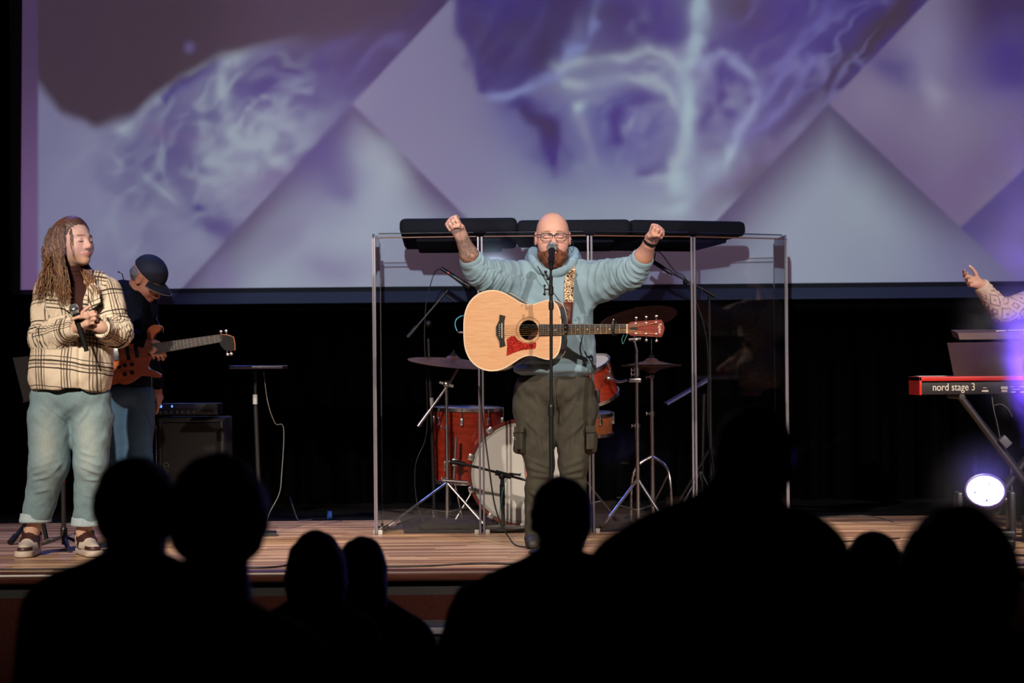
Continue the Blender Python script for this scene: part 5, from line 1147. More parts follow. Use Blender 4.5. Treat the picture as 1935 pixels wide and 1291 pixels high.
def kit():
    # bass drum
    Y = 14.02; c = W(986, 897, Y); r = .305; c.z = r + .012
    t = thing('bass_drum', (c.x, Y + .2, 0), 'large bass drum with plain white front head standing on the stage', 'drum', 'drums of the drum kit')
    ax = Vector((-.05, -1, 0)).normalized()
    MB().lathe(c - ax * .42, ax, [(r - .012, 0), (r - .008, .002), (r - .008, .42)], 64).build('shell', RED, t)
    MB().lathe(c - ax * .01, ax, [(r - .012, .012), (r - .012, .030), (r + .004, .030), (r + .006, .0), (r - .006, -.004)], 64).build('hoop', mat('hoop_red', (110, 34, 24), .3), t)
    MB().lathe(c, ax, [(0, .010), (r - .030, .010), (r - .014, .006)], 64).build('head', HEADW, t)
    MB().lathe(c, ax, [(r - .032, .0102), (r - .030, .012), (r - .015, .012), (r - .014, .008)], 64).build('damping_ring', mat('head_ring', (170, 168, 158), .5), t)
    for p, d in ring_pts(c, ax, r, 10, .31):
        cl = MB().box(p + ax * .016, (.012, .016, .020), Matrix((ax, d, ax.cross(d))).transposed(), .004).build('claw', M_CHROME, t)
        MB().tube([p - ax * .10 + d * .002, p + ax * .04 + d * .002], .004, 6).build('tension_rod', M_CHROME, cl)
    MB().tube([c + Vector((-.25, .1, -.05)), Vector((c.x - .40, Y + .02, .02))], .008, 8).build('spur', M_CHROME, t)
    # floor tom
    Yt = 14.30; tp = W(884, 772, Yt); ft = thing('floor_tom', (tp.x, Yt, 0), 'deep red floor tom on chrome legs left of the bass drum', 'drum', 'drums of the drum kit')
    drum(ft, tp, (0.02, -.03, 1), .198, .43, 8, a0=.15)
    for a in (-2.2, -.75, .9):
        p = tp + Vector((.212 * math.cos(a), .212 * math.sin(a), -.33)); lg = MB().tube([p + Vector((0, 0, .16)), Vector((p.x, p.y, .05)), Vector((p.x + .03 * math.cos(a), p.y + .03 * math.sin(a), .01))], .0058, 8).build('leg', M_CHROME, ft)
        MB().box(p, (.012, .012, .03), None, .004).build('leg_bracket', M_CHROME, lg); MB().ball((p.x + .03 * math.cos(a), p.y + .03 * math.sin(a), .016), .016, 8).build('rubber_foot', M_RUBBER, lg)
    # rack tom and snare to the right of the bass drum, mostly behind the singer
    Yr = 14.22; tp = W(1108, 690, Yr); rt = thing('rack_tom', tp, 'small red rack tom on an arm right of the singer', 'drum', 'drums of the drum kit')
    drum(rt, tp, (-.30, -.35, 1), .135, .21, 6, a0=.9)
    tp = W(1100, 782, 14.42); sn = thing('snare_drum', (tp.x, tp.y, 0), 'shallow natural wood snare drum right of the singer', 'drum', 'drums of the drum kit')
    drum(sn, tp, (0, -.06, 1), .178, .125, 8, shell=mat('natural_wood', (160, 92, 56), .35, var=.25, vscale=12, coat=.3), a0=.2)
    MB().tube([tp - Vector((0, 0, .13)), (tp.x, tp.y, .25)], .011, 8).build('stand_post', M_CHROME, sn)
    for a in (.4, 2.5, 4.6): stand_leg(sn, (tp.x, tp.y, .27), (tp.x, tp.y, .10), (tp.x + .22 * math.cos(a), tp.y + .22 * math.sin(a), .012))
    for a in (.9, 3.0, 5.1): MB().tube([tp - Vector((0, 0, .20)), tp + Vector((.185 * math.cos(a), .185 * math.sin(a), -.135))], .006, 6).build('basket_arm', M_CHROME, sn)
    # left boom cymbal stand
    Yc = 14.05; b0 = FX(846, Yc); st = thing('cymbal_stand', b0, 'chrome boom cymbal stand with tripod base in front of the floor tom', 'stand', 'chrome cymbal stands')
    Z = lambda py: W(846, py, Yc).z
    MB().tube([(b0.x, Yc, .06), (b0.x, Yc, Z(812))], .0125, 12).build('lower_tube', M_CHROME, st); MB().tube([(b0.x, Yc, Z(815)), (b0.x, Yc, Z(735))], .0095, 12).build('upper_tube', M_CHROME, st)
    for py in (808, 905): memory_clamp(st, (b0.x, Yc, Z(py)))
    MB().ball((b0.x, Yc, Z(726)), .022, 10).tube([(b0.x - .04, Yc, Z(722)), (b0.x + .04, Yc, Z(730))], .010, 8).build('boom_tilter', M_CHROME, st)
    MB().tube([W(790, 806, Yc - .05), W(848, 726, Yc), W(869, 690, Yc + .05)], .0075, 10).build('boom_arm', M_CHROME, st)
    MB().tube([W(790, 806, Yc - .05), W(812, 776, Yc - .03)], .011, 10).build('counterweight', M_STEEL, st)
    MB().tube([W(869, 692, Yc + .05), W(862, 670, Yc + .06)], .0045, 8).build('cymbal_rod', M_CHROME, st)
    for fx, fy in ((726, -.18), (920, -.12), (858, .42)):
        f = FX(fx, Yc + fy, .012); stand_leg(st, (b0.x, Yc, Z(912)), (b0.x, Yc, Z(968)), f)
    cymbal('ride_cymbal', W(856, 681, Yc + .06), (.10, -.10, 1), .262, 'bronze ride cymbal tilted over the floor tom at left')
    # kick-tom mount on the left (upright rod between stand and drum)
    mr = thing('tom_clamp', W(858, 905, 14.03), 'short chrome rod and clamp in front of the red floor tom', 'clamp')
    MB().tube([W(862, 826, 14.03), W(858, 905, 14.03)], .0085, 10).build('rod', M_STEEL, mr)
    MB().box(W(860, 874, 14.03), (.018, .016, .022), None, .005).build('block', M_CHROME, mr); MB().tube([W(836, 908, 14.03), W(884, 912, 14.03)], .010, 8).build('cross_bar', M_CHROME, mr)
    MB().tube([W(848, 872, 14.0), W(872, 872, 14.0)], .005, 8).build('wing_nut', M_CHROME, mr)
    MB().tube([W(858, 905, 14.03), W(872, 972, 14.03), FX(876, 14.03, .012)], .005, 6).build('support', M_CHROME, mr)
    # right: crash stand and hi-hat stand
    Y2 = 14.05; b1 = FX(1206, Y2); s1 = thing('cymbal_stand', b1, 'chrome cymbal stand carrying the crash cymbal at right', 'stand', 'chrome cymbal stands'); Z = lambda py: W(1203, py, Y2).z
    MB().tube([(b1.x, Y2, .05), (b1.x, Y2, Z(805))], .0125, 12).build('lower_tube', M_CHROME, s1); MB().tube([(b1.x, Y2, Z(808)), (b1.x, Y2, Z(660))], .0095, 12).build('upper_tube', M_CHROME, s1)
    for py in (805, 700, 708): memory_clamp(s1, (b1.x, Y2, Z(py)), .018)
    MB().tube(smooth_path([(b1.x, Y2, Z(660)), W(1200, 648, Y2), W(1198, 638, Y2), W(1204, 605, Y2)]), .006, 8).build('tilter', M_CHROME, s1); MB().tube([W(1188, 642, Y2), W(1211, 640, Y2)], .011, 8).build('wing_nut', M_CHROME, s1)
    MB().box(W(1200, 719, Y2), (.035, .014, .012), None, .004).build('multi_clamp', M_CHROME, s1)
    MB().tube(smooth_path([W(1186, 719, Y2), W(1168, 722, Y2 + .02), W(1150, 712, Y2 + .08), W(1138, 712, Y2 + .1)]), .0075, 8).ball(W(1150, 715, Y2 + .06), .016, 10).build('tom_arm', M_CHROME, s1)
    for fx, fy in ((1137, -.2), (1262, -.10), (1205, .42)): stand_leg(s1, (b1.x, Y2, Z(905)), (b1.x, Y2, Z(965)), FX(fx, Y2 + fy, .012))
    cymbal('crash_cymbal', W(1206, 598, Y2), (-.16, .30, 1), .225, 'bronze crash cymbal tilted upward above the headstock')
    Y3 = 14.30; b2 = FX(1234, Y3); s2 = thing('hi_hat_stand', b2, 'chrome hi-hat stand with spread legs at the right of the kit', 'stand', 'chrome cymbal stands'); Z = lambda py: W(1231, py, Y3).z
    MB().tube([(b2.x, Y3, .05), (b2.x, Y3, Z(783))], .0125, 12).build('lower_tube', M_CHROME, s2); MB().tube([(b2.x, Y3, Z(785)), (b2.x, Y3, Z(710))], .0095, 12).build('upper_tube', M_CHROME, s2); MB().tube([(b2.x, Y3, Z(715)), (b2.x, Y3, Z(640))], .003, 6).build('pull_rod', M_CHROME, s2)
    for py in (712, 782): memory_clamp(s2, (b2.x, Y3, Z(py)), .018)
    for fx, fy in ((1192, -.05), (1270, -.15), (1236, .3)):
        p = FX(fx, Y3 + fy, .012); top = Vector((b2.x, Y3, Z(862))); knee = (top + p) / 2 + Vector(((p - top).x * .35, (p - top).y * .35, .10))
        l = MB().tube(smooth_path([top, knee, p]), .0085, 8).build('leg', M_CHROME, s2); MB().tube([(b2.x, Y3, Z(955)), knee], .005, 6).build('brace', M_CHROME, l); MB().ball(p, .014, 8).build('rubber_foot', M_RUBBER, l)
    MB().box(FX(1232, Y3 - .16, .015), (.045, .13, .012), None, .006).build('foot_plate', M_STEEL, s2)
    cymbal('hi_hat_cymbal', W(1231, 686, Y3), (.0, -.02, 1), .178, 'upper hi-hat cymbal edge-on at the right of the kit'); cymbal('hi_hat_cymbal', W(1231, 696, Y3), (.0, -.02, -1), .178, 'lower hi-hat cymbal turned bell-down at the right of the kit')
    # rug, floor pad of cables
    a, b = FX(765, 13.72, .004), FX(1300, 13.72, .004)
    rg_ = MB().poly([(a.x, 13.66), (b.x, 13.66), (b.x, 15.2), (a.x - .1, 15.2)], .006).build('drum_rug', mat('rug_black', (.006, .006, .007), .95, bump=.4, bscale=200)); tag(rg_, 'black rug under the drum kit behind the shield', 'rug')
    cs = thing('cable_bag', FX(835, 13.85), 'black soft cable bag lying on the rug below the floor tom', 'bag')
    S = Sdf(); S.cap(FX(800, 13.85, .02), FX(900, 13.85, .02), .035, .030, .03); S.cap(FX(820, 13.95, .03), FX(880, 13.9, .03), .04, .03, .03); S.fn(lambda P: .011 - P[:, 2], .004, 0); S.disp = lambda P: .006 * wav(P, 60, 1)
    sdf_obj('bag', S, .012, M_RUBBER, cs)
kit()

def mic_on_boom():
    # overhead microphone at left
    Y = 14.15; t = thing('overhead_microphone_stand', FX(822, Y), 'black overhead microphone stand with angled boom left of the guitar', 'stand', 'black boom microphone stands'); b = FX(822, Y)
    MB().tube([(b.x, Y, .02), W(816, 800, Y), W(809, 640, Y)], [.0125, .0115, .009], 10).build('pole', M_BLACKM, t); MB().tube([W(821, 966, Y), W(821, 978, Y)], .0132, 10).build('white_label', mat('dim_label', (150, 150, 150), .5), t); MB().tube([W(815, 752, Y), W(816, 770, Y)], .0130, 10).build('white_label', MATS['dim_label'], t)
    MB().tube([W(771, 637, Y - .05), W(846, 549, Y)], .0065, 10).build('boom', M_BLACKM, t); MB().tube([W(770, 638, Y - .05), W(788, 617, Y - .03)], .012, 10).build('boom_grip', M_BLACK, t); MB().ball(W(809, 612, Y), .02, 10).tube([W(840, 556, Y), W(858, 570, Y)], .006, 8).build('swivel', M_BLACK, t)
    for a in (.6, 2.7, 4.8): MB().tube([(b.x, Y, .10), (b.x + .25 * math.cos(a), Y + .25 * math.sin(a), .01)], .008, 8).build('leg', M_BLACKM, t)
    m = thing('overhead_microphone', W(860, 523, Y), 'black pencil microphone on the left overhead boom', 'microphone', 'overhead microphones'); MB().tube([W(834, 507, Y), W(840, 511, Y)], .011, 12).build('connector', M_BLACKM, m); MB().tube([W(840, 511, Y), W(852, 519, Y), W(880, 538, Y), W(887, 543, Y)], [.0115, .012, .0165, .0165], 14).build('body', M_BLACKM, m); MB().tube([W(845, 514, Y), W(849, 517, Y)], .0128, 14).build('band', mat('copper_band', (150, 70, 50), .3, .8), m)
    c = thing('overhead_microphone_cable', W(812, 560, Y), 'thin black cable hanging from the left overhead microphone', 'cable', 'cables of the drum microphones')
    MB().tube(smooth_path([W(835, 507, Y), W(822, 514, Y), W(813, 540, Y), W(805, 575, Y), W(802, 640, Y), W(806, 720, Y), W(806, 820, Y), W(785, 880, Y - .02), W(788, 950, Y - .05), FX(805, Y - .1, .012)]), .0032, 6).build('cable', M_CABLE, c)
    # overhead microphone at right
    Y = 14.25; b = FX(1345, Y); t = thing('overhead_microphone_stand', b, 'black overhead microphone stand with angled boom right of the raised hand', 'stand', 'black boom microphone stands')
    MB().tube([(b.x, Y, .02), W(1342, 800, Y), W(1340, 560, Y)], [.0125, .0115, .009], 10).build('pole', M_BLACKM, t); MB().tube([W(1222, 488, Y - .02), W(1250, 505, Y), W(1352, 560, Y)], [.006, .0065, .0065], 10).build('boom', M_BLACKM, t); MB().tube([W(1330, 548, Y), W(1352, 561, Y)], .012, 10).build('boom_grip', M_BLACK, t); MB().ball(W(1295, 533, Y), .016, 10).build('swivel', M_BLACK, t)
    for a in (.6, 2.7, 4.8): MB().tube([(b.x, Y, .45), (b.x + .28 * math.cos(a), Y + .28 * math.sin(a), .01)], .008, 8).build('leg', M_BLACKM, t)
    m = thing('overhead_microphone', W(1240, 500, Y), 'black pencil microphone on the right overhead boom', 'microphone', 'overhead microphones'); MB().tube([W(1222, 484, Y), W(1236, 496, Y), W(1266, 515, Y)], [.010, .013, .012], 12).build('body', M_BLACKM, m); MB().tube([W(1266, 515, Y), W(1272, 519, Y)], .009, 10).build('connector', M_BLACKM, m)
    c = thing('overhead_microphone_cable', W(1270, 500, Y), 'thin black cable looping over the right overhead boom', 'cable', 'cables of the drum microphones'); MB().tube(smooth_path([W(1236, 492, Y), W(1240, 476, Y), W(1250, 480, Y), W(1275, 512, Y), W(1300, 534, Y), W(1335, 640, Y), W(1338, 800, Y), FX(1350, Y, .012)]), .0032, 6).build('cable', M_CABLE, c)
    # kick drum microphone on a short boom stand
    Y = 13.74; b = FX(951, Y, .01); t = thing('kick_microphone_stand', b, 'short black boom stand in front of the white bass drum head', 'stand', 'black boom microphone stands')
    MB().lathe(b, (0, 0, 1), [(0, 0), (.125, 0), (.125, .012), (.10, .022), (.02, .03), (0, .031)], 32).build('base', M_BLACKM, t); MB().tube([b + Vector((0, 0, .02)), W(950, 950, Y), W(949, 905, Y)], [.012, .012, .012], 10).build('pole', M_BLACKM, t); MB().tube([W(949.5, 955, Y), W(949, 915, Y)], .0155, 10).build('clutch', M_BLACK, t)
    MB().tube([W(852, 873, Y - .03), W(905, 884, Y - .02), W(995, 908, Y)], .0075, 10).build('boom', M_BLACKM, t); MB().tube([W(850, 872, Y - .03), W(880, 878, Y - .03)], .014, 10).build('boom_grip', M_BLACK, t); MB().tube([W(936, 893, Y), W(966, 901, Y)], .0155, 10).ball(W(949, 900, Y), .022, 10).tube([W(962, 895, Y), W(984, 898, Y)], .006, 8).build('swivel', M_BLACK, t)
    MB().tube(smooth_path([W(985, 895, Y), W(965, 900, Y), W(955, 908, Y), W(949, 935, Y - .02), W(944, 975, Y - .02), FX(946, Y - .1, .012)]), .003, 6).build('cable', mat('teal_cable', (50, 120, 120), .5), t)
    # dim music stand and tablet behind the shield at right
    Y = 14.45; b = FX(1325, Y); t = thing('music_stand', b, 'dim music stand with tilted desk behind the right shield panel', 'stand', 'music stands')
    MB().tube([(b.x, Y, .02), W(1330, 745, Y)], .010, 10).build('pole', M_BLACKM, t); dl = mat('desk_edge_reflection', (70, 70, 120), .4)  # blue reflection along the desk put into its colour
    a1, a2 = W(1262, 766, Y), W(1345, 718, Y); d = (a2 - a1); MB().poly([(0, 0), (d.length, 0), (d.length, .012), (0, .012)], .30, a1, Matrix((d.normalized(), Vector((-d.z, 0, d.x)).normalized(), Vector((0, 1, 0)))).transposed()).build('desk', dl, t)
    for f in (1272, 1370, 1320): MB().tube([(b.x, Y, .30), FX(f, Y - .12, .01)], .007, 8).build('leg', M_BLACKM, t)
mic_on_boom()

# ------------------------------------------------------------------ bass amplifier, stands and cables at left
def left_gear():
    Y = 14.15; x0, x1 = W(297, 800, Y).x, W(424, 800, Y).x; zt = W(360, 789, Y).z
    t = thing('bass_cabinet', ((x0 + x1) / 2, Y, 0), 'tall black bass speaker cabinet with cloth grille standing behind the bassist', 'speaker')
    mc = mat('cabinet_tolex', (.012, .012, .014), .6, bump=.4, bscale=200); MB().box(((x0 + x1) / 2, Y + .2, zt / 2 + .01), ((x1 - x0) / 2, .2, zt / 2 - .01), None, .012).build('body', mc, t)
    g = mat('grille_cloth', (.016, .0145, .013), .9, var=.5, vscale=500); MB().box(((x0 + x1) / 2 + .005, Y - .002, zt / 2), ((x1 - x0) / 2 - .025, .006, zt / 2 - .035)).build('grille', g, t)
    fr_ = MB()
    for xx in (x0 + .018, x1 - .014): MB().box((xx, Y - .006, zt / 2), (.006, .008, zt / 2 - .02), None, .002).build('frame_edge', mat('frame_grey', (.022, .022, .025), .4), t)
    MB().box(((x0 + x1) / 2, Y - .006, zt - .02), ((x1 - x0) / 2 - .01, .008, .006), None, .002).build('frame_edge', MATS['frame_grey'], t)
    for k in range(24): MB().box((x0 - .008, Y + .01, zt - .05 - .0125 * k), (.0012, .0012, .0035)).build('stitch', M_WHITE, t)
    RT = Matrix(((0, 1, 0), (0, 0, -1), (-1, 0, 0)))
    RT = Matrix((Vector((0, 0, -1)), Vector((1, 0, 0)), Vector((0, -1, 0)))).transposed()
    text('cabinet_lettering', 'GALLIEN', W(308, 873, Y - .012), .050, mat('dim_white', (96, 94, 92), .5), t, RT, .001)
    for sx in (x0 + .05, x1 - .05):
        for sy in (.06, .34): MB().lathe((sx, Y + sy, .0), (0, 0, 1), [(.02, 0), (.022, .02), (0, .02)], 10).build('foot', M_RUBBER, t)
    a = thing('bass_amplifier', ((x0 + x1) / 2 - .02, Y, zt), 'black bass amplifier head with blue light on top of the cabinet', 'amplifier')
    z0 = W(350, 786, Y).z; z1 = W(350, 764, Y).z; xa, xb = W(299, 775, Y).x, W(412, 775, Y).x
    MB().box(((xa + xb) / 2, Y + .12, (z0 + z1) / 2 + .004), ((xb - xa) / 2, .12, (z1 - z0) / 2), None, .006).build('case', mat('amp_case', (.008, .008, .012), .4), a)
    for k in range(10):
        p = W(303 + 10.5 * k, 779, Y - .004); MB().lathe(p, (0, -1, 0), [(.0085, 0), (.0075, .014), (0, .015)], 12).build('knob', mat('knob_dark', (.05, .05, .07), .35), a)
    MB().lathe(W(303.5, 768, Y - .004), (0, -1, 0), [(.0085, 0), (.008, .004), (0, .005)], 12).build('blue_lamp', mat('blue_led', (.1, .25, 1.0), .4, emit=(.12, .30, 1.0), estr=2.5), a); MB().box(W(325, 768, Y - .006), (.003, .003, .006)).build('blue_lamp', MATS['blue_led'], a)
    text('amplifier_lettering', 'Gallien-Krueger', W(330, 770.5, Y - .003), .022, mat('panel_print', (60, 60, 110), .5), a)
    for q in (-1, 1): MB().lathe(((xa + xb) / 2 + q * .12, Y + .06, z0 - .005), (0, 0, 1), [(.012, 0), (.012, .012), (0, .012)], 10).build('foot', M_RUBBER, a)
    # tray stand
    Y = 13.6; b = FX(492, Y); t = thing('tray_stand', b, 'thin black stand with a flat round-edged tray right of the bass amplifier', 'stand')
    c = W(489, 694, Y); MB().box(c, (.150, .16, .010), None, .009).build('tray', mat('tray_dark', (.012, .012, .02), .35), t); MB().tube([W(482, 700, Y), W(483, 770, Y)], .010, 10).build('upper_tube', M_BLACKM, t); MB().tube([W(483, 768, Y), (b.x, Y, .03)], .013, 10).build('lower_tube', M_BLACKM, t)
    MB().tube([W(482, 746, Y), W(482.3, 764, Y)], .0135, 10).build('label', mat('dim_label', (150, 150, 150), .5), t)
    MB().poly([(-.10, -.09), (.10, -.09), (.08, .09), (-.08, .09)], .022, (b.x, Y, 0)).build('base', M_BLACKM, t)
    c = thing('tray_cable', FX(505, Y), 'thin pale cable hanging down beside the tray stand', 'cable', 'loose cables on the left of the stage'); MB().tube(smooth_path([W(498, 702, Y), W(506, 760, Y), W(520, 800, Y + .05), W(536, 810, Y + .1), W(532, 900, Y + .1), W(527, 935, Y + .05), W(508, 972, Y), FX(500, Y, .02)]), .0028, 6).build('cable', mat('grey_cable', (90, 90, 88), .5), c)
    c = thing('floor_cable', FX(560, 14.9), 'dark cable drooping to the carpet right of the tray stand', 'cable', 'loose cables on the left of the stage'); MB().tube(smooth_path([W(548, 940, 15.0), W(556, 965, 14.9), W(563, 982, 14.85), FX(568, 14.8, .006), FX(590, 14.9, .006)]), .003, 6).build('cable', MATS['grey_cable'], c)
    tp = thing('tape_roll', FX(623, 14.92), 'small blue roll of tape standing on the dark carpet', 'tape'); cc = W(623, 979, 14.92); cc.z = .028
    MB().lathe(cc - Vector((.012, 0, 0)), (1, .25, 0), [(.019, 0), (.027, 0), (.027, .022), (.019, .022), (.019, 0)], 24).build('roll', mat('blue_tape', (20, 60, 130), .4), tp)
    # music stand behind the plaid singer
    Y = 12.75; b = FX(121, Y); t = thing('music_stand', b, 'black music stand with flat legs behind the plaid singer', 'stand', 'music stands')
    MB().tube([(b.x, Y, .02), W(117, 745, Y)], .0125, 12).build('pole', mat('stand_dark', (.02, .017, .017), .4), t); MB().tube([W(118, 912, Y), W(118, 900, Y)], .0165, 10).build('collar', mat('collar_red', (120, 40, 30), .4), t)
    MB().lathe((b.x, Y, .05), (0, 0, 1), [(.0, 0), (.019, 0), (.019, .05), (.015, .06)], 12).build('hub', MATS['stand_dark'], t)
    for e in (FX(70, Y + .02, .012), FX(168, Y + .02, .012), FX(130, Y - .30, .012)): MB().tube([(b.x, Y, .065), (Vector((b.x, Y, .06)) * .5 + e * .5), e], [.013, .014, .010], 8, flat=.6).build('leg', MATS['stand_dark'], t)
    pts = [W(24, 676, Y + .05), W(110, 668, Y), W(112, 745, Y - .05), W(45, 760, Y - .02)]; dd = Vector((0, .008, 0))
    MB().add([*pts, *[p + dd for p in pts]], [(0, 1, 2, 3), (7, 6, 5, 4), (0, 4, 5, 1), (1, 5, 6, 2), (2, 6, 7, 3), (3, 7, 4, 0)]).build('desk', mat('desk_brown', (.006, .0045, .0045), .7, spec=.2), t)
    MB().tube([pts[3] + Vector((0, -.02, 0)), pts[2] + Vector((0, -.02, 0))], .006, 6).build('lip', MATS['desk_brown'], t)
    g = thing('instrument_stand', FX(40, 13.1), 'black tubular instrument stand foot on the boards at far left', 'stand'); MB().tube([FX(22, 13.05, .014), FX(48, 13.2, .10), FX(66, 13.3, .30)], .012, 10).build('leg', M_BLACKM, g); MB().tube([FX(19, 13.03, .012), FX(30, 13.08, .045)], [.017, .0165], 12).build('rubber_foot', M_RUBBER, g); MB().tube([FX(66, 13.3, .30), FX(88, 13.3, .012)], .012, 10).build('leg', M_BLACKM, g)
    # cables along the stage edge
    def fl(name, pts, label, r=.0045, m=M_CABLE, grp='cables along the front edge of the stage'):
        tag(MB().tube(smooth_path([FX(a, y, r * 1.05) for a, y in pts]), r, 8).build(name, m), label, 'cable', grp)
    fl('stage_edge_cable', [(-60, 11.42), (60, 11.38), (180, 11.40), (300, 11.33)], 'black cable along the stage edge below the plaid singer')
    fl('stage_edge_cable', [(380, 11.34), (450, 11.36), (510, 11.38), (560, 11.55), (620, 11.7)], 'black cable along the stage edge left of the small heads')
    fl('stage_edge_cable', [(640, 11.4), (730, 11.36), (800, 11.38), (860, 11.45), (910, 11.50), (945, 11.47), (1010, 11.4)], 'black cable along the stage edge right of the small heads')
    fl('stage_floor_cable', [(1500, 12.75), (1540, 12.68), (1580, 12.7), (1620, 12.75), (1700, 12.9)], 'black cable crossing the boards left of the moving head light', grp='cables on the right of the stage')
    fl('stage_floor_cable', [(1492, 14.5), (1510, 14.35), (1525, 14.45), (1512, 14.6), (1560, 14.75), (1640, 14.8), (1690, 14.2)], 'coiled grey cable on the boards right of the shield', .004, MATS['grey_cable'], 'cables on the right of the stage')
    fl('stage_floor_cable', [(1890, 12.0), (1915, 11.75), (1950, 11.7)], 'black cable on the boards at the far right near the edge', grp='cables on the right of the stage')
    fl('stage_floor_cable', [(1900, 13.2), (1935, 13.1), (1980, 13.0)], 'black cable on the boards under the keyboard stand', grp='cables on the right of the stage')
left_gear()
# ------------------------------------------------------------------ the bass player bending over the amplifier
YB = 13.55
def Bp(px, py, dy=0.0): return A3(W(px, py, YB + dy))
def bassist():
    t = thing('person', FX(240, YB), 'person in a dark cap and navy shirt bending forward with an electric bass', 'person')
    R = fr_from(math.radians(68), math.radians(-40), 0); hc = Bp(279, 530, -.05); sc = 1.0
    S = Sdf(); L = head(S, hc, R, sc); S.cap(L(0, -.03, -.06), Bp(250, 560, .02), .052, .06, .03)
    S.ell(Bp(243, 610), (.12, .09, .13), k=.05); S.ell(Bp(242, 690), (.12, .09, .13), k=.06)
    for hip, kn, an in (((222, 750), (222, 870), (218, 1000)), ((262, 750), (262, 870), (250, 998))): S.chain([Bp(*hip), Bp(*kn, -.02), Bp(*an, .03)], [.07, .05, .036], .03)
    s1, e1, w1 = Bp(252, 575, -.12), Bp(248, 640, -.26), Bp(275, 642, -.34); s2, e2, w2 = Bp(262, 575, .08), Bp(280, 670, .10), Bp(295, 728, .12)
    S.chain([s1, e1, w1], [.042, .036, .027], .02); S.chain([s2, e2, w2], [.042, .036, .027], .02)
    hand(S, w1, (.55, -.25, -.55), (-.25, .9, -.2), (.6, 0, .5), [(25, 40, 30), (30, 42, 30), (34, 44, 30), (38, 46, 30)], [(.8, .3, .5), (.9, .4, .1), (.9, .4, 0)], .95)
    hand(S, w2, (.25, -.1, -.95), (-.8, .3, -.2), (0, -1, 0), [(8, 18, 12), (22, 40, 25), (28, 45, 30), (32, 45, 30)], [(.8, .2, .5), (.9, .3, .1), (.9, .3, 0)], .95)
    sdf_obj('body', S, .0056, skin_mat('skin_fair'), t, face_paint(hc, R, sc, (.50, .24, .17), (.40, .15, .12), (.3, .28, .26), (.50, .18, .13)))
    H = Sdf(); H.ell(Bp(246, 590, .01), (.155, .13, .15), k=.06); H.ell(Bp(242, 665, .0), (.150, .13, .15), k=.06); H.ell(Bp(240, 715), (.155, .13, .10), k=.05); H.cap(Bp(232, 560, .0), Bp(262, 556, .0), .085, .075, .05)
    H.cap(s1, e1, .075, .062, .03); H.cap(e1, w1 + (e1 - w1) * .15, .060, .050, .02); H.cap(s2, e2, .075, .06, .03); H.cap(e2, w2, .055, .045, .02); H.plane(Bp(240, 742), (0, 0, -1), .01)
    H.disp = lambda P: .006 * wav(P, 28, 2) + .003 * wav(P, 60, 1) + folds(P, s1, w1, .05, .008)
    sdf_obj('shirt', H, .009, cloth_mat('navy_cloth', (14, 18, 34), .2, 12, .3), t)
    T = Sdf(); T.ell(Bp(241, 745), (.150, .125, .09), k=.05); lg = []
    for hip, kn, an in (((221, 765), (221, 870), (216, 990)), ((262, 765), (260, 870), (250, 988))):
        a, b, c = Bp(*hip), Bp(*kn, -.03), Bp(*an, .02); lg.append((a, b, c)); T.cap(a, b, .094, .078, .025); T.cap(b, c, .078, .068, .03)
    T.plane(Bp(240, 1000), (0, 0, -1)); T.disp = lambda P: .003 * wav(P, 40, 1) + sum(folds(P, a * .3 + b * .7, b * .6 + c * .4, .04, .007, .14) for a, b, c in lg)
    sdf_obj('jeans', T, .009, denim_mat('mid_denim', (70, 100, 126), (96, 128, 150), (48, 74, 98)), t, lambda P: np.tile(A3(lin(72, 102, 128)[:3]), (len(P), 1)))
    for px in (215, 250):
        sh = Sdf(); sh.cap(Bp(px, 1000, .03), Bp(px + 4, 1004, -.14), .042, .036, .03); sh.fn(lambda P: .003 - P[:, 2], .003, 0); sdf_obj('shoe', sh, .012, mat('dark_shoe', (.02, .018, .016), .6), t)
    # cap with curved brim, grey hair
    C = Sdf(); C.ell(L(0, -.016, .048), A3((.088, .106, .092)), R, .02); cp = L(0, 0, .030); C.plane(cp, -(R @ A3((0, .12, 1))), .006); sdf_obj('cap', C, .006, mat('cap_navy', (.010, .013, .030), .8), t)
    b = MB(); n = 14; vs = []
    for i in range(n + 1):
        a = -1.15 + 2.3 * i / n
        for k in range(5):
            r = .088 + .060 * k / 4; vs.append(L(math.sin(a) * r * .92, .004 + math.cos(a) * r * 1.02, .036 - .012 * (math.sin(a) ** 2) - .02 * (k / 4) ** 2))
    b.add(vs, [(i * 5 + k, i * 5 + k + 1, (i + 1) * 5 + k + 1, (i + 1) * 5 + k) for i in range(n) for k in range(4)], True); o = b.build('brim', MATS['cap_navy'], t); o.modifiers.new('t', 'SOLIDIFY').thickness = .004
    MB().tube([L(math.sin(a) * .148 * .92, .004 + math.cos(a) * .148 * 1.02, .016 - .012 * math.sin(a) ** 2) for a in np.linspace(-1.15, 1.15, 15)], .0022, 6).build('brim_piping', mat('piping_pale', (150, 140, 130), .6), t)
    G = Sdf(); G.ell(L(0, -.045, .002), A3((.083, .070, .055)), R, .02); G.disp = lambda P: .004 * wav(P, 110, 2); sdf_obj('hair', G, .006, mat('hair_grey', (110, 110, 118), .6, var=.4, vscale=80, bump=.6, bscale=200), t)
    MB().tube([Bp(238, 548, .0), Bp(231, 518, .0), Bp(224, 514, .0)], .003, 6).ball(Bp(224, 514, .0), .005, 8).build('collar_clip', M_BLACK, t)
    # electric bass
    O = W(252, 683, 13.20); rt = math.radians(9.5); yw = math.radians(6); u = Vector((math.cos(rt) * math.cos(yw), -math.sin(yw), math.sin(rt))).normalized(); nrm = Vector((-math.sin(yw), -1, 0)); v = nrm.cross(u).normalized(); nrm = u.cross(v); Rb = Matrix((u, v, nrm)).transposed()
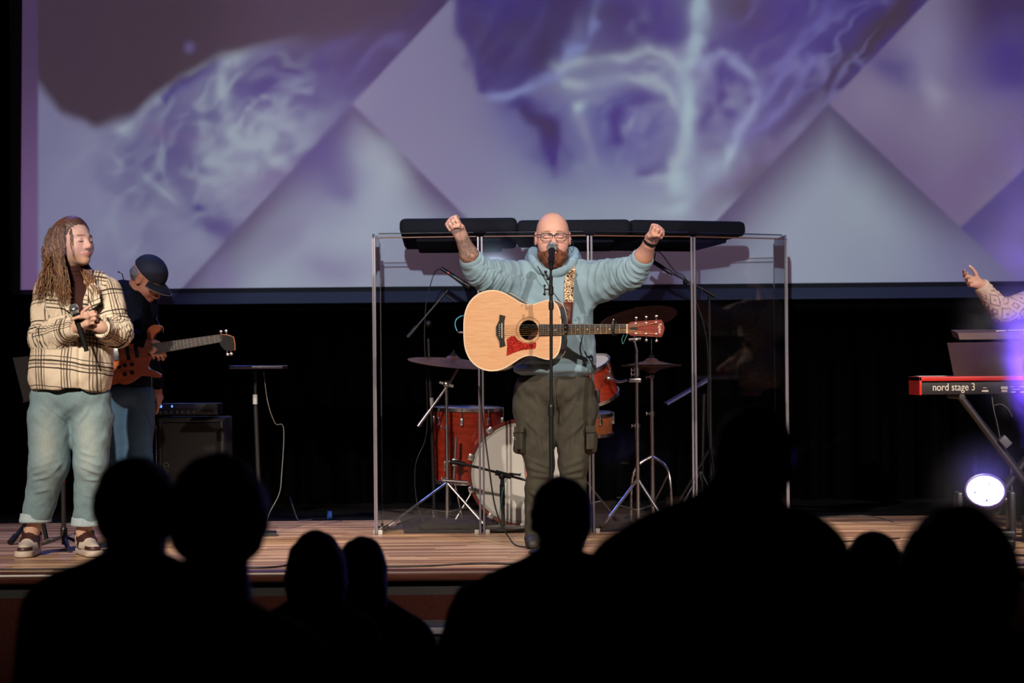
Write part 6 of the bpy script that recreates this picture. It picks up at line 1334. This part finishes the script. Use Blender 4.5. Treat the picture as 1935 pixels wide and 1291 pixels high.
    bt = thing('bass_guitar', O, 'orange-brown electric bass guitar slanting up in front of the navy shirt', 'bass guitar'); X = lambda a, c, z=0.0: O + Rb @ Vector((a, c, z)); k = 1 / 350.0
    def loc(px, py): d = W(px, py, 13.2) - O; return (d.dot(u), d.dot(v))
    ol = [loc(*q) for q in ((196, 640), (215, 652), (240, 650), (262, 648), (275, 635), (281, 621), (292, 614), (305, 616), (303, 624), (292, 634), (288, 650), (289, 668), (280, 686), (282, 697), (294, 702), (304, 708), (301, 714), (285, 712), (265, 711), (250, 721), (235, 727), (222, 724), (205, 728), (185, 722), (172, 700), (172, 668), (180, 648))][::-1]
    ol = [(p.x, p.y) for p in smooth_path([Vector((a, c, 0)) for a, c in ol + ol[:1]], 4)][:-1]
    wd_ = mat('bass_wood', (196, 108, 60), .3, var=.25, vscale=12, stretch=(1, 1, 5), coat=.3)
    MB().poly(ol, .040, O, Rb, -.040, True).build('body', wd_, bt)
    n0 = loc(287, 660); n1 = loc(421, 639.5); MB().poly([(n0[0] - .02, n0[1] - .030), (n1[0], n1[1] - .021), (n1[0], n1[1] + .021), (n0[0] - .02, n0[1] + .030)], .010, O, Rb, .0).build('fretboard', mat('dark_board', (.03, .022, .02), .4), bt)
    MB().poly([(n0[0], n0[1] - .028), (n1[0], n1[1] - .019), (n1[0], n1[1] + .019), (n0[0], n0[1] + .028)], .02, O, Rb, -.02).build('neck', wd_, bt)
    for f in range(1, 18):
        w_ = 2 ** (-f / 12); q = 1 - (1 - w_) / (1 - 2 ** (-21 / 12)); a = n0[0] + (n1[0] - n0[0]) * q; c = n0[1] + (n1[1] - n0[1]) * q; MB().box(X(a, c, .0105), (.0007, .027 - .008 * q, .0010), Rb).build('fret', mat('dull_steel', (.22, .21, .2), .45, .8), bt)
    hs = [loc(*q) for q in ((419, 648), (424, 656), (430, 662), (441, 664), (449, 662), (449, 650), (446, 637), (436, 633), (426, 632), (419, 634))]; MB().poly(hs[::-1] if False else hs, .014, O, Rb, -.012).build('headstock', wd_, bt); MB().poly([(a * .985 + .006, c * .97) for a, c in hs], .003, O, Rb, .002).build('headstock_face', M_MICBODY, bt)
    for (px, py) in ((421, 627), (431, 626), (434, 670), (441, 669)):
        a, c = loc(px, py); sg = 1 if py < 650 else -1; MB().tube([X(a, c - sg * .03, -.004), X(a, c, -.004)], .003, 6).ball(X(a, c, -.004), (.011, .009, .004), 10, Rb).build('tuner', M_CHROME, bt)
    for (px, py, hw_, hh) in ((241, 667, .010, .040), (258, 664, .010, .036)):
        a, c = loc(px, py); MB().box(X(a, c, .002), (hw_, hh, .006), Rb, .004).build('pickup', M_BLACK, bt)
    a, c = loc(219, 669); MB().box(X(a, c, .003), (.018, .036, .007), Rb, .003).build('bridge', M_STEEL, bt)
    for (px, py) in ((225, 694), (236, 691), (250, 689), (236, 708), (250, 705)):
        a, c = loc(px, py); MB().lathe(X(a, c, 0), nrm, [(.0105, 0), (.010, .012), (.008, .014), (0, .0142)], 14).build('knob', M_BLACK, bt)
    for i in range(4):
        a, c = loc(219, 664 + 3.5 * i); d, e = loc(426, 636.5 + 2.6 * i); MB().tube([X(a, c, .013), X(d, e, .013)], .0008, 5).build('string', MATS['dull_steel'], bt)
    MB().tube(smooth_path([W(305, 617, 13.2), W(309, 622, 13.22), W(307, 628, 13.25), W(295, 600, 13.3)]), .002, 5).build('strap_button', M_CHROME, bt)
    c = thing('bass_cable', Bp(285, 800, -.1), 'thin grey cable hanging from the bass past the knee', 'cable', 'loose cables on the left of the stage'); MB().tube(smooth_path([Bp(286, 700, -.3), Bp(287, 740, -.25), Bp(288, 772, -.15), Bp(292, 800, -.1), Bp(287, 850, .0), Bp(288, 940, .1), FX(292, YB + .1, .01)]), .003, 6).build('cable', MATS['grey_cable'], c)
bassist()

# ------------------------------------------------------------------ keyboard corner at right
def keys():
    Y = 12.9; x0 = W(1737, 730, Y).x; zt = W(1737, 712, Y).z; zb = W(1737, 747, Y).z; L_ = 1.287; x1 = x0 + L_; zm = (zt + zb) / 2; hz = (zt - zb) / 2
    t = thing('stage_keyboard', (x0 + L_ / 2, Y + .15, zb), 'red stage keyboard with black back panel and white lettering seen from behind', 'keyboard')
    red = mat('keyboard_red', (196, 36, 28), .4); dk = mat('keyboard_back', (.016, .013, .013), .45)
    MB().box((x0 + L_ / 2, Y + .17, zm - .004), (L_ / 2 - .014, .155, hz - .006), None, .003).build('case', dk, t)
    MB().box((x0 + L_ / 2, Y + .166, zt - .012), (L_ / 2, .168, .012), None, .003).build('top_plate', red, t)
    for xx in (x0 + .007, x1 - .007): MB().box((xx, Y + .17, zm), (.007, .172, hz), None, .003).build('end_cheek', red, t)
    keys_ = MB(); 
    for k in range(52):
        xx = x0 + .04 + k * (L_ - .08) / 52; MB().box((xx + .011, Y + .33, zt - .01), (.0108, .06, .012), None, .002).build('white_key', M_WHITE, t)
    wl = mat('print_white', (225, 215, 200), .5); pr = W(1762, 738.5, Y + .013)
    text('product_lettering', 'nord stage 3', pr + Vector((0, 0, 0)), .0560, wl, t, None, .0006, squash=.80)
    for (a, b_, w_, h_) in ((1858, 739, .008, .004), (1864, 739, .010, .005), (1861, 733, .010, .0015), (1898, 733, .018, .007), (1898, 739, .015, .005), (1912, 731, .012, .0015), (1930, 731, .014, .0015), (1920, 736, .022, .0015), (1915, 741, .012, .0025), (1932, 741, .012, .0025), (1950, 735, .02, .006)):
        MB().box(W(a, b_, Y + .0135), (w_, .0012, h_)).build('panel_print', wl, t)
    # X stand
    s = thing('keyboard_stand', (x0 + .6, Y + .15, 0), 'dark crossed-leg keyboard stand under the red keyboard', 'stand'); dm = mat('stand_grey', (.03, .026, .028), .5)
    for dy in (.03, .30):
        a, b = W(1816, 750, Y + dy), W(2010, 990, Y + dy); a2, b2 = W(2030, 750, Y + dy), W(1838, 992, Y + dy); b.z = b2.z = .02; a.z = a2.z = zb - .012
        for p, q, o in ((a, b, 0), (a2, b2, .03)): MB().tube([p + Vector((0, o, 0)), q + Vector((0, o, 0))], .019, 4).build('leg', dm, s)
    for px in (1816, 2030): p = W(px, 750, Y); MB().tube([(p.x, Y - .01, zb - .010), (p.x, Y + .34, zb - .010)], .0135, 12).lathe((p.x, Y - .015, zb - .010), (0, -1, 0), [(.016, 0), (.016, .02), (0, .021)], 12).build('support_bar', dm, s)
    p1 = W(1905, 846, Y - .0); MB().box(W(1899, 835, Y + .012), (.022, .022, .03), Matrix.Rotation(math.radians(-42), 3, 'Y'), .004).build('joint', mat('joint_grey', (.10, .10, .11), .5), s)
    for px in (1838, 2010): p = FX(px, Y, .02); MB().tube([(p.x, Y - .02, .02), (p.x, Y + .35, .02)], .018, 10).build('foot_bar', dm, s)
    c = thing('keyboard_cable', W(1876, 760, Y + .05), 'thin grey cable hanging below the red keyboard', 'cable', 'cables on the right of the stage'); MB().tube(smooth_path([W(1874, 748, Y + .05), W(1878, 775, Y + .04), W(1884, 800, Y + .06), W(1896, 855, Y + .09), W(1910, 885, Y + .1), FX(1915, Y + .1, .01)]), .0035, 6).tube(smooth_path([W(1876, 768, Y + .05), W(1890, 764, Y + .04), W(1904, 772, Y + .04), W(1913, 788, Y + .05)]), .003, 6).build('cable', MATS['grey_cable'], c)
    # lectern-like screen and sheet holder standing behind the keyboard
    m = thing('sheet_holder', W(1870, 712, Y + .25), 'wide dark brown sheet holder standing on the red keyboard', 'holder'); db = mat('holder_brown', (62, 44, 44), .5)
    def slab(pts, th, name, mm):
        q = [p + Vector((0, th, 0)) for p in pts]; MB().add([*pts, *q], [(0, 1, 2, 3), (7, 6, 5, 4), (0, 4, 5, 1), (1, 5, 6, 2), (2, 6, 7, 3), (3, 7, 4, 0)]).build(name, mm, m)
    slab([W(1790, 648, Y + .16), W(2010, 644, Y + .16), W(2000, 713, Y + .20), W(1803, 713, Y + .20)], .012, 'panel', db)
    k2 = thing('sheet_music_folder', W(1900, 634, Y + .3), 'slim brown folder lying flat above the sheet holder', 'folder')
    p = [W(1810, 629.5, Y + .20), W(1998, 627, Y + .20), W(1996, 640, Y + .20), W(1813, 642, Y + .20)]; q = [a + Vector((0, .2, .02)) for a in p]; MB().add([*p, *q], [(0, 1, 2, 3), (7, 6, 5, 4), (0, 4, 5, 1), (1, 5, 6, 2), (2, 6, 7, 3), (3, 7, 4, 0)]).build('cover', mat('folder_brown', (98, 74, 66), .5), k2)
    MB().tube([W(1882, 626, Y + .22), W(1900, 625, Y + .22)], .003, 6).build('clip', M_STEEL, k2); MB().tube([W(1905, 624.5, Y + .24), W(1990, 622, Y + .24)], .0028, 6).build('pencil', M_WHITE, k2)
    # the keyboard player, only one arm reaches into the picture
    YK = 13.35; K = lambda a, b_, d=0.0: A3(W(a, b_, YK + d))
    pt = thing('person', FX(2010, YK), 'person in a cream patterned sweater raising an open hand behind the keyboard', 'person')
    R = fr_from(-.4, 0, 0); hc = K(2030, 470); S = Sdf(); L = head(S, hc, R, .98); S.cap(L(0, -.02, -.06), K(2026, 545, .04), .05, .058, .03); S.ell(K(2024, 600), (.14, .09, .15), k=.05); S.ell(K(2022, 700), (.14, .10, .16), k=.05)
    s1, e1, w1 = K(1968, 562, -.02), K(1893, 588, -.12), K(1851, 537, -.22); s2, e2, w2 = K(2085, 560), K(2100, 650, -.1), K(2060, 700, -.28)
    S.chain([s1, e1, w1], [.042, .038, .026], .02); S.chain([s2, e2, w2], [.042, .038, .026], .02)
    hand(S, w1, (-.84, -.32, .24), (-.2, -.80, .35), (.2, -.1, .95), [(18, 30, 20), (28, 42, 28), (36, 50, 30), (44, 52, 32)], [(.55, .25, .75), (.80, .15, .60), (.90, .05, .42)], .86, .05)
    hand(S, w2, (-.2, -.8, -.2), (0, 0, -1), (-1, 0, 0), [(15, 25, 15)] * 4, [(.8, .2, .5), (.9, .3, .1), (.9, .3, 0)], .92)
    for q in (-1, 1): S.chain([K(2022 + q * 35, 760), K(2022 + q * 34, 880, -.02), K(2022 + q * 32, 1000, .03)], [.08, .055, .036], .03)
    sdf_obj('body', S, .0056, skin_mat('skin_fair'), pt, face_paint(hc, R, .98, (.62, .36, .27), (.5, .2, .17), (.2, .12, .08), (.62, .27, .2)))
    Hh = Sdf(); Hh.ell(L(0, -.03, .03), A3((.092, .105, .10)), R, .02); Hh.ell(L(0, -.06, -.08), A3((.085, .05, .12)), R, .03); Hh.fn(lambda P: ((P - A3(hc)) @ R)[:, 1] - .05, .01, 0); Hh.disp = lambda P: .004 * wav(P, 90, 1); sdf_obj('hair', Hh, .010, mat('hair_dark', (40, 28, 22), .5, bump=.5, bscale=150), pt)
    Sw = Sdf(); Sw.ell(K(2024, 600), (.19, .14, .18), k=.06); Sw.ell(K(2022, 700), (.19, .145, .15), k=.06); Sw.cap(s1 + A3((.03, 0, -.01)), e1, .078, .066, .03); Sw.cap(e1, w1 + (e1 - w1) * .12, .064, .044, .025); Sw.cap(s2, e2, .08, .066, .03); Sw.cap(e2, w2, .064, .045, .03); Sw.plane(K(2022, 760), (0, 0, -1), .01)
    d1 = (w1 - e1) / np.linalg.norm(w1 - e1); Sw.fn(lambda P: np.where(((P - (w1 - d1 * .006)) ** 2).sum(1) < .006, (P - (w1 - d1 * .006)) @ d1, -1.0), .003, 0)
    Sw.disp = lambda P: .004 * wav(P, 34, 2) + .0015 * wav(P, 150, 1) + folds(P, s1 * .3 + e1 * .7, e1 * .5 + w1 * .5, .05, .009)
    km = mat('cream_knit', (214, 190, 172), .9, spec=.1, bump=.5, bscale=260); nt, x, b = nodes_of(km); at = nt.nodes.new('ShaderNodeAttribute'); at.attribute_name = 'weave'; uu, vv, _ = x.sep(at.outputs['Vector'])
    fx = x.m('ABSOLUTE', x.m('SUBTRACT', x.m('FRACT', x.m('DIVIDE', uu, .085)), .5)); fy = x.m('ABSOLUTE', x.m('SUBTRACT', x.m('FRACT', x.m('DIVIDE', vv, .110)), .5)); di = x.m('ADD', fx, fy)
    ln = x.m('SUBTRACT', 1, x.ss(x.m('ABSOLUTE', x.m('SUBTRACT', x.m('FRACT', x.m('MULTIPLY', di, 2.6)), .5)), .10, .20)); spk = x.ss(x.noise(at.outputs['Vector'], 220, 1, .5), .42, .5); cuff = x.ss(vv, .0, .001)
    far = x.ss(vv, .045, .05); nt.links.new(x.mix(x.m('MULTIPLY', x.m('MULTIPLY', ln, spk), x.m('MULTIPLY', far, .85)), lin(216, 192, 174), lin(92, 60, 66)), b.inputs['Base Color'])
    def uv(P):
        o = np.zeros((len(P), 3)); ax = e1 - w1; la = np.linalg.norm(ax); ua = ax / la; tl = (P - w1) @ ua; o[:, 1] = tl; w_ = P - w1 - tl[:, None] * ua; e = np.cross(ua, A3((0, 1, 0))); e = e / np.linalg.norm(e); o[:, 0] = np.arctan2(w_ @ e, w_ @ np.cross(ua, e)) * .06
        far_ = ((P - e1) @ (s1 - e1)) / np.linalg.norm(s1 - e1) > .0; o[far_, 1] = la + ((P - e1) @ (s1 - e1) / np.linalg.norm(s1 - e1))[far_]; o[far_, 0] = P[far_, 2]; return o
    sdf_obj('sweater', Sw, .0065, km, pt, None, uv)
    T = Sdf(); T.ell(K(2022, 765), (.18, .13, .10), k=.05)
    for q in (-1, 1): T.chain([K(2022 + q * 35, 780), K(2022 + q * 34, 880, -.02), K(2022 + q * 32, 995, .02)], [.10, .08, .07], .03); T.cap(K(2022 + q * 32, 1010, .03), K(2022 + q * 34, 1012, -.12), .04, .036, .02)
    T.fn(lambda P: .003 - P[:, 2], .003, 0); sdf_obj('trousers', T, .014, cloth_mat('black_trousers', (.012, .012, .014)), pt)
keys()

# ------------------------------------------------------------------ moving head light on the stage edge
def moving_head():
    Y = 11.95; c = W(1862, 929, Y); t = thing('moving_head_light', FX(1862, Y + .05), 'moving head stage light glowing blue-white on the stage edge', 'stage light')
    n = Vector((-.10, -math.cos(.66), math.sin(.66))).normalized(); hsg = mat('fixture_black', (.018, .017, .022), .4)
    a, b, d = basis(n); r = .094
    MB().lathe(c - n * .155, n, [(0, 0), (.055, .0), (.085, .03), (.098, .10), (.102, .150), (.102, .165), (.093, .165), (.091, .150)], 40).build('head_shell', hsg, t)
    MB().lathe(c, n, [(0, -.008), (.090, -.008), (.092, .004)], 40).build('lens_plate', mat('lens_glow', (.3, .3, .9), .3, emit=(.42, .42, 1.0), estr=1.3), t)
    led = mat('led_lens', (.6, .65, 1.0), .2, emit=(.80, .86, 1.0), estr=2.2); pts = [(0, 0)] + [(.036 * math.cos(k * PI / 3), .036 * math.sin(k * PI / 3)) for k in range(6)] + [(.071 * math.cos(k * PI / 6 + .26), .071 * math.sin(k * PI / 6 + .26)) for k in range(12)]
    for p in pts: MB().lathe(c + a * p[0] + b * p[1] - n * .008, n, [(.0165, 0), (.0165, .004), (.012, .009), (0, .011)], 16).build('led', led, t)
    for p in ((-.02, .045), (.05, -.005), (-.005, -.052)): MB().lathe(c + a * p[0] + b * p[1] - n * .006, n, [(.0028, 0), (.0028, .010), (0, .010)], 8).build('screw', M_BLACK, t)
    MB().lathe(c, n, [(.0925, -.004), (.0925, .010), (.099, .012), (.1025, .006), (.1025, -.01)], 40).build('bezel', mat('bezel_violet_light', (.10, .06, .20), .35), t)  # violet lamplight on the housing ring put into its colour
    ctr = c - n * .075
    for sx in (-1, 1):
        xx = ctr.x + sx * .128; MB().box((xx, ctr.y, ctr.z - .06), (.018, .048, .105), None, .012).build('yoke_arm', hsg, t); MB().tube([(xx, ctr.y, ctr.z), (ctr.x + sx * .09, ctr.y, ctr.z)], .022, 14).build('pivot', hsg, t)
    MB().box((ctr.x, ctr.y, ctr.z - .165), (.145, .055, .018), None, .01).build('yoke_bridge', hsg, t)
    zb = ctr.z - .183; MB().box((ctr.x, ctr.y, zb / 2 + .004), (.13, .11, zb / 2 - .004), None, .015).build('base', hsg, t)
    for sx in (-1, 1):
        for sy in (-1, 1): MB().lathe((ctr.x + sx * .1, ctr.y + sy * .08, 0), (0, 0, 1), [(.014, 0), (.014, .012), (0, .012)], 10).build('foot', M_RUBBER, t)
    l = bpy.data.lights.new('moving_head_beam', 'SPOT'); l.energy = 26; l.color = (.16, .12, 1.0); l.spot_size = 2.6; l.spot_blend = 1; l.shadow_soft_size = .06
    o = bpy.data.objects.new('moving_head_beam', l); COL.objects.link(o); o.location = c + n * .03; o.rotation_euler = n.to_track_quat('-Z', 'Y').to_euler()
    gz = bpy.data.materials.new('lamp_bloom_haze'); gz.use_nodes = True; g_ = gz.node_tree; g_.nodes.clear(); xg = NX(g_); og = g_.nodes.new('ShaderNodeOutputMaterial'); vg = g_.nodes.new('ShaderNodeVolumeScatter'); tg = g_.nodes.new('ShaderNodeTexCoord')  # haze ball added to give the bloom around the lens
    qm = g_.nodes.new('ShaderNodeMapping'); qm.vector_type = 'TEXTURE'; g_.links.new(tg.outputs['Object'], qm.inputs[0]); qm.inputs[1].default_value = tuple(c); qm.inputs[3].default_value = (.34, .34, .34); gg = g_.nodes.new('ShaderNodeTexGradient'); gg.gradient_type = 'QUADRATIC_SPHERE'; g_.links.new(qm.outputs[0], gg.inputs[0])
    g_.links.new(xg.m('MULTIPLY', gg.outputs['Fac'], .55), vg.inputs['Density']); vg.inputs['Color'].default_value = (.9, .9, 1, 1); vg.inputs['Anisotropy'].default_value = .0; g_.links.new(vg.outputs[0], og.inputs['Volume'])
    tag(MB().ball(c, .34, 24).build('lamp_bloom_haze', gz), 'haze ball added for the faint blue bloom around the moving head light', 'haze', kind='stuff')
    # blue uplight standing behind the keyboard and the haze it lights
    Yp = 12.62; p = FX(1972, Yp); t = thing('floor_uplight', p, 'blue floor uplight standing before the keyboard stand at the far right', 'stage light')
    ax = Vector((.01, .13, 1)).normalized(); q = p + Vector((0, 0, .12)); MB().lathe(q - ax * .07, ax, [(0, 0), (.07, 0), (.085, .03), (.085, .14), (.078, .14), (.076, .12)], 28).build('can', hsg, t); MB().lathe(q, ax, [(0, .05), (.076, .05)], 28).build('lens', mat('uplight_lens', (.1, .1, .8), .3, emit=(.1, .1, 1.0), estr=3), t)
    for sx in (-1, 1): MB().box((p.x + sx * .10, Yp, .07), (.006, .025, .07)).build('bracket', hsg, t)
    MB().box((p.x, Yp, .006), (.11, .05, .006)).build('base', hsg, t)
    l = bpy.data.lights.new('uplight_beam', 'SPOT'); l.energy = 1150; l.color = (.17, .06, 1.0); l.spot_size = math.radians(31); l.spot_blend = .7; l.shadow_soft_size = .05
    o = bpy.data.objects.new('uplight_beam', l); COL.objects.link(o); o.location = q + ax * .08; o.rotation_euler = ax.to_track_quat('-Z', 'Y').to_euler()
    hz = bpy.data.materials.new('stage_haze'); hz.use_nodes = True; nt = hz.node_tree; nt.nodes.clear(); x = NX(nt); out = nt.nodes.new('ShaderNodeOutputMaterial'); vs = nt.nodes.new('ShaderNodeVolumeScatter'); tc = nt.nodes.new('ShaderNodeTexCoord')
    ob = tc.outputs['Object']; nn = x.noise(ob, 4.0, 3, .6, .8); gx, gy, gz = x.sep(ob)
    den = x.m('MULTIPLY', x.ss(nn, .40, .66), HAZE); lowc = x.m('ADD', x.m('MULTIPLY', x.blob(x.xyz(gx, gz), W(1915, 670, 13.0).x, W(1915, 670, 13.0).z, .40, .36), 6.0), .5); den = x.m('MULTIPLY', den, lowc)
    edge = x.m('MULTIPLY', x.ss(gx, W(1800, 600, 13.5).x, W(1890, 600, 13.5).x), x.m('MULTIPLY', x.ss(gz, .3, .8), x.m('SUBTRACT', 1, x.ss(gz, 1.9, 2.9)))); den = x.m('MULTIPLY', den, edge)
    nt.links.new(den, vs.inputs['Density']); vs.inputs['Color'].default_value = (.9, .9, .95, 1); vs.inputs['Anisotropy'].default_value = .1; nt.links.new(vs.outputs[0], out.inputs['Volume'])
    a, b = W(1800, 700, 13.5).x, W(2120, 700, 13.5).x; o = MB().box(((a + b) / 2, 13.1, 1.6), ((b - a) / 2, .70, 1.35)).build('stage_haze', hz); tag(o, 'blue-lit smoke haze drifting over the keyboard at the right edge', 'haze', kind='stuff')
HAZE = .42
moving_head()

# ------------------------------------------------------------------ the audience in front of the stage
FLOOR_H = -.95
def spectator(label, px, pcy, hw_px, Y, sh_px, sh_py, half, hair='short', turn=0.0, skew=0.0):
    """px, pcy head centre; hw_px half head width with hair; sh_px/sh_py shoulder centre; half shoulder half-width in metres"""
    c = A3(W(px, pcy, Y)); hw = hw_px / FPX * Y; s = A3(W(sh_px, sh_py, Y)); sc = hw / .088
    t = thing('person', (s[0], Y, FLOOR_H), label, 'person', 'spectators standing in front of the stage')
    R = fr_from(turn, 0, 0) @ np.diag([1, -1, 1]); S = Sdf(); L = lambda x, y, z: c + R @ (A3((x, y, z)) * sc)
    S.ell(L(0, -.01, .02), A3((.076, .095, .095)) * sc, R, .02); S.ell(L(0, .03, -.04), A3((.06, .065, .08)) * sc, R, .03); S.cap(L(0, .1, -.01), L(0, .108, -.03), .01 * sc, .012 * sc, .02)
    for q in (-1, 1): S.ell(L(q * .08, 0, -.01), A3((.01, .02, .032)) * sc, R, .01)
    S.cap(L(0, -.01, -.08), s + A3((0, 0, .03)), .058 * sc, .066 * sc, .03)
    S.cap(s + A3((-half * .55, 0, -.03)), s + A3((half * .55, 0, -.03)), .05, .05, .06); S.ell(s + A3((0, 0, -.22)), (half * .72, .11, .24), k=.06); S.ell(s + A3((0, 0, -.48)), (half * .66, .12, .16), k=.06)
    zf = FLOOR_H; hipz = max(zf + .45, s[2] - .62)
    for q in (-1, 1): S.chain([A3((s[0] + q * .085, Y, hipz)), A3((s[0] + q * .09, Y + .02, (hipz + zf) / 2)), A3((s[0] + q * .09, Y, zf + .08))], [.07, .055, .04], .03); S.chain([s + A3((q * half * .8, 0, -.06)), s + A3((q * half * .98, .02, -.32)), s + A3((q * half * .85, .14, -.52))], [.045, .038, .028], .03)
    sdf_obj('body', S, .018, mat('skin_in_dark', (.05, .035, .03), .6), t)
    H = Sdf(); H.ell(L(0, -.015, .025), A3((.088, .105, .105)) * sc, R, .02)
    if hair == 'long': H.ell(L(0, -.045, -.08), A3((.092, .07, .14)) * sc, R, .05); H.ell(L(0, -.05, -.18), A3((.085, .055, .10)) * sc, R, .05)
    if hair == 'bushy': H.ell(L(0, -.02, .0), A3((.102, .11, .108)) * sc, R, .03)
    if hair == 'bob': H.ell(L(0, -.03, -.05), A3((.098, .085, .11)) * sc, R, .05)
    H.fn(lambda P: ((P - c) @ R)[:, 1] / sc - .055, .01, 0); H.disp = lambda P: .004 * wav(P, 70, px)
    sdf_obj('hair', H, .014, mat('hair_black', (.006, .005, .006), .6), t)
    J = Sdf(); J.cap(s + A3((-half * .62, 0, -.045 - skew)), s + A3((0, .0, .005)), .072, .075, .05); J.cap(s + A3((half * .62, 0, -.045 + skew)), s + A3((0, 0, .005)), .072, .075, .05); J.ell(s + A3((0, 0, -.24)), (half * .85, .145, .27), k=.07); J.ell(s + A3((0, 0, -.50)), (half * .8, .15, .18), k=.07)
    for q in (-1, 1): J.chain([s + A3((q * half * .78, 0, -.085 + q * skew)), s + A3((q * half * .98, .02, -.33)), s + A3((q * half * .86, .12, -.50))], [.075, .064, .05], .04)
    J.disp = lambda P: .006 * wav(P, 22, px)
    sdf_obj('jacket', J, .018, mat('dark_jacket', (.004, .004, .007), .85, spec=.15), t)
    T = Sdf()
    for q in (-1, 1): T.chain([A3((s[0] + q * .085, Y, hipz + .05)), A3((s[0] + q * .09, Y + .02, (hipz + zf) / 2)), A3((s[0] + q * .09, Y, zf + .10))], [.11, .085, .07], .04); T.cap(A3((s[0] + q * .09, Y, zf + .045)), A3((s[0] + q * .095, Y + .16, zf + .04)), .045, .038, .03)
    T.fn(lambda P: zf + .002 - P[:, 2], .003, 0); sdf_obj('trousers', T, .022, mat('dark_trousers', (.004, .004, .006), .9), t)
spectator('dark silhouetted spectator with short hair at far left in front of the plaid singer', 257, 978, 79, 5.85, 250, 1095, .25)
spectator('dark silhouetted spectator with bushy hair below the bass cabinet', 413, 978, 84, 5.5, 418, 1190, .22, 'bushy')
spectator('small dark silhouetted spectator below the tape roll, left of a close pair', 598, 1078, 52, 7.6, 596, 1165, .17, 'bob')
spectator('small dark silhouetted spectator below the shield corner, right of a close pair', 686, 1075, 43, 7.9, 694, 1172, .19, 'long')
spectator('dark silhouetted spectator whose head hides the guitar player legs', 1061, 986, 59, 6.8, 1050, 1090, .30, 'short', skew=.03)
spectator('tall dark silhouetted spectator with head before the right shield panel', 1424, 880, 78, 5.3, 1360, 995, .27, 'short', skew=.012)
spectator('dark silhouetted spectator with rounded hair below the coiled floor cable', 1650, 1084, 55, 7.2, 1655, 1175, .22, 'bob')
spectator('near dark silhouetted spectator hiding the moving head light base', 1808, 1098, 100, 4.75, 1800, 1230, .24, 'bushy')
